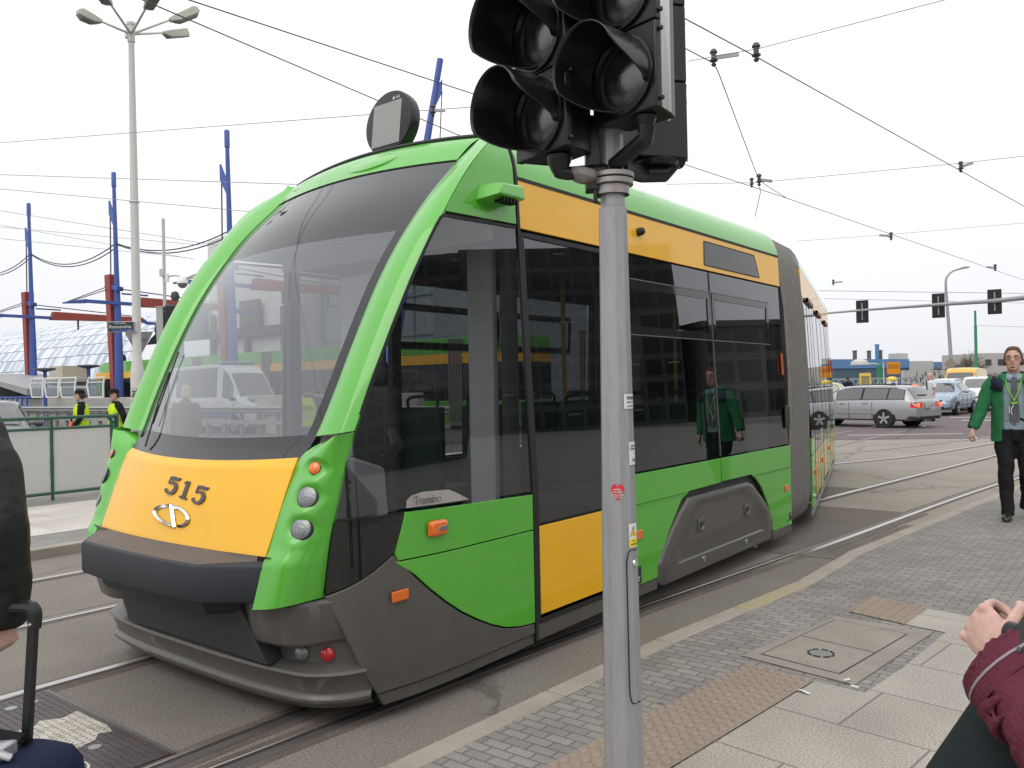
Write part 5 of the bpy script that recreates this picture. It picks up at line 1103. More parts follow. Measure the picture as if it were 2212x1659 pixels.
# curved street lamp, green mast, far lamp
c = at(2055, 790, 55); t = thing('street_lamp', 'tall grey street lamp with a curved arm behind the yellow van', 'street lamp', (c.x, c.y, 0)); o = Vector((c.x, c.y, 0))
mb = MB(); mb.tube([(0, 0, 0), at(2053, 760, 55) - o, at(2046, 660, 55) - o, at(2043, 612, 55) - o, at(2047, 596, 55) - o, at(2060, 585, 55) - o, at(2078, 580, 55) - o], [.14, .12, .1, .08, .07, .06, .05], 8, 3); mb.build('pole', GALV, t)
q = at(2082, 579, 55) - o; mb = MB(); mb.loft([ell(q + Vector((x, 0, z)), .01, .16 * s, 8) if 0 else [q + Vector((x, .16 * s * math.cos(a_), z + .09 * s * math.sin(a_))) for a_ in [k * math.pi / 4 for k in range(8)]] for x, z, s in ((-.35, -.05, .4), (-.1, .02, 1), (.25, .06, .9), (.4, .06, .3))]); mb.build('lamp_head', mat('lamp_head_beige', (.45, .44, .38)), t)
c = at(2053, 786, 54); mb = MB(); Rz = Matrix.Rotation(R(45), 4, 'Y'); mb.box((0, 0, 0), (.62, .03, .62), 0, Rz); simple('road_sign', 'grey back of a diamond road sign on the curved lamp', 'road sign', mat('sign_back', (.27, .27, .27)), mb, tuple(c))
GRM = mat('mast_green', (.02, .22, .09), .45, var=.06)
c = at(2109, 799, 58); zt_ = at(2108, 671, 58).z; mb = MB(); mb.lathe([(.13, 0), (.13, 2.6), (.10, 2.7), (.095, 5.2), (.075, 5.3), (.07, zt_), (0, zt_)], 12); simple('tram_pole', 'green tram wire pole right of the bare tree', 'pole', GRM, mb, (c.x, c.y, 0))
c = at(1900, 838, 75); t = thing('street_lamp', 'low lamp with round white head and green foot in front of the blue hall', 'street lamp', (c.x, c.y, 0)); o = Vector((c.x, c.y, 0))
mb = MB(); mb.lathe([(.22, 0), (.22, 2.9), (.1, 3.0)], 10); mb.build('foot', GRM, t); mb = MB(); mb.tube([(0, 0, 2.9), at(1900, 800, 75) - o, at(1898, 790, 75) - o, at(1890, 786, 75) - o, at(1868, 786, 75) - o], [.09, .08, .08, .07, .06], 8, 3); mb.build('pole', LGREY, t)
mb = MB(); mb.lathe([(.0, .0), (.8, .0), (.7, .3), (.3, .5), (0, .52)], 14, at(1857, 788, 75) - o); mb.build('lamp_head', LGREY, t)
# blue hall
A0 = at(1700, 833, 128); A1 = at(2085, 830, 150); d = A1 - A0; Lh = d.length; t = thing('industrial_hall', 'long low blue hall with a grey section and roof vents', 'building', (A0.x, A0.y, 0), math.atan2(d.y, d.x))
HB = mat('hall_blue', (.085, .21, .40), .5, var=.06, vscale=.5); HD = mat('hall_blue_dark', (.055, .105, .15), .45, var=.15, vscale=.4, stretch=(3, 1, .3)); HW = mat('hall_grey', (.46, .45, .43), .7, var=.06)
x1 = Lh * .645; x2 = Lh * .79
mb = MB(); mb.box((x1 / 2, 3, 1.75), (x1, 6, 3.5)); mb.box(((x2 + Lh) / 2, 3, 1.6), (Lh - x2, 6, 3.2)); mb.build('wall', HD, t)
mb = MB(); mb.box((x1 / 2, 2.9, 4.2), (x1, 6.3, 1.5)); mb.box(((x2 + Lh + 3) / 2, 2.9, 3.8), (Lh + 3 - x2, 6.3, 1.3)); mb.build('fascia', HB, t)
mb = MB(); mb.box(((x1 + x2) / 2, 2.9, 2.3), (x2 - x1, 6.4, 4.6)); mb.build('grey_section', HW, t)
for k, (x, h) in enumerate(((Lh * .43, 1.5), (Lh * .51, 1.5), (Lh * .557, 2.6), (Lh * .575, 1.6))):
    mb = MB(); mb.lathe([(.35, 0), (.35, h), (.42, h), (.42, h + .15), (0, h + .15)], 10, (x, 3, 4.9)); mb.build('roof_vent', mat('vent_brown', (.12, .10, .10), .6) if k != 2 else HB, t)
mb = MB(); mb.box((Lh * .68, 3, 5.3), (2.6, 2, 1.5)); mb.build('roof_box', HW, t)
# yellow wall, lattice fence, notice board, orange sign, bin
c = at(1760, 850, 56); d_ = at(1900, 850, 60) - c; mb = MB(); mb.box((d_.length / 2 + .5, 0, .55), (d_.length + 1, .3, 1.1)); simple('low_wall', 'low yellow wall behind the silver estate car', 'wall', mat('wall_yellow', (.55, .36, .06), .7, var=.1), mb, (c.x, c.y, 0), math.atan2(d_.y, d_.x))
c = at(1790, 850, 64); d_ = at(1960, 850, 68) - c; t = thing('lattice_fence', 'silver lattice truss fence in front of the blue hall', 'fence', (c.x, c.y, 0), math.atan2(d_.y, d_.x)); Lx_ = d_.length + 1.5
mb = MB(); mb.bar((0, 0, 1.65), (Lx_, 0, 1.65), .12, .12); mb.bar((0, 0, .85), (Lx_, 0, .85), .12, .12)
for k in range(14): mb.bar((k * Lx_ / 14, 0, .85), ((k + .5) * Lx_ / 14, 0, 1.65), .07, .07); mb.bar(((k + .5) * Lx_ / 14, 0, 1.65), ((k + 1) * Lx_ / 14, 0, .85), .07, .07)
mb.build('truss', mat('truss_silver', (.40, .43, .46), .5, .3), t)
c = at(1869, 838, 55); zt_ = at(1869, 806, 55).z; t = thing('notice_board', 'yellow framed notice board behind the silver estate car', 'notice board', (c.x, c.y, 0)); YB = mat('board_frame_yellow', (.72, .56, .10), .5)
mb = MB(); mb.box((-.32, 0, zt_ / 2), (.09, .1, zt_)); mb.box((.32, 0, zt_ / 2), (.09, .1, zt_)); mb.box((0, 0, zt_ - .1), (.72, .12, .22)); mb.box((0, 0, .85), (.72, .1, .3)); mb.build('frame', YB, t); mb = MB(); mb.box((0, .0, zt_ - .75), (.56, .05, 1.0)); mb.build('panel', mat('board_brown', (.30, .24, .12), .6, var=.2, vscale=12), t)
c = at(1930, 795, 62); t = thing('orange_sign', 'orange direction sign on a thin pole before the grey wall section', 'road sign', (c.x, c.y, 0)); mb = MB(); mb.tube([(-.75, 0, 0), (-.75, 0, c.z + .5)], .05, 8); mb.build('pole', LGREY, t); mb = MB(); mb.box((0, 0, c.z), (.98, .05, .92)); s_ = mb.build('panel', mat('sign_orange', (.72, .27, .01), .5), t); text('lettering', 'CENTRUM\nDWORZEC', .17, INK, s_, frame((0, -.028, c.z + .1), (1, 0, 0), (0, 0, 1)), .002)
c = at(1927, 840, 50); t = thing('ticket_machine', 'white parking ticket machine with a yellow cap', 'ticket machine', (c.x, c.y, 0)); mb = MB(); mb.box((0, 0, .75), (.52, .4, 1.5)); bx = mb.build('cabinet', WHITE, t, bevel=.03); mb = MB(); mb.lathe([(.30, 1.5), (.30, 1.6), (.2, 1.72), (0, 1.75)], 12); mb.build('cap', YB, t); mb = MB(); mb.box((-.02, -.21, 1.25), (.22, .02, .24)); p_ = mb.build('panel', mat('sign_blue', (.02, .09, .26)), t); text('lettering', 'P', .18, WHITE, p_, frame((-.02, -.222, 1.25), (1, 0, 0), (0, 0, 1)), .002)
# graffiti wall in front of the grey section
c = at(1950, 850, 100); d_ = at(2040, 850, 108) - c; gw = thing('boundary_wall', 'pale wall covered in dark graffiti below the grey hall section', 'wall', (c.x, c.y, 0), math.atan2(d_.y, d_.x)); mb = MB(); mb.box((d_.length / 2, 0, 1.3), (d_.length, .3, 2.6)); mb.build('wall', HW, gw)
mb = MB()
for k in range(26):
    x = random.uniform(.2, d_.length - .4); z = random.uniform(.5, 2.3); mb.tube([(x + random.uniform(-.3, .3), -.17, z + random.uniform(-.4, .4)) for _ in range(5)], .035, 4, 3)
mb.build('graffiti', INK, gw)
# bare trees and bushes
TWIG = mat('twig_brown', (.13, .10, .075), .9, var=.2); BARK = mat('bark', (.10, .08, .06), .9, var=.2, bump=.3, bscale=20)
def bare_tree(label, loc, H, sp, seed, group=None, nb=5, depth=4, name='bare_tree', cat='tree'):
    rnd = random.Random(seed); t = thing(name, label, cat, tuple(loc), 0, group); mb = MB(); tr = MB()
    tr.tube([(0, 0, 0), (.05, .02, H * .15), (0, 0, H * .3)], [H * .035, H * .028, H * .022], 8, 2); tr.build('trunk', BARK, t)
    def grow(p, d, L, r, k):
        q = p + d * L + Vector((rnd.uniform(-.1, .1), rnd.uniform(-.1, .1), rnd.uniform(0, .12))) * L
        m_ = p.lerp(q, .5) + Vector((rnd.uniform(-.08, .08), rnd.uniform(-.08, .08), rnd.uniform(-.03, .06))) * L
        mb.tube([p, m_, q], [r, r * .8, r * .6], 4 if k < 3 else 5)
        if k == 0: return
        for _ in range(rnd.choice((3, 3, 4))):
            dd = (d + Vector((rnd.uniform(-sp, sp), rnd.uniform(-sp, sp), rnd.uniform(-.25, .5)))).normalized(); grow(p.lerp(q, rnd.uniform(.45, 1)), dd, L * rnd.uniform(.55, .8), r * .55, k - 1)
    for _ in range(nb):
        a = rnd.uniform(0, 6.28); grow(Vector((0, 0, H * rnd.uniform(.15, .3))), Vector((math.cos(a) * sp, math.sin(a) * sp, rnd.uniform(.6, 1.1))).normalized(), H * .24, H * .014, depth)
    mb.build('crown', TWIG, t, flip=False); return t
c = at(2098, 820, 62); bare_tree('bare spreading tree behind the yellow van', (c.x, c.y, 0), 4.6, .95, 3, nb=8)
for lab, x, Y, H, sd_ in (('low brown leafless bush left of the green pole', 2068, 66, 2.7, 5), ('low brown leafless bush right of the green pole', 2135, 66, 2.9, 9), ('low brown leafless bush behind the man in the green jacket', 2190, 64, 3.0, 11), ('far leafless bush beyond the hall end', 2030, 110, 4.5, 13)):
    c = at(x, 820, Y); bare_tree(lab, (c.x, c.y, 0), H, 1.2, sd_, 'leafless bushes along the far pavement', 9, 4, 'bush', 'bush')
c = at(2170, 800, 130); t = thing('apartment_building', 'pale distant block half hidden behind the bushes', 'building', (c.x, c.y, 0), .2); mb = MB(); mb.box((0, 0, 2.6), (16, 8, 5.2)); mb.build('wall', mat('far_block', (.42, .40, .38), .8, var=.1, vscale=.3), t); mb = MB(); [MB().box((-6.5 + k * 2.2, -4.02, z), (1.0, .1, .9)).build('window', GLOSSW, t) for k in range(7) for z in (1.4, 3.8)]

# ------------------------------------------------------------------ overhead wires and their fittings
WIREM = mat('wire_copper_dark', (.06, .04, .06), .5)
g5 = lambda x, y, z=5.6: (lambda v: Vector((v.x, v.y, z)))(at(x, y, 1) and (lambda q: q * ((z - 1.6) / (q.z - 1.6)))(at(x, y, 1)) if False else _ray(x, y, z))
def _ray(x, y, z):
    q = at(x, y, 1.0); k = (z - 1.6) / (q.z - 1.6); return Vector((q.x * k, k, z))
def ext(a, b, u0, u1): return [a + (b - a) * u0, a + (b - a) * u1]
a, b = _ray(310, 0, 5.6), _ray(1015, 302, 5.6); wire('lower contact wire running down behind the round roof display', ext(a, b, -1.2, 2.0), .0075, WIREM)
a, b = _ray(420, 3, 5.6), _ray(2212, 605, 5.6); m1, m2 = _ray(1030, 205, 5.6), _ray(1470, 352, 5.6); m3 = _ray(1700, 428, 5.6)
wire('upper contact wire passing behind the signal heads to the right edge', [a + (a - m1) * .9, a, m1, m2, m3, b, b + (b - m3) * .6], .0075, WIREM)
a, b = _ray(1485, 42, 5.6), _ray(2212, 445, 5.6); c = _ray(1634, 122, 5.6); wire('contact wire crossing the upper right of the sky', [a + (a - c) * 3, a, c, b, b + (b - c) * .6], .0075, WIREM)
a, c = _ray(1485, 106, 5.6), _ray(1542, 136, 5.6); b = _ray(1638, 385, 5.6); wire('contact wire bending sharply down from the bracketed insulator', [a + (a - c) * 5, a, c, _ray(1552, 155, 5.6), b, _ray(1655, 400, 5.6), _ray(1700, 428, 5.6)], .007, WIREM)
wire('short wire dropping from the wire crossing towards the tram roof', [_ray(1640, 395, 5.65), _ray(1643, 415, 5.5), _ray(1631, 468, 5.2)], .007, WIREM)
SP = mat('span_wire_grey', (.22, .22, .24), .5)
for lab, P, r in (('thin span wire from the left edge past the round roof display', [(0, 308, 22), (800, 247, 16), (1030, 230, 14.5)], .008), ('thin span wire in the upper right corner', [(1485, 132, 10.5), (1640, 104, 10), (2060, -6, 9)], .005),
                  ('thin span wire meeting the roof corner of the tram from the left', [(0, 377, 30), (640, 398, 24)], .011), ('thin span wire below it reaching the green pillar', [(0, 408, 32), (540, 457, 27)], .011),
                  ('faint wire crossing the middle blue mast', [(0, 455, 45), (500, 535, 40)], .013), ('faint wire crossing the lamp post low on the left', [(0, 490, 48), (440, 530, 45)], .013), ('lowest faint wire at the left edge', [(0, 515, 48), (400, 556, 45)], .013), ('steep faint wire at the left edge', [(0, 486, 50), (420, 560, 46)], .012),
                  ('thin span wire from the wire crossing to the right edge', [(1440, 398, 17), (1638, 394, 16.5), (2078, 352, 16), (2230, 335, 16)], .006), ('thin span wire from the bellows to the lower right insulator', [(1720, 521, 27), (1915, 507, 26), (2230, 480, 26)], .006), ('thin span wire above the signal gantry', [(1768, 628, 40), (2230, 634, 38)], .012), ('thin span wire close above the gantry arm', [(1780, 645, 42), (2230, 655, 40)], .010), ('thin wire leaving the green pole', [(2112, 703, 58), (2230, 707, 52)], .012)):
    wire(lab, [at(*p) for p in P], r, SP)
INS = mat('insulator_brown', (.06, .05, .055), .4); 
def insulator(label, x, y, Y, k=1., arm=None):
    c = at(x, y, Y); t = thing('wire_insulator', label, 'insulator', tuple(c), 0, 'insulators on the overhead wires')
    mb = MB(); mb.lathe([(0, .11), (.03, .105), (.05, .07), (.05, .06), (.032, .055), (.032, -.02), (.055, -.03), (.05, -.045), (.02, -.05), (.02, -.075), (.035, -.085), (.02, -.11), (0, -.11)], 12, (0, 0, 0), Matrix.Diagonal((k, k, k, 1)).to_3x3()); mb.build('insulator_body', INS, t)
    if arm: v = at(arm[0], arm[1], Y) - c; mb = MB(); mb.bar((0, 0, 0), v, .03 * k, .05 * k); mb.build('bracket', STEEL, t)
insulator('bracketed insulator at the bend of the wire right of the signal heads', 1542, 124, 10.4, 1., (1596, 116)); insulator('insulator without bracket high right of the signal heads', 1634, 112, 10.0, 1.05)
insulator('bracketed insulator far right under the long wire', 2076, 360, 16, 1., (2102, 352)); insulator('insulator where the wires cross above the tram', 1640, 388, 16.5, 1.1, (1668, 391)); insulator('smaller insulator just left of the wire crossing', 1624, 394, 16.7, .9)
insulator('bracketed insulator above the bellows', 1925, 510, 26, 1.2, (1900, 508)); insulator('bracketed insulator above the gantry', 2150, 578, 33, 1.3, (2132, 577)); insulator('insulator beside the leaning blue mast', 935, 238, 13, .9, (962, 238)); insulator('insulator hanging left of the gantry', 1800, 610, 40, 1.3, (1820, 609))

# ------------------------------------------------------------------ street behind the camera, seen in the tram windows
def facade(name, label, cat, loc, rz, L, H, D, floors, bays, wall, pane, lit=None, roof=None):
    t = thing(name, label, cat, loc, rz); mb = MB(); mb.box((L / 2, D / 2, H / 2), (L, D, H)); mb.build('wall', wall, t)
    fh, bw = H / floors, L / bays; mb = MB(); lt = MB(); fr_ = MB()
    for i in range(floors):
        for j in range(bays):
            mb.box(((j + .5) * bw, -.03, (i + .55) * fh), (bw * .78, .1, fh * .68))
            if lit and random.random() < .09: lt.box(((j + .5) * bw, -.085, (i + .72) * fh), (bw * .6, .02, fh * .07))
    mb.build('window', pane, t)
    if lit: lt.build('lit_window', lit, t)
    if roof: r_ = MB(); r_.box((L / 2, D / 2, H + .3), (L + .6, D + .6, .6)); r_.build('cornice', roof, t, bevel=.1)
    return t
OFD = mat('office_dark', (.055, .056, .06), .45); OFG = mat('office_glass', (.016, .018, .02), .12, spec=.4); OFL = mat('office_lit', (.25, .22, .15), .4)
a = Vector((30, -22, 0)); b = Vector((30, 17, 0)); facade('office_building', 'dark glass office block across the street behind the camera', 'building', (56, 32, 0), R(-90), 75, 15.5, 14, 8, 44, OFD, OFG, OFL)
OLD = mat('old_render', (.11, .10, .092), .85, var=.25, vscale=.5); 
facade('corner_house', 'old grey corner house beyond the office block', 'building', (60, 54, 0), R(-100), 20, 8.2, 12, 3, 7, OLD, OFG, None, mat('old_cornice', (.085, .078, .072), .8))
facade('brick_house', 'brown brick house further along the same street', 'building', (84, 70, 0), R(-108), 24, 9.5, 12, 3, 7, mat('brown_brick', (.10, .065, .05), .85, var=.2, vscale=.7), OFG, None, mat('old_cornice', (.085, .078, .072)))
# ------------------------------------------------------------------ vehicles
CARW = mat('car_window', (.045, .05, .05), .04, spec=.9, coat=1.)
TYRE = mat('tyre', (.018, .018, .018), .8, var=.2); ALLOY = mat('alloy_rim', (.40, .40, .41), .4, .1, var=.1); CARUNDER = mat('car_under', (.012, .012, .013), .8)
TAIL = mat('tail_light', (.45, .01, .01), .2, coat=.5, emit=(1, .05, .02), es=.35); BRAKE = mat('brake_light_lit', (.8, .05, .02), .2, emit=(1, .12, .05), es=2.2)
LITLAMP = mat('headlight_lit', (.8, .78, .7), .2, emit=(1, .93, .78), es=2.5); LAMPG = mat('headlight_glass', (.5, .52, .54), .08, .4, coat=.5); PLATE = mat('licence_plate', (.62, .62, .6), .5)
def cpaint(name, col, metal=.0): return mat('car_paint_' + name, col, .35, metal, var=.03, vscale=2, coat=.8, dirt=((.25, .23, .2), .12, 3))
# rows: x (0 rear .. 1 front), belt height, top height, half width at roof edge (share of W/2), body half width share
KIND = {
 'estate': [(0, .70, .86, .80, .90), (.012, .90, .95, .80, .94), (.03, .93, 1.02, .78, .96), (.07, .945, 1.26, .72, .98), (.10, .945, 1.385, .68, .99), (.16, .945, 1.425, .68, 1), (.4, .935, 1.445, .69, 1), (.52, .925, 1.42, .68, 1), (.58, .92, 1.36, .67, 1), (.70, .915, .97, .80, 1), (.72, .90, .945, .82, 1), (.9, .80, .83, .80, .97), (.97, .68, .71, .74, .90), (1, .55, .57, .66, .80)],
 'sedan': [(0, .68, .84, .78, .86), (.015, .88, .96, .8, .92), (.06, .93, .985, .8, .96), (.15, .95, 1.02, .78, .99), (.20, .95, 1.12, .74, 1), (.30, .945, 1.40, .67, 1), (.42, .94, 1.44, .67, 1), (.52, .93, 1.42, .67, 1), (.58, .925, 1.34, .66, 1), (.72, .92, .99, .80, 1), (.74, .90, .95, .82, 1), (.9, .81, .84, .80, .96), (.97, .68, .71, .72, .88), (1, .55, .57, .64, .78)],
 'hatch': [(0, .70, .86, .78, .88), (.015, .90, .96, .8, .94), (.05, .95, 1.15, .74, .97), (.12, .96, 1.42, .68, .99), (.3, .955, 1.50, .68, 1), (.5, .945, 1.49, .68, 1), (.58, .94, 1.40, .67, 1), (.76, .93, 1.0, .8, 1), (.79, .9, .95, .82, 1), (.93, .8, .83, .8, .95), (.98, .66, .69, .72, .87), (1, .55, .57, .64, .8)],
 'van': [(0, .72, 2.0, .88, .97), (.01, 1.15, 2.2, .86, .99), (.03, 1.15, 2.3, .86, 1), (.5, 1.15, 2.36, .86, 1), (.62, 1.15, 2.34, .85, 1), (.68, 1.13, 2.22, .83, 1), (.72, 1.12, 2.06, .81, 1), (.84, 1.10, 1.22, .86, 1), (.87, 1.06, 1.12, .88, 1), (.95, .96, 1.0, .84, .96), (.985, .78, .81, .78, .90), (1, .6, .62, .7, .82)]}
def car(name, label, cat, loc, head, L, W, H, paint, kind, group, wheels=(.17, .82), wr=.32, sidewin=(), ws=None, rw=None, plate=None, lights='off', mirror=None, rear_lit=False, rails=False):
    t = thing(name, label, cat, tuple(loc), math.atan2(head[1], head[0]), group); tab = smooth_tab(KIND[kind], 3); kz = H / max(r[2] for r in KIND[kind]); X0 = -L * wheels[0]
    def prof(xf):
        b, tp, wt, wb = lerp_tab(tab, xf); return b * kz, tp * kz, wt * W / 2, wb * W / 2
    def ring(xf, off=0.):
        b, tp, wt, wb = prof(xf); lo = .24 if .06 < xf < .95 else .34; mid = min(.55, b * .62)
        h = [(0, lo), (wb * .86, lo), (wb * .97, lo + .06), (wb, mid), (wb * .995, b - .10), (wb * .95, b), (wt, tp - .06), (wt * .88, tp - .012), (wt * .5, tp + .008), (0, tp + .012)]
        return h
    def P(xf, y, z): return Vector((X0 + xf * L, y, z))
    mb = MB(); xs = [0, .006, .012, .03, .05] + [.07 + .02 * k for k in range(46)] + [.985, .993, 1.0]; rows = []
    for xf in xs:
        h = ring(xf); rows.append([P(xf, y, z) for y, z in h] + [P(xf, -y, z) for y, z in h[-2:0:-1]])
    mb.loft(rows); body = mb.build('body', paint, t, angle=40)
    # wheel arches, under-tray
    for xf in wheels:
        for s in (1, -1):
            yb = prof(xf)[3]
            mb = MB(); mb.lathe([(0, .0), (wr + .055, .0), (wr + .055, .02)], 28, P(xf, s * (yb - .012), wr + .01), Matrix.Rotation(R(90), 4, 'X')); mb.build('wheel_arch', CARUNDER, t)
            w = MB(); w.lathe([(wr * .62, -.10), (wr * .93, -.105), (wr, -.07), (wr, .07), (wr * .93, .105), (wr * .62, .10)], 28, P(xf, s * (yb - .085), wr), Matrix.Rotation(R(90), 4, 'X')); wh = w.build('wheel', TYRE, t, angle=40)
            m = MB(); c = P(xf, s * (yb + .012), wr); m.lathe([(wr * .64, 0), (wr * .64, .02), (wr * .56, .02), (wr * .56, 0)], 24, c, Matrix.Rotation(R(90), 4, 'X'), cap=False); m.lathe([(.0, 0), (.07, 0), (.06, .015), (0, .015)], 10, c, Matrix.Rotation(R(90), 4, 'X'))
            for k in range(5):
                a = 2 * math.pi * k / 5 + .3; m.bar(c, c + Vector((math.cos(a), 0, math.sin(a))) * wr * .6, .06, .03, up=(0, 1, 0))
            m.build('rim', ALLOY, wh); m = MB(); m.lathe([(0, 0), (wr * .63, 0)], 20, P(xf, s * (yb - .03), wr), Matrix.Rotation(R(90), 4, 'X'), cap=False); m.build('brake_disc', CARUNDER, wh)
    # glass
    def patch(nm, x0, x1, u0, u1, s, m, off=.006, slope0=0., slope1=0., par=None):
        mb = MB(); rows = []
        for i in range(9):
            row = []
            for j in range(5):
                u = u0 + (u1 - u0) * j / 4; xf = x0 + slope0 * u + (x1 + slope1 * u - x0 - slope0 * u) * i / 8
                b, tp, wt, wb = prof(xf); y = wb * .95 + (wt - wb * .95) * u; z = b + (tp - .06 - b) * u
                row.append(P(xf, s * (y + off), z + off * .3))
            rows.append(row)
        mb.grid(rows); return mb.build(nm, m, par or t, angle=60)
    for s in (1, -1):
        if kind != 'van' and sidewin: patch('window_surround', sidewin[0][0] - .006, sidewin[-1][1] + .006, .03, .98, s, CARUNDER, .0025, sidewin[0][2], sidewin[-1][3])
        for x0, x1, s0, s1 in sidewin:
            patch('side_window', x0, x1, .07, .93, s, CARW, .005, s0, s1)
    def cross(nm, x0, x1, m, off=.008, k0=.9, n=8):
        mb = MB(); rows = []
        for i in range(n + 1):
            xf = x0 + (x1 - x0) * i / n; b, tp, wt, wb = prof(xf); row = []
            for j in range(13):
                v = -1 + j / 6; a = abs(v); y = wt * k0 * v; z = tp + .012 - .02 * a ** 2 * (1 if a < .9 else 1.4); row.append(P(xf, y, z + off) + Vector(((off if x0 > .4 else -off) * 1.2, 0, 0)))
            rows.append(row)
        mb.grid(rows); return mb.build(nm, m, t, angle=60)
    if ws: cross('windscreen', ws[0], ws[1], CARW)
    if rw: cross('rear_window', rw[0], rw[1], CARW)
    if rails:
        for s in (1, -1): mb = MB(); mb.tube([P(.16, s * W * .33, H + .0), P(.3, s * W * .335, H + .03), P(.5, s * W * .335, H + .015)], .015, 6, 3); mb.build('roof_rail', CARUNDER, t)
    # lamps, plates, trim
    bR = prof(.012)
    for s in (1, -1):
        mb = MB(); y0 = s * W * .36; mb.loft([[P(-.002, y0 - s * .20, bR[0] - .02), P(-.002, s * bR[3] * .985, bR[0] - .02), P(.035, s * (bR[3] + .022), bR[0] - .03), P(.035, s * (bR[3] + .022), bR[0] - .19), P(-.002, s * bR[3] * .985, bR[0] - .2), P(-.002, y0 - s * .20, bR[0] - .17)], [P(.02, y0 - s * .20, bR[0] - .02), P(.03, s * bR[3] * .9, bR[0] - .02), P(.04, s * (bR[3] - .05), bR[0] - .03), P(.04, s * (bR[3] - .05), bR[0] - .19), P(.03, s * bR[3] * .9, bR[0] - .2), P(.02, y0 - s * .20, bR[0] - .17)]])
        tlm = mb.build('tail_light', TAIL, t)
        if rear_lit: m = MB(); m.lathe([(0, .0), (.075, 0), (.05, .015), (0, .02)], 12, P(-.004, s * bR[3] * .86, bR[0] - .12), Matrix.Rotation(R(-90), 4, 'Y')); m.build('lit_lamp', BRAKE, tlm)
        f = prof(.955); mb = MB(); mb.loft([[P(.935, s * (f[3] + .012), f[0] - .03), P(.985, s * (f[3] * .86), f[0] - .08), P(.993, s * f[3] * .55, f[0] - .1), P(.993, s * f[3] * .55, f[0] - .22), P(.988, s * (f[3] * .86), f[0] - .22), P(.935, s * (f[3] + .012), f[0] - .16)], [P(.93, s * f[3] * .8, f[0] - .03), P(.95, s * f[3] * .7, f[0] - .06), P(.96, s * f[3] * .5, f[0] - .1), P(.96, s * f[3] * .5, f[0] - .22), P(.95, s * f[3] * .7, f[0] - .22), P(.93, s * f[3] * .8, f[0] - .16)]])
        mb.build('headlight', LITLAMP if lights == 'on' else LAMPG, t, bevel=.01)
        mx0 = mirror or .66; b = prof(mx0); mb = MB(); mb.loft([ell(P(mx0, s * (b[3] + d_), b[0] + .07), .07 * k, .001 + .0, 10) if 0 else [P(mx0, s * (b[3] + d_), b[0] + .07) + Vector((.06 * k * math.cos(a), 0, .075 * k * math.sin(a))) for a in [q * math.pi / 5 for q in range(10)]] for d_, k in ((-.08, .35), (.02, .5), (.04, 1), (.17, 1), (.19, .7))]); mb.build('mirror', paint if name != 'police_van' else CARUNDER, t)
    if plate:
        for xf, sgn, zz in ((-.006, -1, bR[0] - .15), (1.004, 1, .42)):
            mb = MB(); mb.box(P(xf, 0, zz), (.02, .52, .115)); pl_ = mb.build('licence_plate', PLATE, t, bevel=.005); text('plate_lettering', plate, .10, INK, pl_, frame(P(xf, 0, zz) + Vector((sgn * .012, 0, 0)), (0, sgn, 0), (0, 0, 1)), .001)
    gm = MB(); gm.box(P(.992, 0, .60 * kz if kind != 'van' else .85), (.05, W * .5, .12)); gm.build('grille', CARUNDER, t, bevel=.01)
    bm_ = MB(); bm_.box(P(-.004, 0, .34), (.06, W * .72, .10)); bm_.box(P(1.0, 0, .34), (.06, W * .6, .10)); bm_.build('bumper_trim', CARUNDER, t, bevel=.02)
    for s in (1, -1):
        mb = MB()
        for xf in ([.30, .47, .64] if kind != 'van' else [.45, .62, .8]):
            b = prof(xf); mb.box(P(xf, s * (b[3] + .000), b[0] * .62), (.008, .012, b[0] * .62))
        mb.build('door_gap', CARUNDER, t)
        mb = MB()
        for xf in ([.35, .52] if kind != 'van' else [.66]): b = prof(xf); mb.box(P(xf, s * (b[3] + .012), b[0] - .08), (.16, .03, .03))
        mb.build('door_handle', paint, t, bevel=.01)
        mb = MB(); mb.box(P(.5, s * (prof(.5)[3] + .004), .50 if kind != 'van' else .62), (L * .48, .015, .035)); mb.build('side_trim', paint if kind != 'van' else CARUNDER, t, bevel=.006)
    return t, P, prof
g_ = 'cars waiting at the crossing'
SIL = cpaint('silver', (.36, .37, .385), .35)
c = at(1908, 925, 1); ground = lambda x, y: (lambda q: q * (-1.6 / (q.z - 1.6)))(at(x, y, 1))
def gp(x, y): q = at(x, y, 1); k = -1.6 / (q.z - 1.6); return Vector((q.x * k, k, 0))
hd = Vector((-.60, .80, 0)); rear_wheel = gp(1912, 925); lat = Vector((-hd.y, hd.x, 0))
est, EP_, epr = car('estate_car', 'silver estate car with lit brake lights crossing behind the tram', 'car', rear_wheel + Vector((.66, .50, 0)), hd, 4.8, 1.78, 1.39, SIL, 'estate', g_, (.215, .80), .32, ((.085, .195, .012, 0), (.205, .375, 0, 0), (.39, .565, 0, .02)), (.585, .698), (.022, .088), 'PO 518AJ', 'off', .60, True, True)
est['label'] = 'silver estate car with lit brake lights crossing behind the tram'
mb = MB(); mb.box(EP_(.055, 0, 1.10) + Vector((-.10, .1, -.03)), (.02, .6, .02)); mb.build('rear_wiper', CARUNDER, est); mb = MB(); mb.box(EP_(.10, 0, 1.40) + Vector((-.05, 0, .0)), (.06, .30, .025)); mb.build('brake_lamp', BRAKE, est)
mb = MB(); mb.tube([EP_(.02, .45, .27), EP_(-.01, .45, .25)], .035, 8); mb.build('exhaust_pipe', CARUNDER, est)
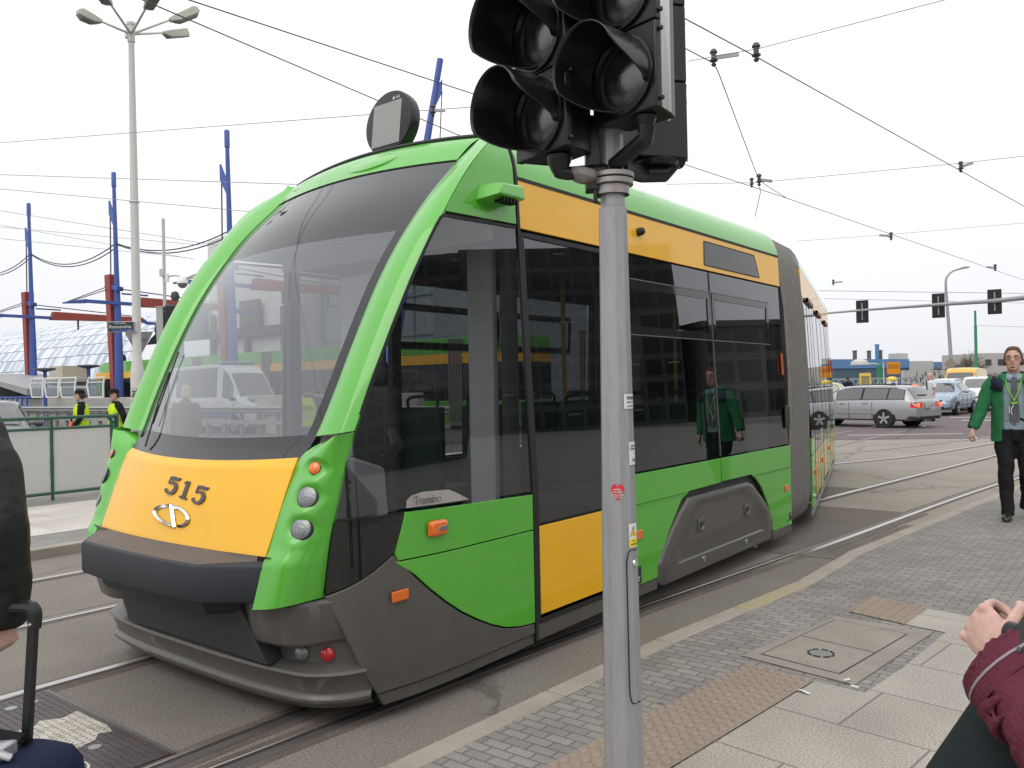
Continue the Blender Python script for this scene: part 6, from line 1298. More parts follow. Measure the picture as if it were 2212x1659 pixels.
car('sedan_car', 'light blue sedan waiting behind the silver estate', 'car', gp(2084, 893) + Vector((-.2, .64, 0)), (-.66, -.75), 4.4, 1.72, 1.46, cpaint('light_blue', (.27, .36, .46), .3), 'sedan', g_, (.20, .81), .31, ((.245, .40, .04, 0), (.41, .565, 0, .02)), (.585, .715), (.16, .29), 'PO 4S4M', 'off', .60, True)
car('hatchback_car', 'white people carrier facing the camera beside the man in green', 'car', gp(2118, 889) + Vector((1.6, 3.1, 0)), (-.46, -.89), 4.3, 1.76, 1.62, cpaint('white', (.66, .66, .65)), 'hatch', g_, (.19, .81), .32, ((.10, .30, .03, 0), (.32, .55, 0, .02)), (.585, .755), (.03, .11), 'PO 7K4UY', 'off', .62)
car('hatchback_car', 'white car mostly hidden behind the blue sedan and people carrier', 'car', at(2060, 860, 50) * 1 - Vector((0, 0, at(2060, 860, 50).z)), (-.75, -.66), 4.3, 1.74, 1.55, cpaint('white', (.66, .66, .65)), 'hatch', g_, (.19, .81), .32, ((.10, .30, .03, 0), (.32, .55, 0, .02)), (.585, .755), (.03, .11), 'PO 21L8', 'off', .62)
car('hatchback_car', 'pale yellow green hatchback peeping out behind the second tram section', 'car', at(1800, 870, 41) - Vector((0, 0, at(1800, 870, 41).z)), (-.9, .43), 4.0, 1.7, 1.5, cpaint('lime', (.50, .53, .24)), 'hatch', g_, (.19, .81), .30, ((.10, .30, .03, 0), (.32, .55, 0, .02)), (.585, .755), (.03, .11), 'PO 93CC', 'off', .62)
vn, VP_, vpr = car('delivery_van', 'yellow delivery van with red lettering behind the white cars', 'van', at(2040, 850, 52) - Vector((-1.9, -.6, at(2040, 850, 52).z)), (-.62, -.78), 5.2, 1.95, 2.2, cpaint('yellow', (.72, .42, .02)), 'van', g_, (.2, .8), .34, ((.70, .80, .0, .0),), (.725, .835), None, 'PO 66P4', 'off', .8)
text('lettering', 'DHL', .62, SRED, vn, frame(VP_(.42, -.985, 1.45), (1, 0, 0), (0, 0, 1)), .004, shear=.3, off=.012)
bd = car('hatchback_car', 'dark grey hatchback at the left edge behind the green railing', 'car', at(-20, 870, 19) - Vector((0, 0, at(-20, 870, 19).z)), (.50, -.866), 4.0, 1.7, 1.5, cpaint('dark_grey', (.07, .075, .08), .3), 'hatch', g_, (.19, .81), .31, ((.10, .30, .03, 0), (.32, .55, 0, .02)), (.585, .755), (.03, .11), 'PO 08HW', 'on', .62)
# police van seen through the windscreen
PW_ = cpaint('police_silver', (.50, .52, .54), .15); PB = mat('police_blue', (.05, .16, .36), .4, coat=.4)
pv, PP, ppr = car('police_van', 'silver and blue police van seen through the tram windscreen', 'van', gp(535, 937) + Vector((-2.55, 2.5, 0)), (.80, -.60), 5.6, 1.95, 2.70, PW_, 'van', None, (.2, .82), .34, ((.10, .60, 0, 0), (.665, .79, .0, -.02)), (.725, .835), None, 'HPF', 'on', .82)
for s in (1, -1):
    mb = MB(); y = s * (ppr(.5)[3] + .006); mb.prism([(.03, .62), (.03, .98), (.82, .95), (.86, .70), (.80, .62)], lambda a, b: PP(a, y, b), lambda a, b: PP(a, y - s * .01, b)); mb.build('blue_stripe', PB, pv)
    mb = MB(); mb.prism([(.03, 1.0), (.03, 1.06), (.82, 1.02), (.82, .97)], lambda a, b: PP(a, y, b), lambda a, b: PP(a, y - s * .01, b)); mb.build('white_stripe', WHITE, pv)
mb = MB(); mb.box(PP(.865, 0, ppr(.865)[1] + .03), (.5, 1.1, .02), 0, Matrix.Rotation(R(12), 3, 'Y')); mb.build('bonnet_panel', PB, pv)
mb = MB(); mb.box(PP(.60, 0, 2.76), (.35, 1.5, .10)); mb.build('light_bar', mat('light_bar', (.25, .3, .4), .2), pv, bevel=.03)
mb = MB(); [mb.lathe([(.14, 0), (.12, .03), (0, .04)], 12, PP(.70, sy, 2.30), Matrix.Rotation(R(60), 4, 'Y')) for sy in (.6, -.6)]; mb.build('roof_lamp', INTDARK, pv)
# ------------------------------------------------------------------ people
SKIN = mat('skin', (.57, .34, .26), .5, var=.06, vscale=12, spec=.35); SKINP = mat('skin_pale', (.57, .365, .30), .5, var=.13, vscale=34, spec=.35, bump=.12, bscale=150)
def cloth(name, col, bump=.25, bs=45, var=.14): return mat('cloth_' + name, col, .85, var=var, vscale=9, bump=bump, bscale=bs, spec=.2)
CT = bpy.data.textures.new('cloth_folds', 'CLOUDS'); CT.noise_scale = .11; CT.noise_depth = 2
CF = bpy.data.textures.new('fine_folds', 'CLOUDS'); CF.noise_scale = .085; CF.noise_depth = 3
def folds(o, k=.03, tx=None):
    d = o.modifiers.new('folds', 'DISPLACE'); d.texture = tx or CT; d.strength = k; d.mid_level = .5; d.texture_coords = 'LOCAL'; return o
EYEW = mat('eye_white', (.7, .68, .66), .3); EYED = mat('eye_dark', (.03, .02, .015), .2); LIP = mat('lips', (.38, .13, .10), .5); SHOE = mat('shoe_black', (.012, .012, .012), .4)
def hand_mesh(mb, wrist, d, palm_n, side, k=1., curl=.5, spread=.0):
    """palm and five unequal fingers; d = along the hand, palm_n = out of the palm, side = thumb side"""
    d = Vector(d).normalized(); pn = Vector(palm_n); pn = (pn - d * pn.dot(d)).normalized(); sd = Vector(side); sd = (sd - d * sd.dot(d) - pn * sd.dot(pn)).normalized()
    P = lambda a, b, c: Vector(wrist) + (d * a + sd * b + pn * c) * k
    mb.loft([[P(a, w * math.cos(q), h * math.sin(q)) for q in [2 * math.pi * i / 12 for i in range(12)]] for a, w, h in ((-.03, .026, .019), (.0, .027, .020), (.03, .037, .019), (.06, .043, .017), (.09, .042, .014), (.098, .036, .009))])
    for i, (b, ln, r) in enumerate(((.032, .072, .0088), (.011, .080, .0092), (-.011, .074, .0088), (-.031, .058, .0078))):
        mb.lathe([(0, -.010), (.0085, -.006), (.010, 0), (.0085, .006), (0, .010)], 8, P(.086, b, -.006))      # knuckle
        a0 = .088; c1, c2, c3 = curl * .7, curl * 1.6, curl * 2.3; pts = [P(a0 - .02, b, 0), P(a0, b, 0)]; x, z = a0, 0
        for seg, an in ((.45, c1), (.32, c2), (.23, c3)):
            x += ln * seg * math.cos(an); z += ln * seg * math.sin(an); pts.append(P(x, b * (1 + spread), z))
        mb.tube(pts, [r, r * 1.05, r, r * .92, r * .7], 8, 2)
    mb.tube([P(.015, .02, .006), P(.045, .046, .016), P(.07, .054, .03 + .01 * curl), P(.092, .05, .042 + .012 * curl)], [.014, .0125, .0108, .008], 8, 2)
def figure(label, loc, face, H=1.76, pose={}, top=None, legs=None, hair=(.06, .035, .02), shoes=SHOE, skin=SKIN, vox=.013, group=None, cap=None, detail=False, open_jacket=False, hair_len=0., top_name='jacket', sleeves='long', rise=0.):
    """facing +y in its own frame; x to its right"""
    k = H / 1.76; t = thing('person', label, 'person', tuple(loc), math.atan2(face[1], face[0]) - R(90), group); V = lambda x, y, z: Vector((x, y, z)) * k
    sh = {-1: V(-.185, -.01, 1.44), 1: V(.185, -.01, 1.44)}
    el = {s: V(*pose.get('el%+d' % s, (s * .235, -.03, 1.14))) for s in (-1, 1)}; wr = {s: V(*pose.get('wr%+d' % s, (s * .25, .05, .89))) for s in (-1, 1)}
    kn = {s: V(*pose.get('kn%+d' % s, (s * .095, .02, .49))) for s in (-1, 1)}; an = {s: V(*pose.get('an%+d' % s, (s * .10, -.02, .09))) for s in (-1, 1)}; hp = {s: V(s * .09, 0, .90) for s in (-1, 1)}
    lean_ = pose.get('lean', 0.)
    hc = V(0, .02 + lean_, 1.645); nd = pose.get('turn', 0.)
    hr = lambda x, y, z: hc + Vector((x * math.cos(nd) - y * math.sin(nd), x * math.sin(nd) + y * math.cos(nd), z)) * k
    b = MB()
    b.loft([[hr(rx * math.cos(q), oy + ry * math.sin(q), z) for q in [2 * math.pi * i / 20 for i in range(20)]] for z, rx, ry, oy in ((-.118, .022, .020, .062), (-.108, .042, .045, .048), (-.085, .054, .068, .024), (-.05, .063, .082, .012), (0, .072, .093, .002), (.04, .075, .096, -.004), (.08, .068, .088, -.008), (.105, .048, .064, -.01), (.118, .02, .03, -.01))])
    b.loft([[hr(x_ + w_ * math.cos(q), y_, z_ + h_ * math.sin(q)) for q in [i * math.pi / 4 for i in range(8)]] for x_, y_, z_, w_, h_ in ((0, .08, .012, .012, .02), (0, .103, -.012, .013, .017), (0, .112, -.024, .012, .011), (0, .098, -.034, .014, .008))])
    for s in (-1, 1): b.loft([[hr(s * (.068 + d_), -.008 + a_ * math.cos(q), .0 + c_ * math.sin(q)) for q in [i * math.pi / 5 for i in range(10)]] for d_, a_, c_ in ((0, .014, .028), (.012, .019, .034), (.016, .012, .026))])
    b.tube([hr(0, -.012, -.06), V(0, -.01 + lean_ * .8, 1.50), V(0, -.02 + lean_ * .6, 1.38)], [.055 * k, .056 * k, .075 * k], 12, 2)
    b.loft([ell(V(0, -.01 + lean_ * (z - .9) * 1.2, z), rx * k, ry * k, 14) for z, rx, ry in ((.88, .12, .08), (1.1, .115, .08), (1.32, .13, .085), (1.42, .11, .07), (1.45, .06, .05))])
    for s in (-1, 1):
        b.tube([sh[s] * .97, el[s], wr[s]], [.042 * k, .034 * k, .025 * k], 10, 4); b.tube([hp[s], kn[s], an[s]], [.06 * k, .045 * k, .034 * k], 10, 4)
        dn = (wr[s] - el[s]).normalized(); hand_mesh(b, wr[s] + dn * .012 * k, pose.get('hd%+d' % s, dn), pose.get('pn%+d' % s, (-s, 0, 0)), pose.get('th%+d' % s, (0, 1, 0)), k, pose.get('curl%+d' % s, .55))
    body = b.blob('body', skin, t, vox * .55, 2)
    # face
    for s in (-1, 1):
        m = MB(); m.lathe([(0, -.006), (.0095, -.004), (.007, .003), (0, .004)], 10, hr(s * .031, .086, .006), Matrix.Rotation(R(-90) , 3, 'X')); e = m.build('eye', EYEW, t); m = MB(); m.lathe([(0, 0), (.0065, .0), (.005, .003), (0, .004)], 8, hr(s * .031, .0925, .006), Matrix.Rotation(R(-90), 3, 'X')); m.build('iris', EYED, e)
        m = MB(); m.tube([hr(s * .014, .094, .026), hr(s * .032, .093, .033), hr(s * .05, .08, .026)], .0045 * k, 5, 3); m.build('eyebrow', mat('hair_%d' % int(hair[0] * 1000), hair, .8, var=.25, vscale=60, bump=.5, bscale=200), t)
    m = MB(); m.tube([hr(-.026, .080, -.062), hr(-.01, .0915, -.058), hr(0, .092, -.0595), hr(.01, .0915, -.058), hr(.026, .080, -.062)], [.002, .006, .0055, .006, .002], 6, 3); m.build('mouth', LIP, t)
    HM = mat('hair_%d' % int(hair[0] * 1000), hair, .8, var=.25, vscale=60, bump=.5, bscale=200)
    if hair_len is not None:
        m = MB(); rows = []
        for i in range(10):
            ph = i / 9 * math.pi * .56; row = []
            for j in range(28):
                q = 2 * math.pi * j / 28; front = max(0, math.sin(q)); lim = 1 - (.57 + .05 * math.sin(j * 2.9)) * front ** .7 if front > 0 else 1 + .08; p_ = ph * lim * (1.0 + (.14 * (1 - front)))
                rr = math.sin(min(p_, 1.57)) ** .62; zz = math.cos(p_) * .137 - .006 - (hair_len * (i / 9) ** 2 if front < .3 else 0)
                jit = 1 + .03 * math.sin(j * 5.1 + i * 2.3)
                row.append(hr(.0865 * rr * math.cos(q) * jit, -.008 + .1075 * rr * math.sin(q) * jit, zz + .004 * math.sin(j * 3.7)))
            rows.append(row)
        m.loft(rows, cap=True); h = m.build('hair', HM, t, angle=80); 
        q = h.modifiers.new('sub', 'SUBSURF'); q.levels = q.render_levels = 1
    if cap:
        m = MB(); m.loft([[hr(rx * math.cos(q), -.006 + ry * math.sin(q), z) for q in [2 * math.pi * i / 20 for i in range(20)]] for z, rx, ry in ((.045, .083, .105), (.085, .082, .104), (.12, .07, .09), (.14, .03, .04), (.142, .0, .0))]); m.loft([[hr(x, y, z) for x, y, z in ((-.07, .08, .05), (-.03, .10, .055), (.03, .10, .055), (.07, .08, .05))], [hr(x, y, z) for x, y, z in ((-.06, .12, .042), (-.03, .165, .035), (.03, .165, .035), (.06, .12, .042))]], cap=False, closed=False); m.build('cap', cap, t, angle=50)
    # trousers
    m = MB(); m.loft([ell(V(0, -.005, z), rx * k, ry * k, 16) for z, rx, ry in ((.80, .15, .105), (.88, .172, .122), (.98, .165, .118), (1.05, .155, .11))])
    for s in (-1, 1):
        mid = (hp[s] + kn[s]) / 2; m.tube([hp[s] + V(0, 0, .02), mid, kn[s], (kn[s] + an[s]) / 2 + V(0, -.012, 0), an[s] + V(0, .005, .02), an[s] + V(0, .02, -.045)], [.095 * k, .088 * k, .070 * k, .065 * k, .060 * k, .064 * k], 14, 3)
    folds(m.blob('trousers', legs, t, vox, 3), .03)
    for s in (-1, 1):
        a = an[s]; fd = Vector(pose.get('ft%+d' % s, (s * .12, 1, 0))).normalized(); sx = Vector((fd.y, -fd.x, 0)); z0 = a.z - .085 * k
        m = MB(); m.loft([[a + fd * y * k + sx * w * k * math.cos(q) + Vector((0, 0, z0 - a.z + max(0, (h * math.sin(q)) + h) * k)) for q in [2 * math.pi * i / 12 for i in range(12)]] for y, w, h in ((-.075, .02, .03), (-.06, .037, .045), (0, .04, .05), (.07, .046, .036), (.14, .045, .027), (.18, .03, .02), (.19, .012, .012))]); m.build('shoe', shoes, t, angle=50)
    # upper garment
    def slv(m, extra=0.):
        for s in (-1, 1):
            e0, w0 = el[s], wr[s]
            if sleeves == 'short': m.tube([sh[s] + V(-s * .03, 0, -.01), sh[s].lerp(e0, .45), sh[s].lerp(e0, .8)], [.078 * k, .075 * k, .078 * k], 14, 3)
            else: m.tube([sh[s] + V(-s * .04, 0, .0), sh[s] * .55 + e0 * .45, e0, (e0 + w0) / 2, w0 + (e0 - w0) * .02], [(.085 + extra) * k, (.074 + extra) * k, (.064 + extra) * k, (.057 + extra) * k, (.047 + extra) * k], 14, 4)
    TOR = [(.84, .19, .135), (.92, .192, .14), (1.05, .182, .13), (1.2, .19, .135), (1.33, .20, .135), (1.40, .195, .12), (1.45, .15, .10), (1.49, .085, .075), (1.515, .075, .07)]
    if top and not open_jacket:
        m = MB(); m.loft([ell(V(0, -.01 + lean_ * (z - .9) * 1.3, z + rise), rx * k, ry * k, 18) for z, rx, ry in TOR]); slv(m); folds(m.blob(top_name, top, t, vox, 3), .025)
    return t, V, hr, dict(sh=sh, el=el, wr=wr, slv=slv, TOR=TOR, body=body, k=k)
BLK = cloth('black', (.012, .012, .014)); NAVY = cloth('navy', (.014, .017, .03)); HIVIS = cloth('hivis', (.50, .72, .02), .15); WSH = cloth('white_shirt', (.62, .63, .64), .15)

# --- man in the green jacket walking towards the camera
ml = Vector((5.27, 8.66, .1)); fc_ = (-.50, -.866)
man, V, hr, J = figure('young man in an open green fleece jacket walking on the pavement', ml, fc_, 1.80, {'el+1': (.285, .02, 1.16), 'wr+1': (.37, .09, .93), 'el-1': (-.26, -.05, 1.15), 'wr-1': (-.27, .02, .90), 'kn+1': (.085, .07, .50), 'an+1': (.075, .08, .09), 'kn-1': (-.10, .03, .50), 'an-1': (-.10, -.16, .14), 'curl+1': 1.15, 'turn': -.08}, None, cloth('trousers_black', (.013, .013, .015), .2), (.085, .048, .026), open_jacket=True, vox=.012)
SHIRT = cloth('shirt_blue', (.24, .32, .36), .2, 30); m = MB(); m.loft([ell(V(0, -.012, z), rx * .90 * J['k'], ry * .95 * J['k'], 18) for z, rx, ry in J['TOR'] if z > .9 and z < 1.5] + [ell(V(0, .0, 1.50), .07, .066, 18)]); sh_ = m.blob('shirt', SHIRT, man, .012, 3)
GJ = cloth('fleece_green', (.026, .16, .062), .5, 90, .22); GJD = cloth('fleece_navy', (.022, .025, .045), .3, 60)
k = J['k']; m = MB(); rows = []
for z, rx, ry in ((.80, .215, .16), (.84, .215, .16), (.95, .21, .155), (1.1, .205, .148), (1.25, .208, .148), (1.36, .212, .145), (1.43, .185, .125), (1.475, .125, .10), (1.50, .105, .095)):
    row = []; gap = .52 if z < 1.3 else .44
    for j in range(29):
        a = R(90) + gap + (2 * math.pi - 2 * gap) * j / 28; fl = 1 + .10 * max(0, math.sin(a)) * (1.4 - z)
        wob = .006 * math.sin(a * 7 + z * 14); row.append(V(rx * math.cos(a) * fl + wob, -.012 + ry * math.sin(a) * fl * 1.05 + wob, z))
    rows.append(row)
m.grid(rows); J['slv'](m, -.010); jk = m.build('jacket', GJ, man, angle=60, flip=False); q = jk.modifiers.new('solid', 'SOLIDIFY'); q.thickness = .012; q.offset = -1; q = jk.modifiers.new('sub', 'SUBSURF'); q.levels = q.render_levels = 2; folds(jk, .02)
for s in (-1, 1):
    m = MB(); m.grid([[V(s * x, y, z) for x, y, z in r] for r in (((.06, .085, 1.44), (.085, .06, 1.50), (.10, .0, 1.52), (.08, -.08, 1.52), (0, -.10, 1.52)), ((.085, .12, 1.40), (.125, .085, 1.455), (.14, .0, 1.475), (.11, -.10, 1.47), (0, -.13, 1.47)))]); c_ = m.build('collar', GJ, jk, angle=60); q = c_.modifiers.new('solid', 'SOLIDIFY'); q.thickness = .01
    m = MB(); m.grid([[V(s * x, y, z) for x, y, z in r] for r in (((.10, .135, 1.32), (.16, .115, 1.34), (.215, .06, 1.34), (.245, 0, 1.32)), ((.10, .128, 1.38), (.15, .108, 1.41), (.195, .06, 1.435), (.225, .0, 1.42)), ((.10, .11, 1.425), (.14, .09, 1.455), (.17, .045, 1.475), (.185, 0, 1.47)))]); c_ = m.build('shoulder_yoke', GJD, jk, angle=60); q = c_.modifiers.new('solid', 'SOLIDIFY'); q.thickness = .008; q.offset = 1
    m = MB(); e_, w_ = J['el'][s], J['wr'][s]; m.tube([e_.lerp(w_, .35) + V(s * .05, -.02, 0), e_.lerp(w_, .95) + V(s * .04, -.015, 0)], [.022, .020], 8); m.build('sleeve_patch', GJD, jk)
for s in (-1, 1):
    m = MB(); m.add([V(0, .085, 1.475), V(s * .06, .075, 1.50), V(s * .075, .095, 1.44), V(s * .03, .118, 1.415)], [(0, 1, 2, 3)]); c_ = m.build('shirt_collar', SHIRT, sh_); q = c_.modifiers.new('solid', 'SOLIDIFY'); q.thickness = .006
TIE = cloth('tie_grey', (.10, .10, .11), .1, 80); m = MB(); m.loft([[V(x * w, y, z) for x, y in ((-1, yy), (1, yy), (1, yy + .008), (-1, yy + .008))] for z, w, yy in ((1.455, .026, .098), (1.42, .020, .112), (1.40, .024, .118), (1.2, .036, .128), (1.06, .046, .130), (1.02, .045, .130), (.985, .004, .128))]); m.build('tie', TIE, man, bevel=.003)
LAN = mat('lanyard_green', (.22, .50, .03), .6); m = MB(); m.tube([V(-.075, .06, 1.49), V(-.05, .128, 1.36), V(.0, .142, 1.22)], .006, 6, 4); m.tube([V(.075, .06, 1.49), V(.06, .128, 1.36), V(.0, .142, 1.22)], .006, 6, 4); m.box(V(0, .145, 1.20), (.06, .01, .02)); m.build('lanyard', LAN, man); m = MB(); m.tube([V(0, .145, 1.20), V(.03, .145, 1.12), V(.02, .145, 1.08)], .004, 5, 3); m.box(V(.045, .142, 1.13), (.006, .004, .07)); m.build('lanyard_cord', WHITE, man)
m = MB(); m.loft([ell(V(0, -.01, z), .168 * k, .122 * k, 24) for z in (.985, 1.02)], cap=False); bl_ = m.build('belt', BLK, man); m = MB(); m.box(V(.0, .115, 1.0), (.05, .012, .035)); m.build('belt_buckle', CHROME, bl_)
m = MB()
for s in (-1, 1): m.tube([hr(s * .031 + .024 * math.cos(a), .098, .005 + .017 * math.sin(a)) for a in [i * math.pi / 6 for i in range(13)]], .0016, 4); m.tube([hr(s * .055, .096, .008), hr(s * .076, .0, .01)], .0016, 4)
m.tube([hr(-.008, .10, .008), hr(.008, .10, .008)], .0016, 4); m.build('glasses', mat('glasses_wire', (.10, .09, .09), .3, .6), man)
m = MB(); m.tube([hr(-.02, .085, -.085), hr(0, .09, -.088), hr(.02, .085, -.085)], [.006, .010, .006], 6, 2); m.build('goatee', mat('hair_75', (.075, .045, .028)), man)
m = MB(); w_ = J['wr'][1]; m.tube([w_ + V(-.02, .05, -.10), w_ + V(.02, .07, -.06)], .018, 8); o = m.build('phone', CHROME, None); o.parent = None
o.matrix_world = man.matrix_basis.copy(); tag(o, 'small shiny object held in the hand of the man in green', 'phone')

# --- police officers, passers-by
def vest(t, V, lab=None, back=False):
    m = MB(); m.loft([ell(V(0, -.01, z), rx * 1.07, ry * 1.10, 22) for z, rx, ry in ((.96, .195, .142), (1.05, .185, .135), (1.2, .19, .14), (1.33, .195, .14), (1.41, .165, .12), (1.46, .11, .095))], cap=False); v = m.build('vest', HIVIS, t, angle=60)
    m = MB(); m.loft([ell(V(0, -.01, z), .1965 * 1.06, .146 * 1.07, 22) for z in (1.10, 1.14)], cap=False); m.build('vest_stripe', mat('vest_stripe_grey', (.42, .46, .35), .4), v); return v
p1 = at(174, 842, 17.5); o1, V1, h1, _ = figure('police officer in yellow vest holding a red signalling baton', (p1.x, p1.y, 0), (-.88, -.47), 1.70, {'el-1': (-.24, .02, 1.16), 'wr-1': (-.22, .16, .95), 'el+1': (.25, .03, 1.16), 'wr+1': (.22, .18, .96)}, BLK, BLK, (.03, .02, .015), cap=BLK, vox=.02, group='police officers on the road'); vest(o1, V1)
m = MB(); m.tube([(0, 0, 0), (.03, .0, -.16)], .018, 8); bt_ = m.build('handle', BLK); 
bt0 = thing('signal_baton', 'red signalling baton held by the first police officer', 'baton', tuple(at(152, 895, 17.4))); bt_.parent = bt0; m = MB(); m.tube([(.03, 0, -.16), (-.09, 0, -.42)], [.02, .035], 8); m.build('red_tip', mat('baton_red', (.8, .04, .03), .4, emit=(1, .08, .05), es=.8), bt0)
p2_ = at(249, 846, 17.2); o2, V2, h2, _ = figure('police officer in yellow vest with hands behind his back beside the railing end', (p2_.x, p2_.y, 0), (-.75, -.66), 1.70, {'el-1': (-.27, -.10, 1.17), 'wr-1': (-.10, -.17, 1.0), 'el+1': (.27, -.10, 1.17), 'wr+1': (.10, -.17, 1.0), 'turn': .5}, BLK, BLK, (.03, .02, .015), cap=BLK, vox=.02, group='police officers on the road'); vest(o2, V2)
m = MB(); m.tube([V2(.14, .02, 1.47), V2(.0, .155, 1.25), V2(-.18, .08, 1.05)], .022, 8, 4, flat=.4); m.build('strap', BLK, o2)
p3 = at(668, 850, 14.6); o3, V3, h3, _ = figure('police officer seen from behind through the tram with POLICJA on his vest', (p3.x, p3.y, .0), (.25, .97), 1.78, {}, BLK, BLK, (.05, .03, .02), vox=.02, group='police officers on the road'); v3 = vest(o3, V3)
text('vest_lettering', 'POLICJA', .088, INK, v3, frame(V3(0, -.172, 1.28), (1, 0, 0), (0, 0, 1)), .001, off=.002)
p4 = at(402, 870, 13.6); figure('blonde woman in a brown coat on the island seen through the windscreen', (p4.x, p4.y, .1), (.1, 1), 1.62, {}, cloth('coat_brown', (.16, .11, .08)), BLK, (.62, .50, .30), vox=.02, hair_len=.05, top_name='coat')
p5 = at(2010, 840, 30.5); o5, V5, h5, _ = figure('bald man in a white shirt and tie standing behind the silver car', (p5.x, p5.y, 0), (-1, .05), 1.78, {'el-1': (-.25, -.06, 1.16), 'wr-1': (-.22, .10, .96)}, WSH, NAVY, (.12, .09, .08), vox=.02, top_name='shirt', sleeves='short', hair_len=None); m = MB(); m.loft([[V5(x * w, .135 + dy, z) for x, dy in ((-1, 0), (1, 0), (1, .01), (-1, .01))] for z, w in ((1.45, .02), (1.2, .035), (1.0, .04))]); m.build('tie', NAVY, o5)
p6 = at(1831, 830, 50); figure('man in a dark jacket standing by the low yellow wall', (p6.x, p6.y, 0), (.5, .86), 1.78, {'wr+1': (.2, .2, 1.1), 'el+1': (.26, .03, 1.15)}, NAVY, NAVY, (.05, .03, .02), vox=.025)

# --- traveller with the suitcase at the left edge
tr, Vt, ht, Jt = figure('traveller in a black jacket cut off at the left edge gripping a suitcase handle', (-1.72, 2.36, .1), (.2, .98), 1.78, {'el+1': (.30, -.05, 1.15), 'wr+1': (.285, .0, .90), 'pn+1': (-1, 0, 0), 'hd+1': (0, .1, -1), 'curl+1': 1.2, 'el-1': (-.27, -.02, 1.15)}, None, BLK, (.05, .03, .02), vox=.010, skin=SKINP)
JB = mat('jacket_black_leather', (.011, .012, .011), .5, var=.2, vscale=14, bump=.5, bscale=22, spec=.35)
m = MB(); m.loft([ell(Vt(0, -.01, z), rx * 1.08, ry * 1.1, 18) for z, rx, ry in Jt['TOR']]); e_, w_, s_ = Jt['el'][1], Jt['wr'][1], Jt['sh'][1]
m.tube([s_ + Vt(-.04, 0, 0), s_.lerp(e_, .5) + Vt(.02, 0, 0), e_ + Vt(.015, 0, .03), e_ + Vt(.02, 0, -.04), e_.lerp(w_, .55) + Vt(.012, .0, 0), w_ + (e_ - w_) * .0, w_ + (w_ - e_) * .20], [.098, .092, .084, .082, .078, .068, .060], 16, 4); m.tube([Jt['sh'][-1] + Vt(.04, 0, 0), Jt['el'][-1], Jt['wr'][-1]], [.095, .08, .06], 14, 4)
jb = folds(m.blob('jacket', JB, tr, .010, 3), .022)
m = MB(); P_ = [w_ + Vt(.052, .03, .09), w_ + Vt(.056, .03, .03), w_ + Vt(.035, .05, -.01)]; m.tube(P_, .006, 6, 4); m.box(P_[-1] + Vt(-.006, .01, -.02), (.014, .006, .045)); m.build('zip', CHROME, jb)
m = MB(); m.tube([s_ + Vt(.06, .03, -.06), e_ + Vt(.06, .065, 0), w_ + Vt(.02, .07, .08)], .0025, 4, 5); m.build('sleeve_seam', RUBBER, jb)
sc = thing('suitcase', 'dark blue suitcase with silver trim and a raised black handle', 'suitcase', (-1.42, 2.22, .125), R(-8)); SB = cloth('suitcase_blue', (.010, .016, .045), .3, 90)
m = MB(); m.loft([[Vector((x, y, z)) for x, y in [(.23 * k_ * math.copysign(abs(math.cos(q)) ** .35, math.cos(q)), .115 * k_ * math.copysign(abs(math.sin(q)) ** .5, math.sin(q))) for q in [2 * math.pi * i / 28 for i in range(28)]]] for z, k_ in ((.06, .8), (.08, .95), (.12, 1), (.43, 1), (.48, .97), (.51, .88), (.525, .7))]); m.build('case', SB, sc, angle=50)
m = MB(); [m.tube([(.235 * math.copysign(abs(math.cos(q)) ** .35, math.cos(q)), .12 * math.copysign(abs(math.sin(q)) ** .5, math.sin(q)), z) for q in [2 * math.pi * i / 28 for i in range(29)]], .004, 5) for z in (.41, .45)]; m.build('piping', WHITE, sc)
m = MB(); m.box((-.02, -.05, .54), (.20, .10, .035)); m.tube([(-.13, -.06, .535), (-.06, -.085, .565), (.05, -.085, .565), (.11, -.06, .535)], .016, 8, 4, flat=.6); m.build('carry_grip', mat('silver_plastic', (.5, .51, .53), .3, .6), sc, bevel=.012)
m = MB(); [m.box((-.05 + .035 * q, -.104, .55), (.02, .006, .012)) for q in range(4)]; m.build('lock_dials', INK, sc)
m = MB(); m.tube([(-.16, .02, .53), (-.05, .0, .57), (.08, .02, .55)], .024, 8, 4, flat=.5); m.build('strap_handle', BLK, sc)
HBK = mat('handle_black', (.012, .013, .014), .4)
m = MB(); m.loft([[Vector((.075 + dx + x * .011, .05 + y * .011, z)) for x, y in ((-1, -1), (1, -1), (1, 1), (-1, 1))] for z, dx in ((.50, -.012), (.87, .018))]); m.loft([[Vector((-.165 + dx + x * .011, .05 + y * .011, z)) for x, y in ((-1, -1), (1, -1), (1, 1), (-1, 1))] for z, dx in ((.50, -.012), (.87, .018))]); m.build('handle_tube', HBK, sc, bevel=.003)
m = MB(); m.tube([(.095, .05, .84), (.095, .05, .88), (.075, .05, .898), (-.03, .05, .892), (-.13, .05, .895), (-.148, .05, .88), (-.148, .05, .84)], [.017, .02, .019, .017, .018, .02, .017], 10, 3); m.build('handle_grip', HBK, sc); m = MB(); m.lathe([(.005, 0), (.004, .003), (0, .003)], 8, (.095, .0305, .855), Matrix.Rotation(R(90), 3, 'X')); m.build('rivet', CHROME, sc)

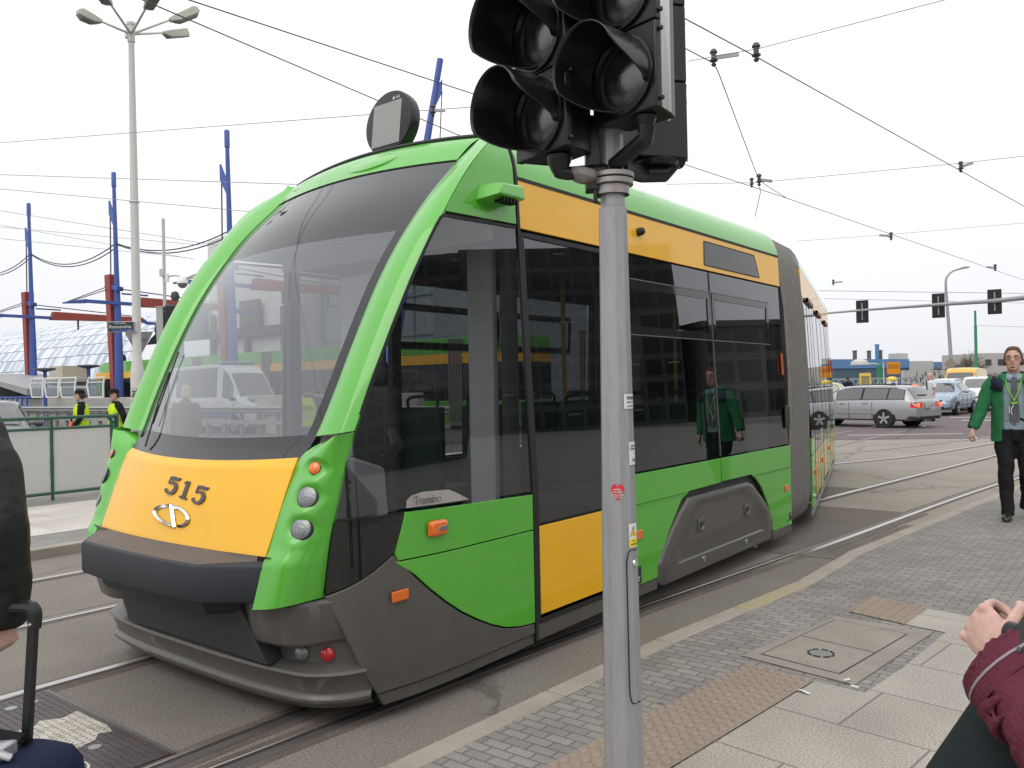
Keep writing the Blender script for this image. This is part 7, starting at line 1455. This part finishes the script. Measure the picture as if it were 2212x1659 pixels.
# --- person in the maroon jacket at the lower right
MAR = cloth('maroon', (.125, .028, .046), .5, 160, .2)
mr, Vm, hm, Jm = figure('person in a maroon jacket at the lower right raising one hand', (1.075, 1.15, .09), (-.45, .9), 1.72, {'el+1': (.24, .05, 1.16), 'el-1': (-.20, .10, .98), 'wr-1': (-.205, .27, 1.12), 'hd-1': (.25, .62, .35), 'pn-1': (.75, -.4, -.3), 'th-1': (.3, -.3, .8), 'curl-1': 1.42, 'el-1': (-.215, .10, .95), 'wr-1': (-.195, .275, 1.075), 'wr+1': (.25, .10, .95)}, None, NAVY, (.08, .05, .03), vox=.005, skin=SKINP)
m = MB(); m.loft([ell(Vm(0, -.01, z), rx * 1.02, ry * 1.02, 18) for z, rx, ry in Jm['TOR']])
for s in (1, -1):
    e_, w_, s_ = Jm['el'][s], Jm['wr'][s], Jm['sh'][s]
    FR = [i / 15 for i in range(16)]
    m.tube([s_ + Vm(-s * .04, 0, 0), s_.lerp(e_, .5), e_ + Vm(0, -.03, -.01)] + [e_.lerp(w_, f) + Vm(.004 * math.sin(f * 31), 0, .004 * math.cos(f * 27)) for f in FR[1:]] + [w_ + (w_ - e_) * .06], [.09, .090, .098] + [.101 - .022 * f + .0075 * math.sin(f * 40 + s) for f in FR[1:]] + [.062], 18, 3)
mj = folds(m.blob('jacket', MAR, mr, .007, 3), .028, CF)
e_, w_ = Jm['el'][-1], Jm['wr'][-1]; ax = (w_ - e_).normalized(); Qm = ax.to_track_quat('Z', 'Y').to_matrix()
m = MB(); m.lathe([(.085, -.035), (.086, -.01), (.080, .014), (.066, .022), (.05, .012)], 24, w_ - ax * .0, Qm, cap=False); m.build('cuff', MAR, mj, angle=60); m = MB(); m.lathe([(.0868, -.012), (.0866, -.008)], 24, w_, Qm, cap=False); m.build('cuff_stitching', mat('stitch_grey', (.25, .22, .24), .7), mj)
m = MB()
for q in range(7):
    f_ = .05 + q * .12; c_ = e_.lerp(w_, f_); r_ = .097 - .016 * f_
    a0 = -1.6 + .5 * math.sin(q * 2.1); m.tube([c_ + ax * (.012 * math.sin(a * 2 + q)) + Qm @ Vector((r_ * math.cos(a + a0), r_ * math.sin(a + a0), 0)) for a in [i * .28 for i in range(9)]], [.002, .006, .009, .010, .010, .010, .008, .005, .002], 6)
m.blob('sleeve_folds', MAR, mj, .006, 6)
cm = thing('camera', 'small black camera held in the hand with the maroon sleeve', 'camera', tuple(at(2226, 1378, 1.27)), R(25)); m = MB(); m.box((0, 0, 0), (.10, .035, .045), 0, Matrix.Rotation(R(-35), 3, 'Y')); m.build('camera_body', BLACKPL, cm, bevel=.008); m = MB(); m.lathe([(.018, 0), (.018, .02), (.014, .024), (0, .02)], 16, (0, .015, 0), Matrix.Rotation(R(-90), 3, 'X')); m.build('camera_lens', BLACKPL, cm)
bg_ = thing('shoulder_bag', 'dark green black shoulder bag hanging below the maroon sleeve', 'bag', (.80, 1.38, .56), R(-18)); BG = cloth('bag_dark', (.014, .020, .022), .3, 70)
m = MB(); m.loft([[Vector((x * w + dx, y * d, z)) for x, y in [(math.copysign(abs(math.cos(q)) ** .6, math.cos(q)), math.copysign(abs(math.sin(q)) ** .7, math.sin(q))) for q in [2 * math.pi * i / 24 for i in range(24)]]] for z, w, d, dx in ((0, .2, .10, 0), (.03, .235, .125, 0), (.20, .215, .125, .03), (.36, .18, .11, .075), (.48, .15, .095, .115), (.58, .125, .075, .15), (.66, .09, .05, .19), (.70, .04, .02, .22))]); m.build('bag_body', BG, bg_, angle=60)
m = MB(); m.tube([(-.13, -.10, .30), (-.02, -.125, .33), (.14, -.09, .37)], .006, 6, 4); m.tube([(-.05, -.12, .52), (.06, -.085, .50), (.13, -.03, .52)], .006, 6, 4); m.tube([(.02, -.13, .02), (.05, -.118, .25), (.06, -.06, .55)], .004, 6, 4); m.build('seam', RUBBER, bg_)
m = MB(); m.tube([(.06, -.06, .60), (.015, -.07, .605)], .008, 8); m.build('strap_end', INK, bg_)
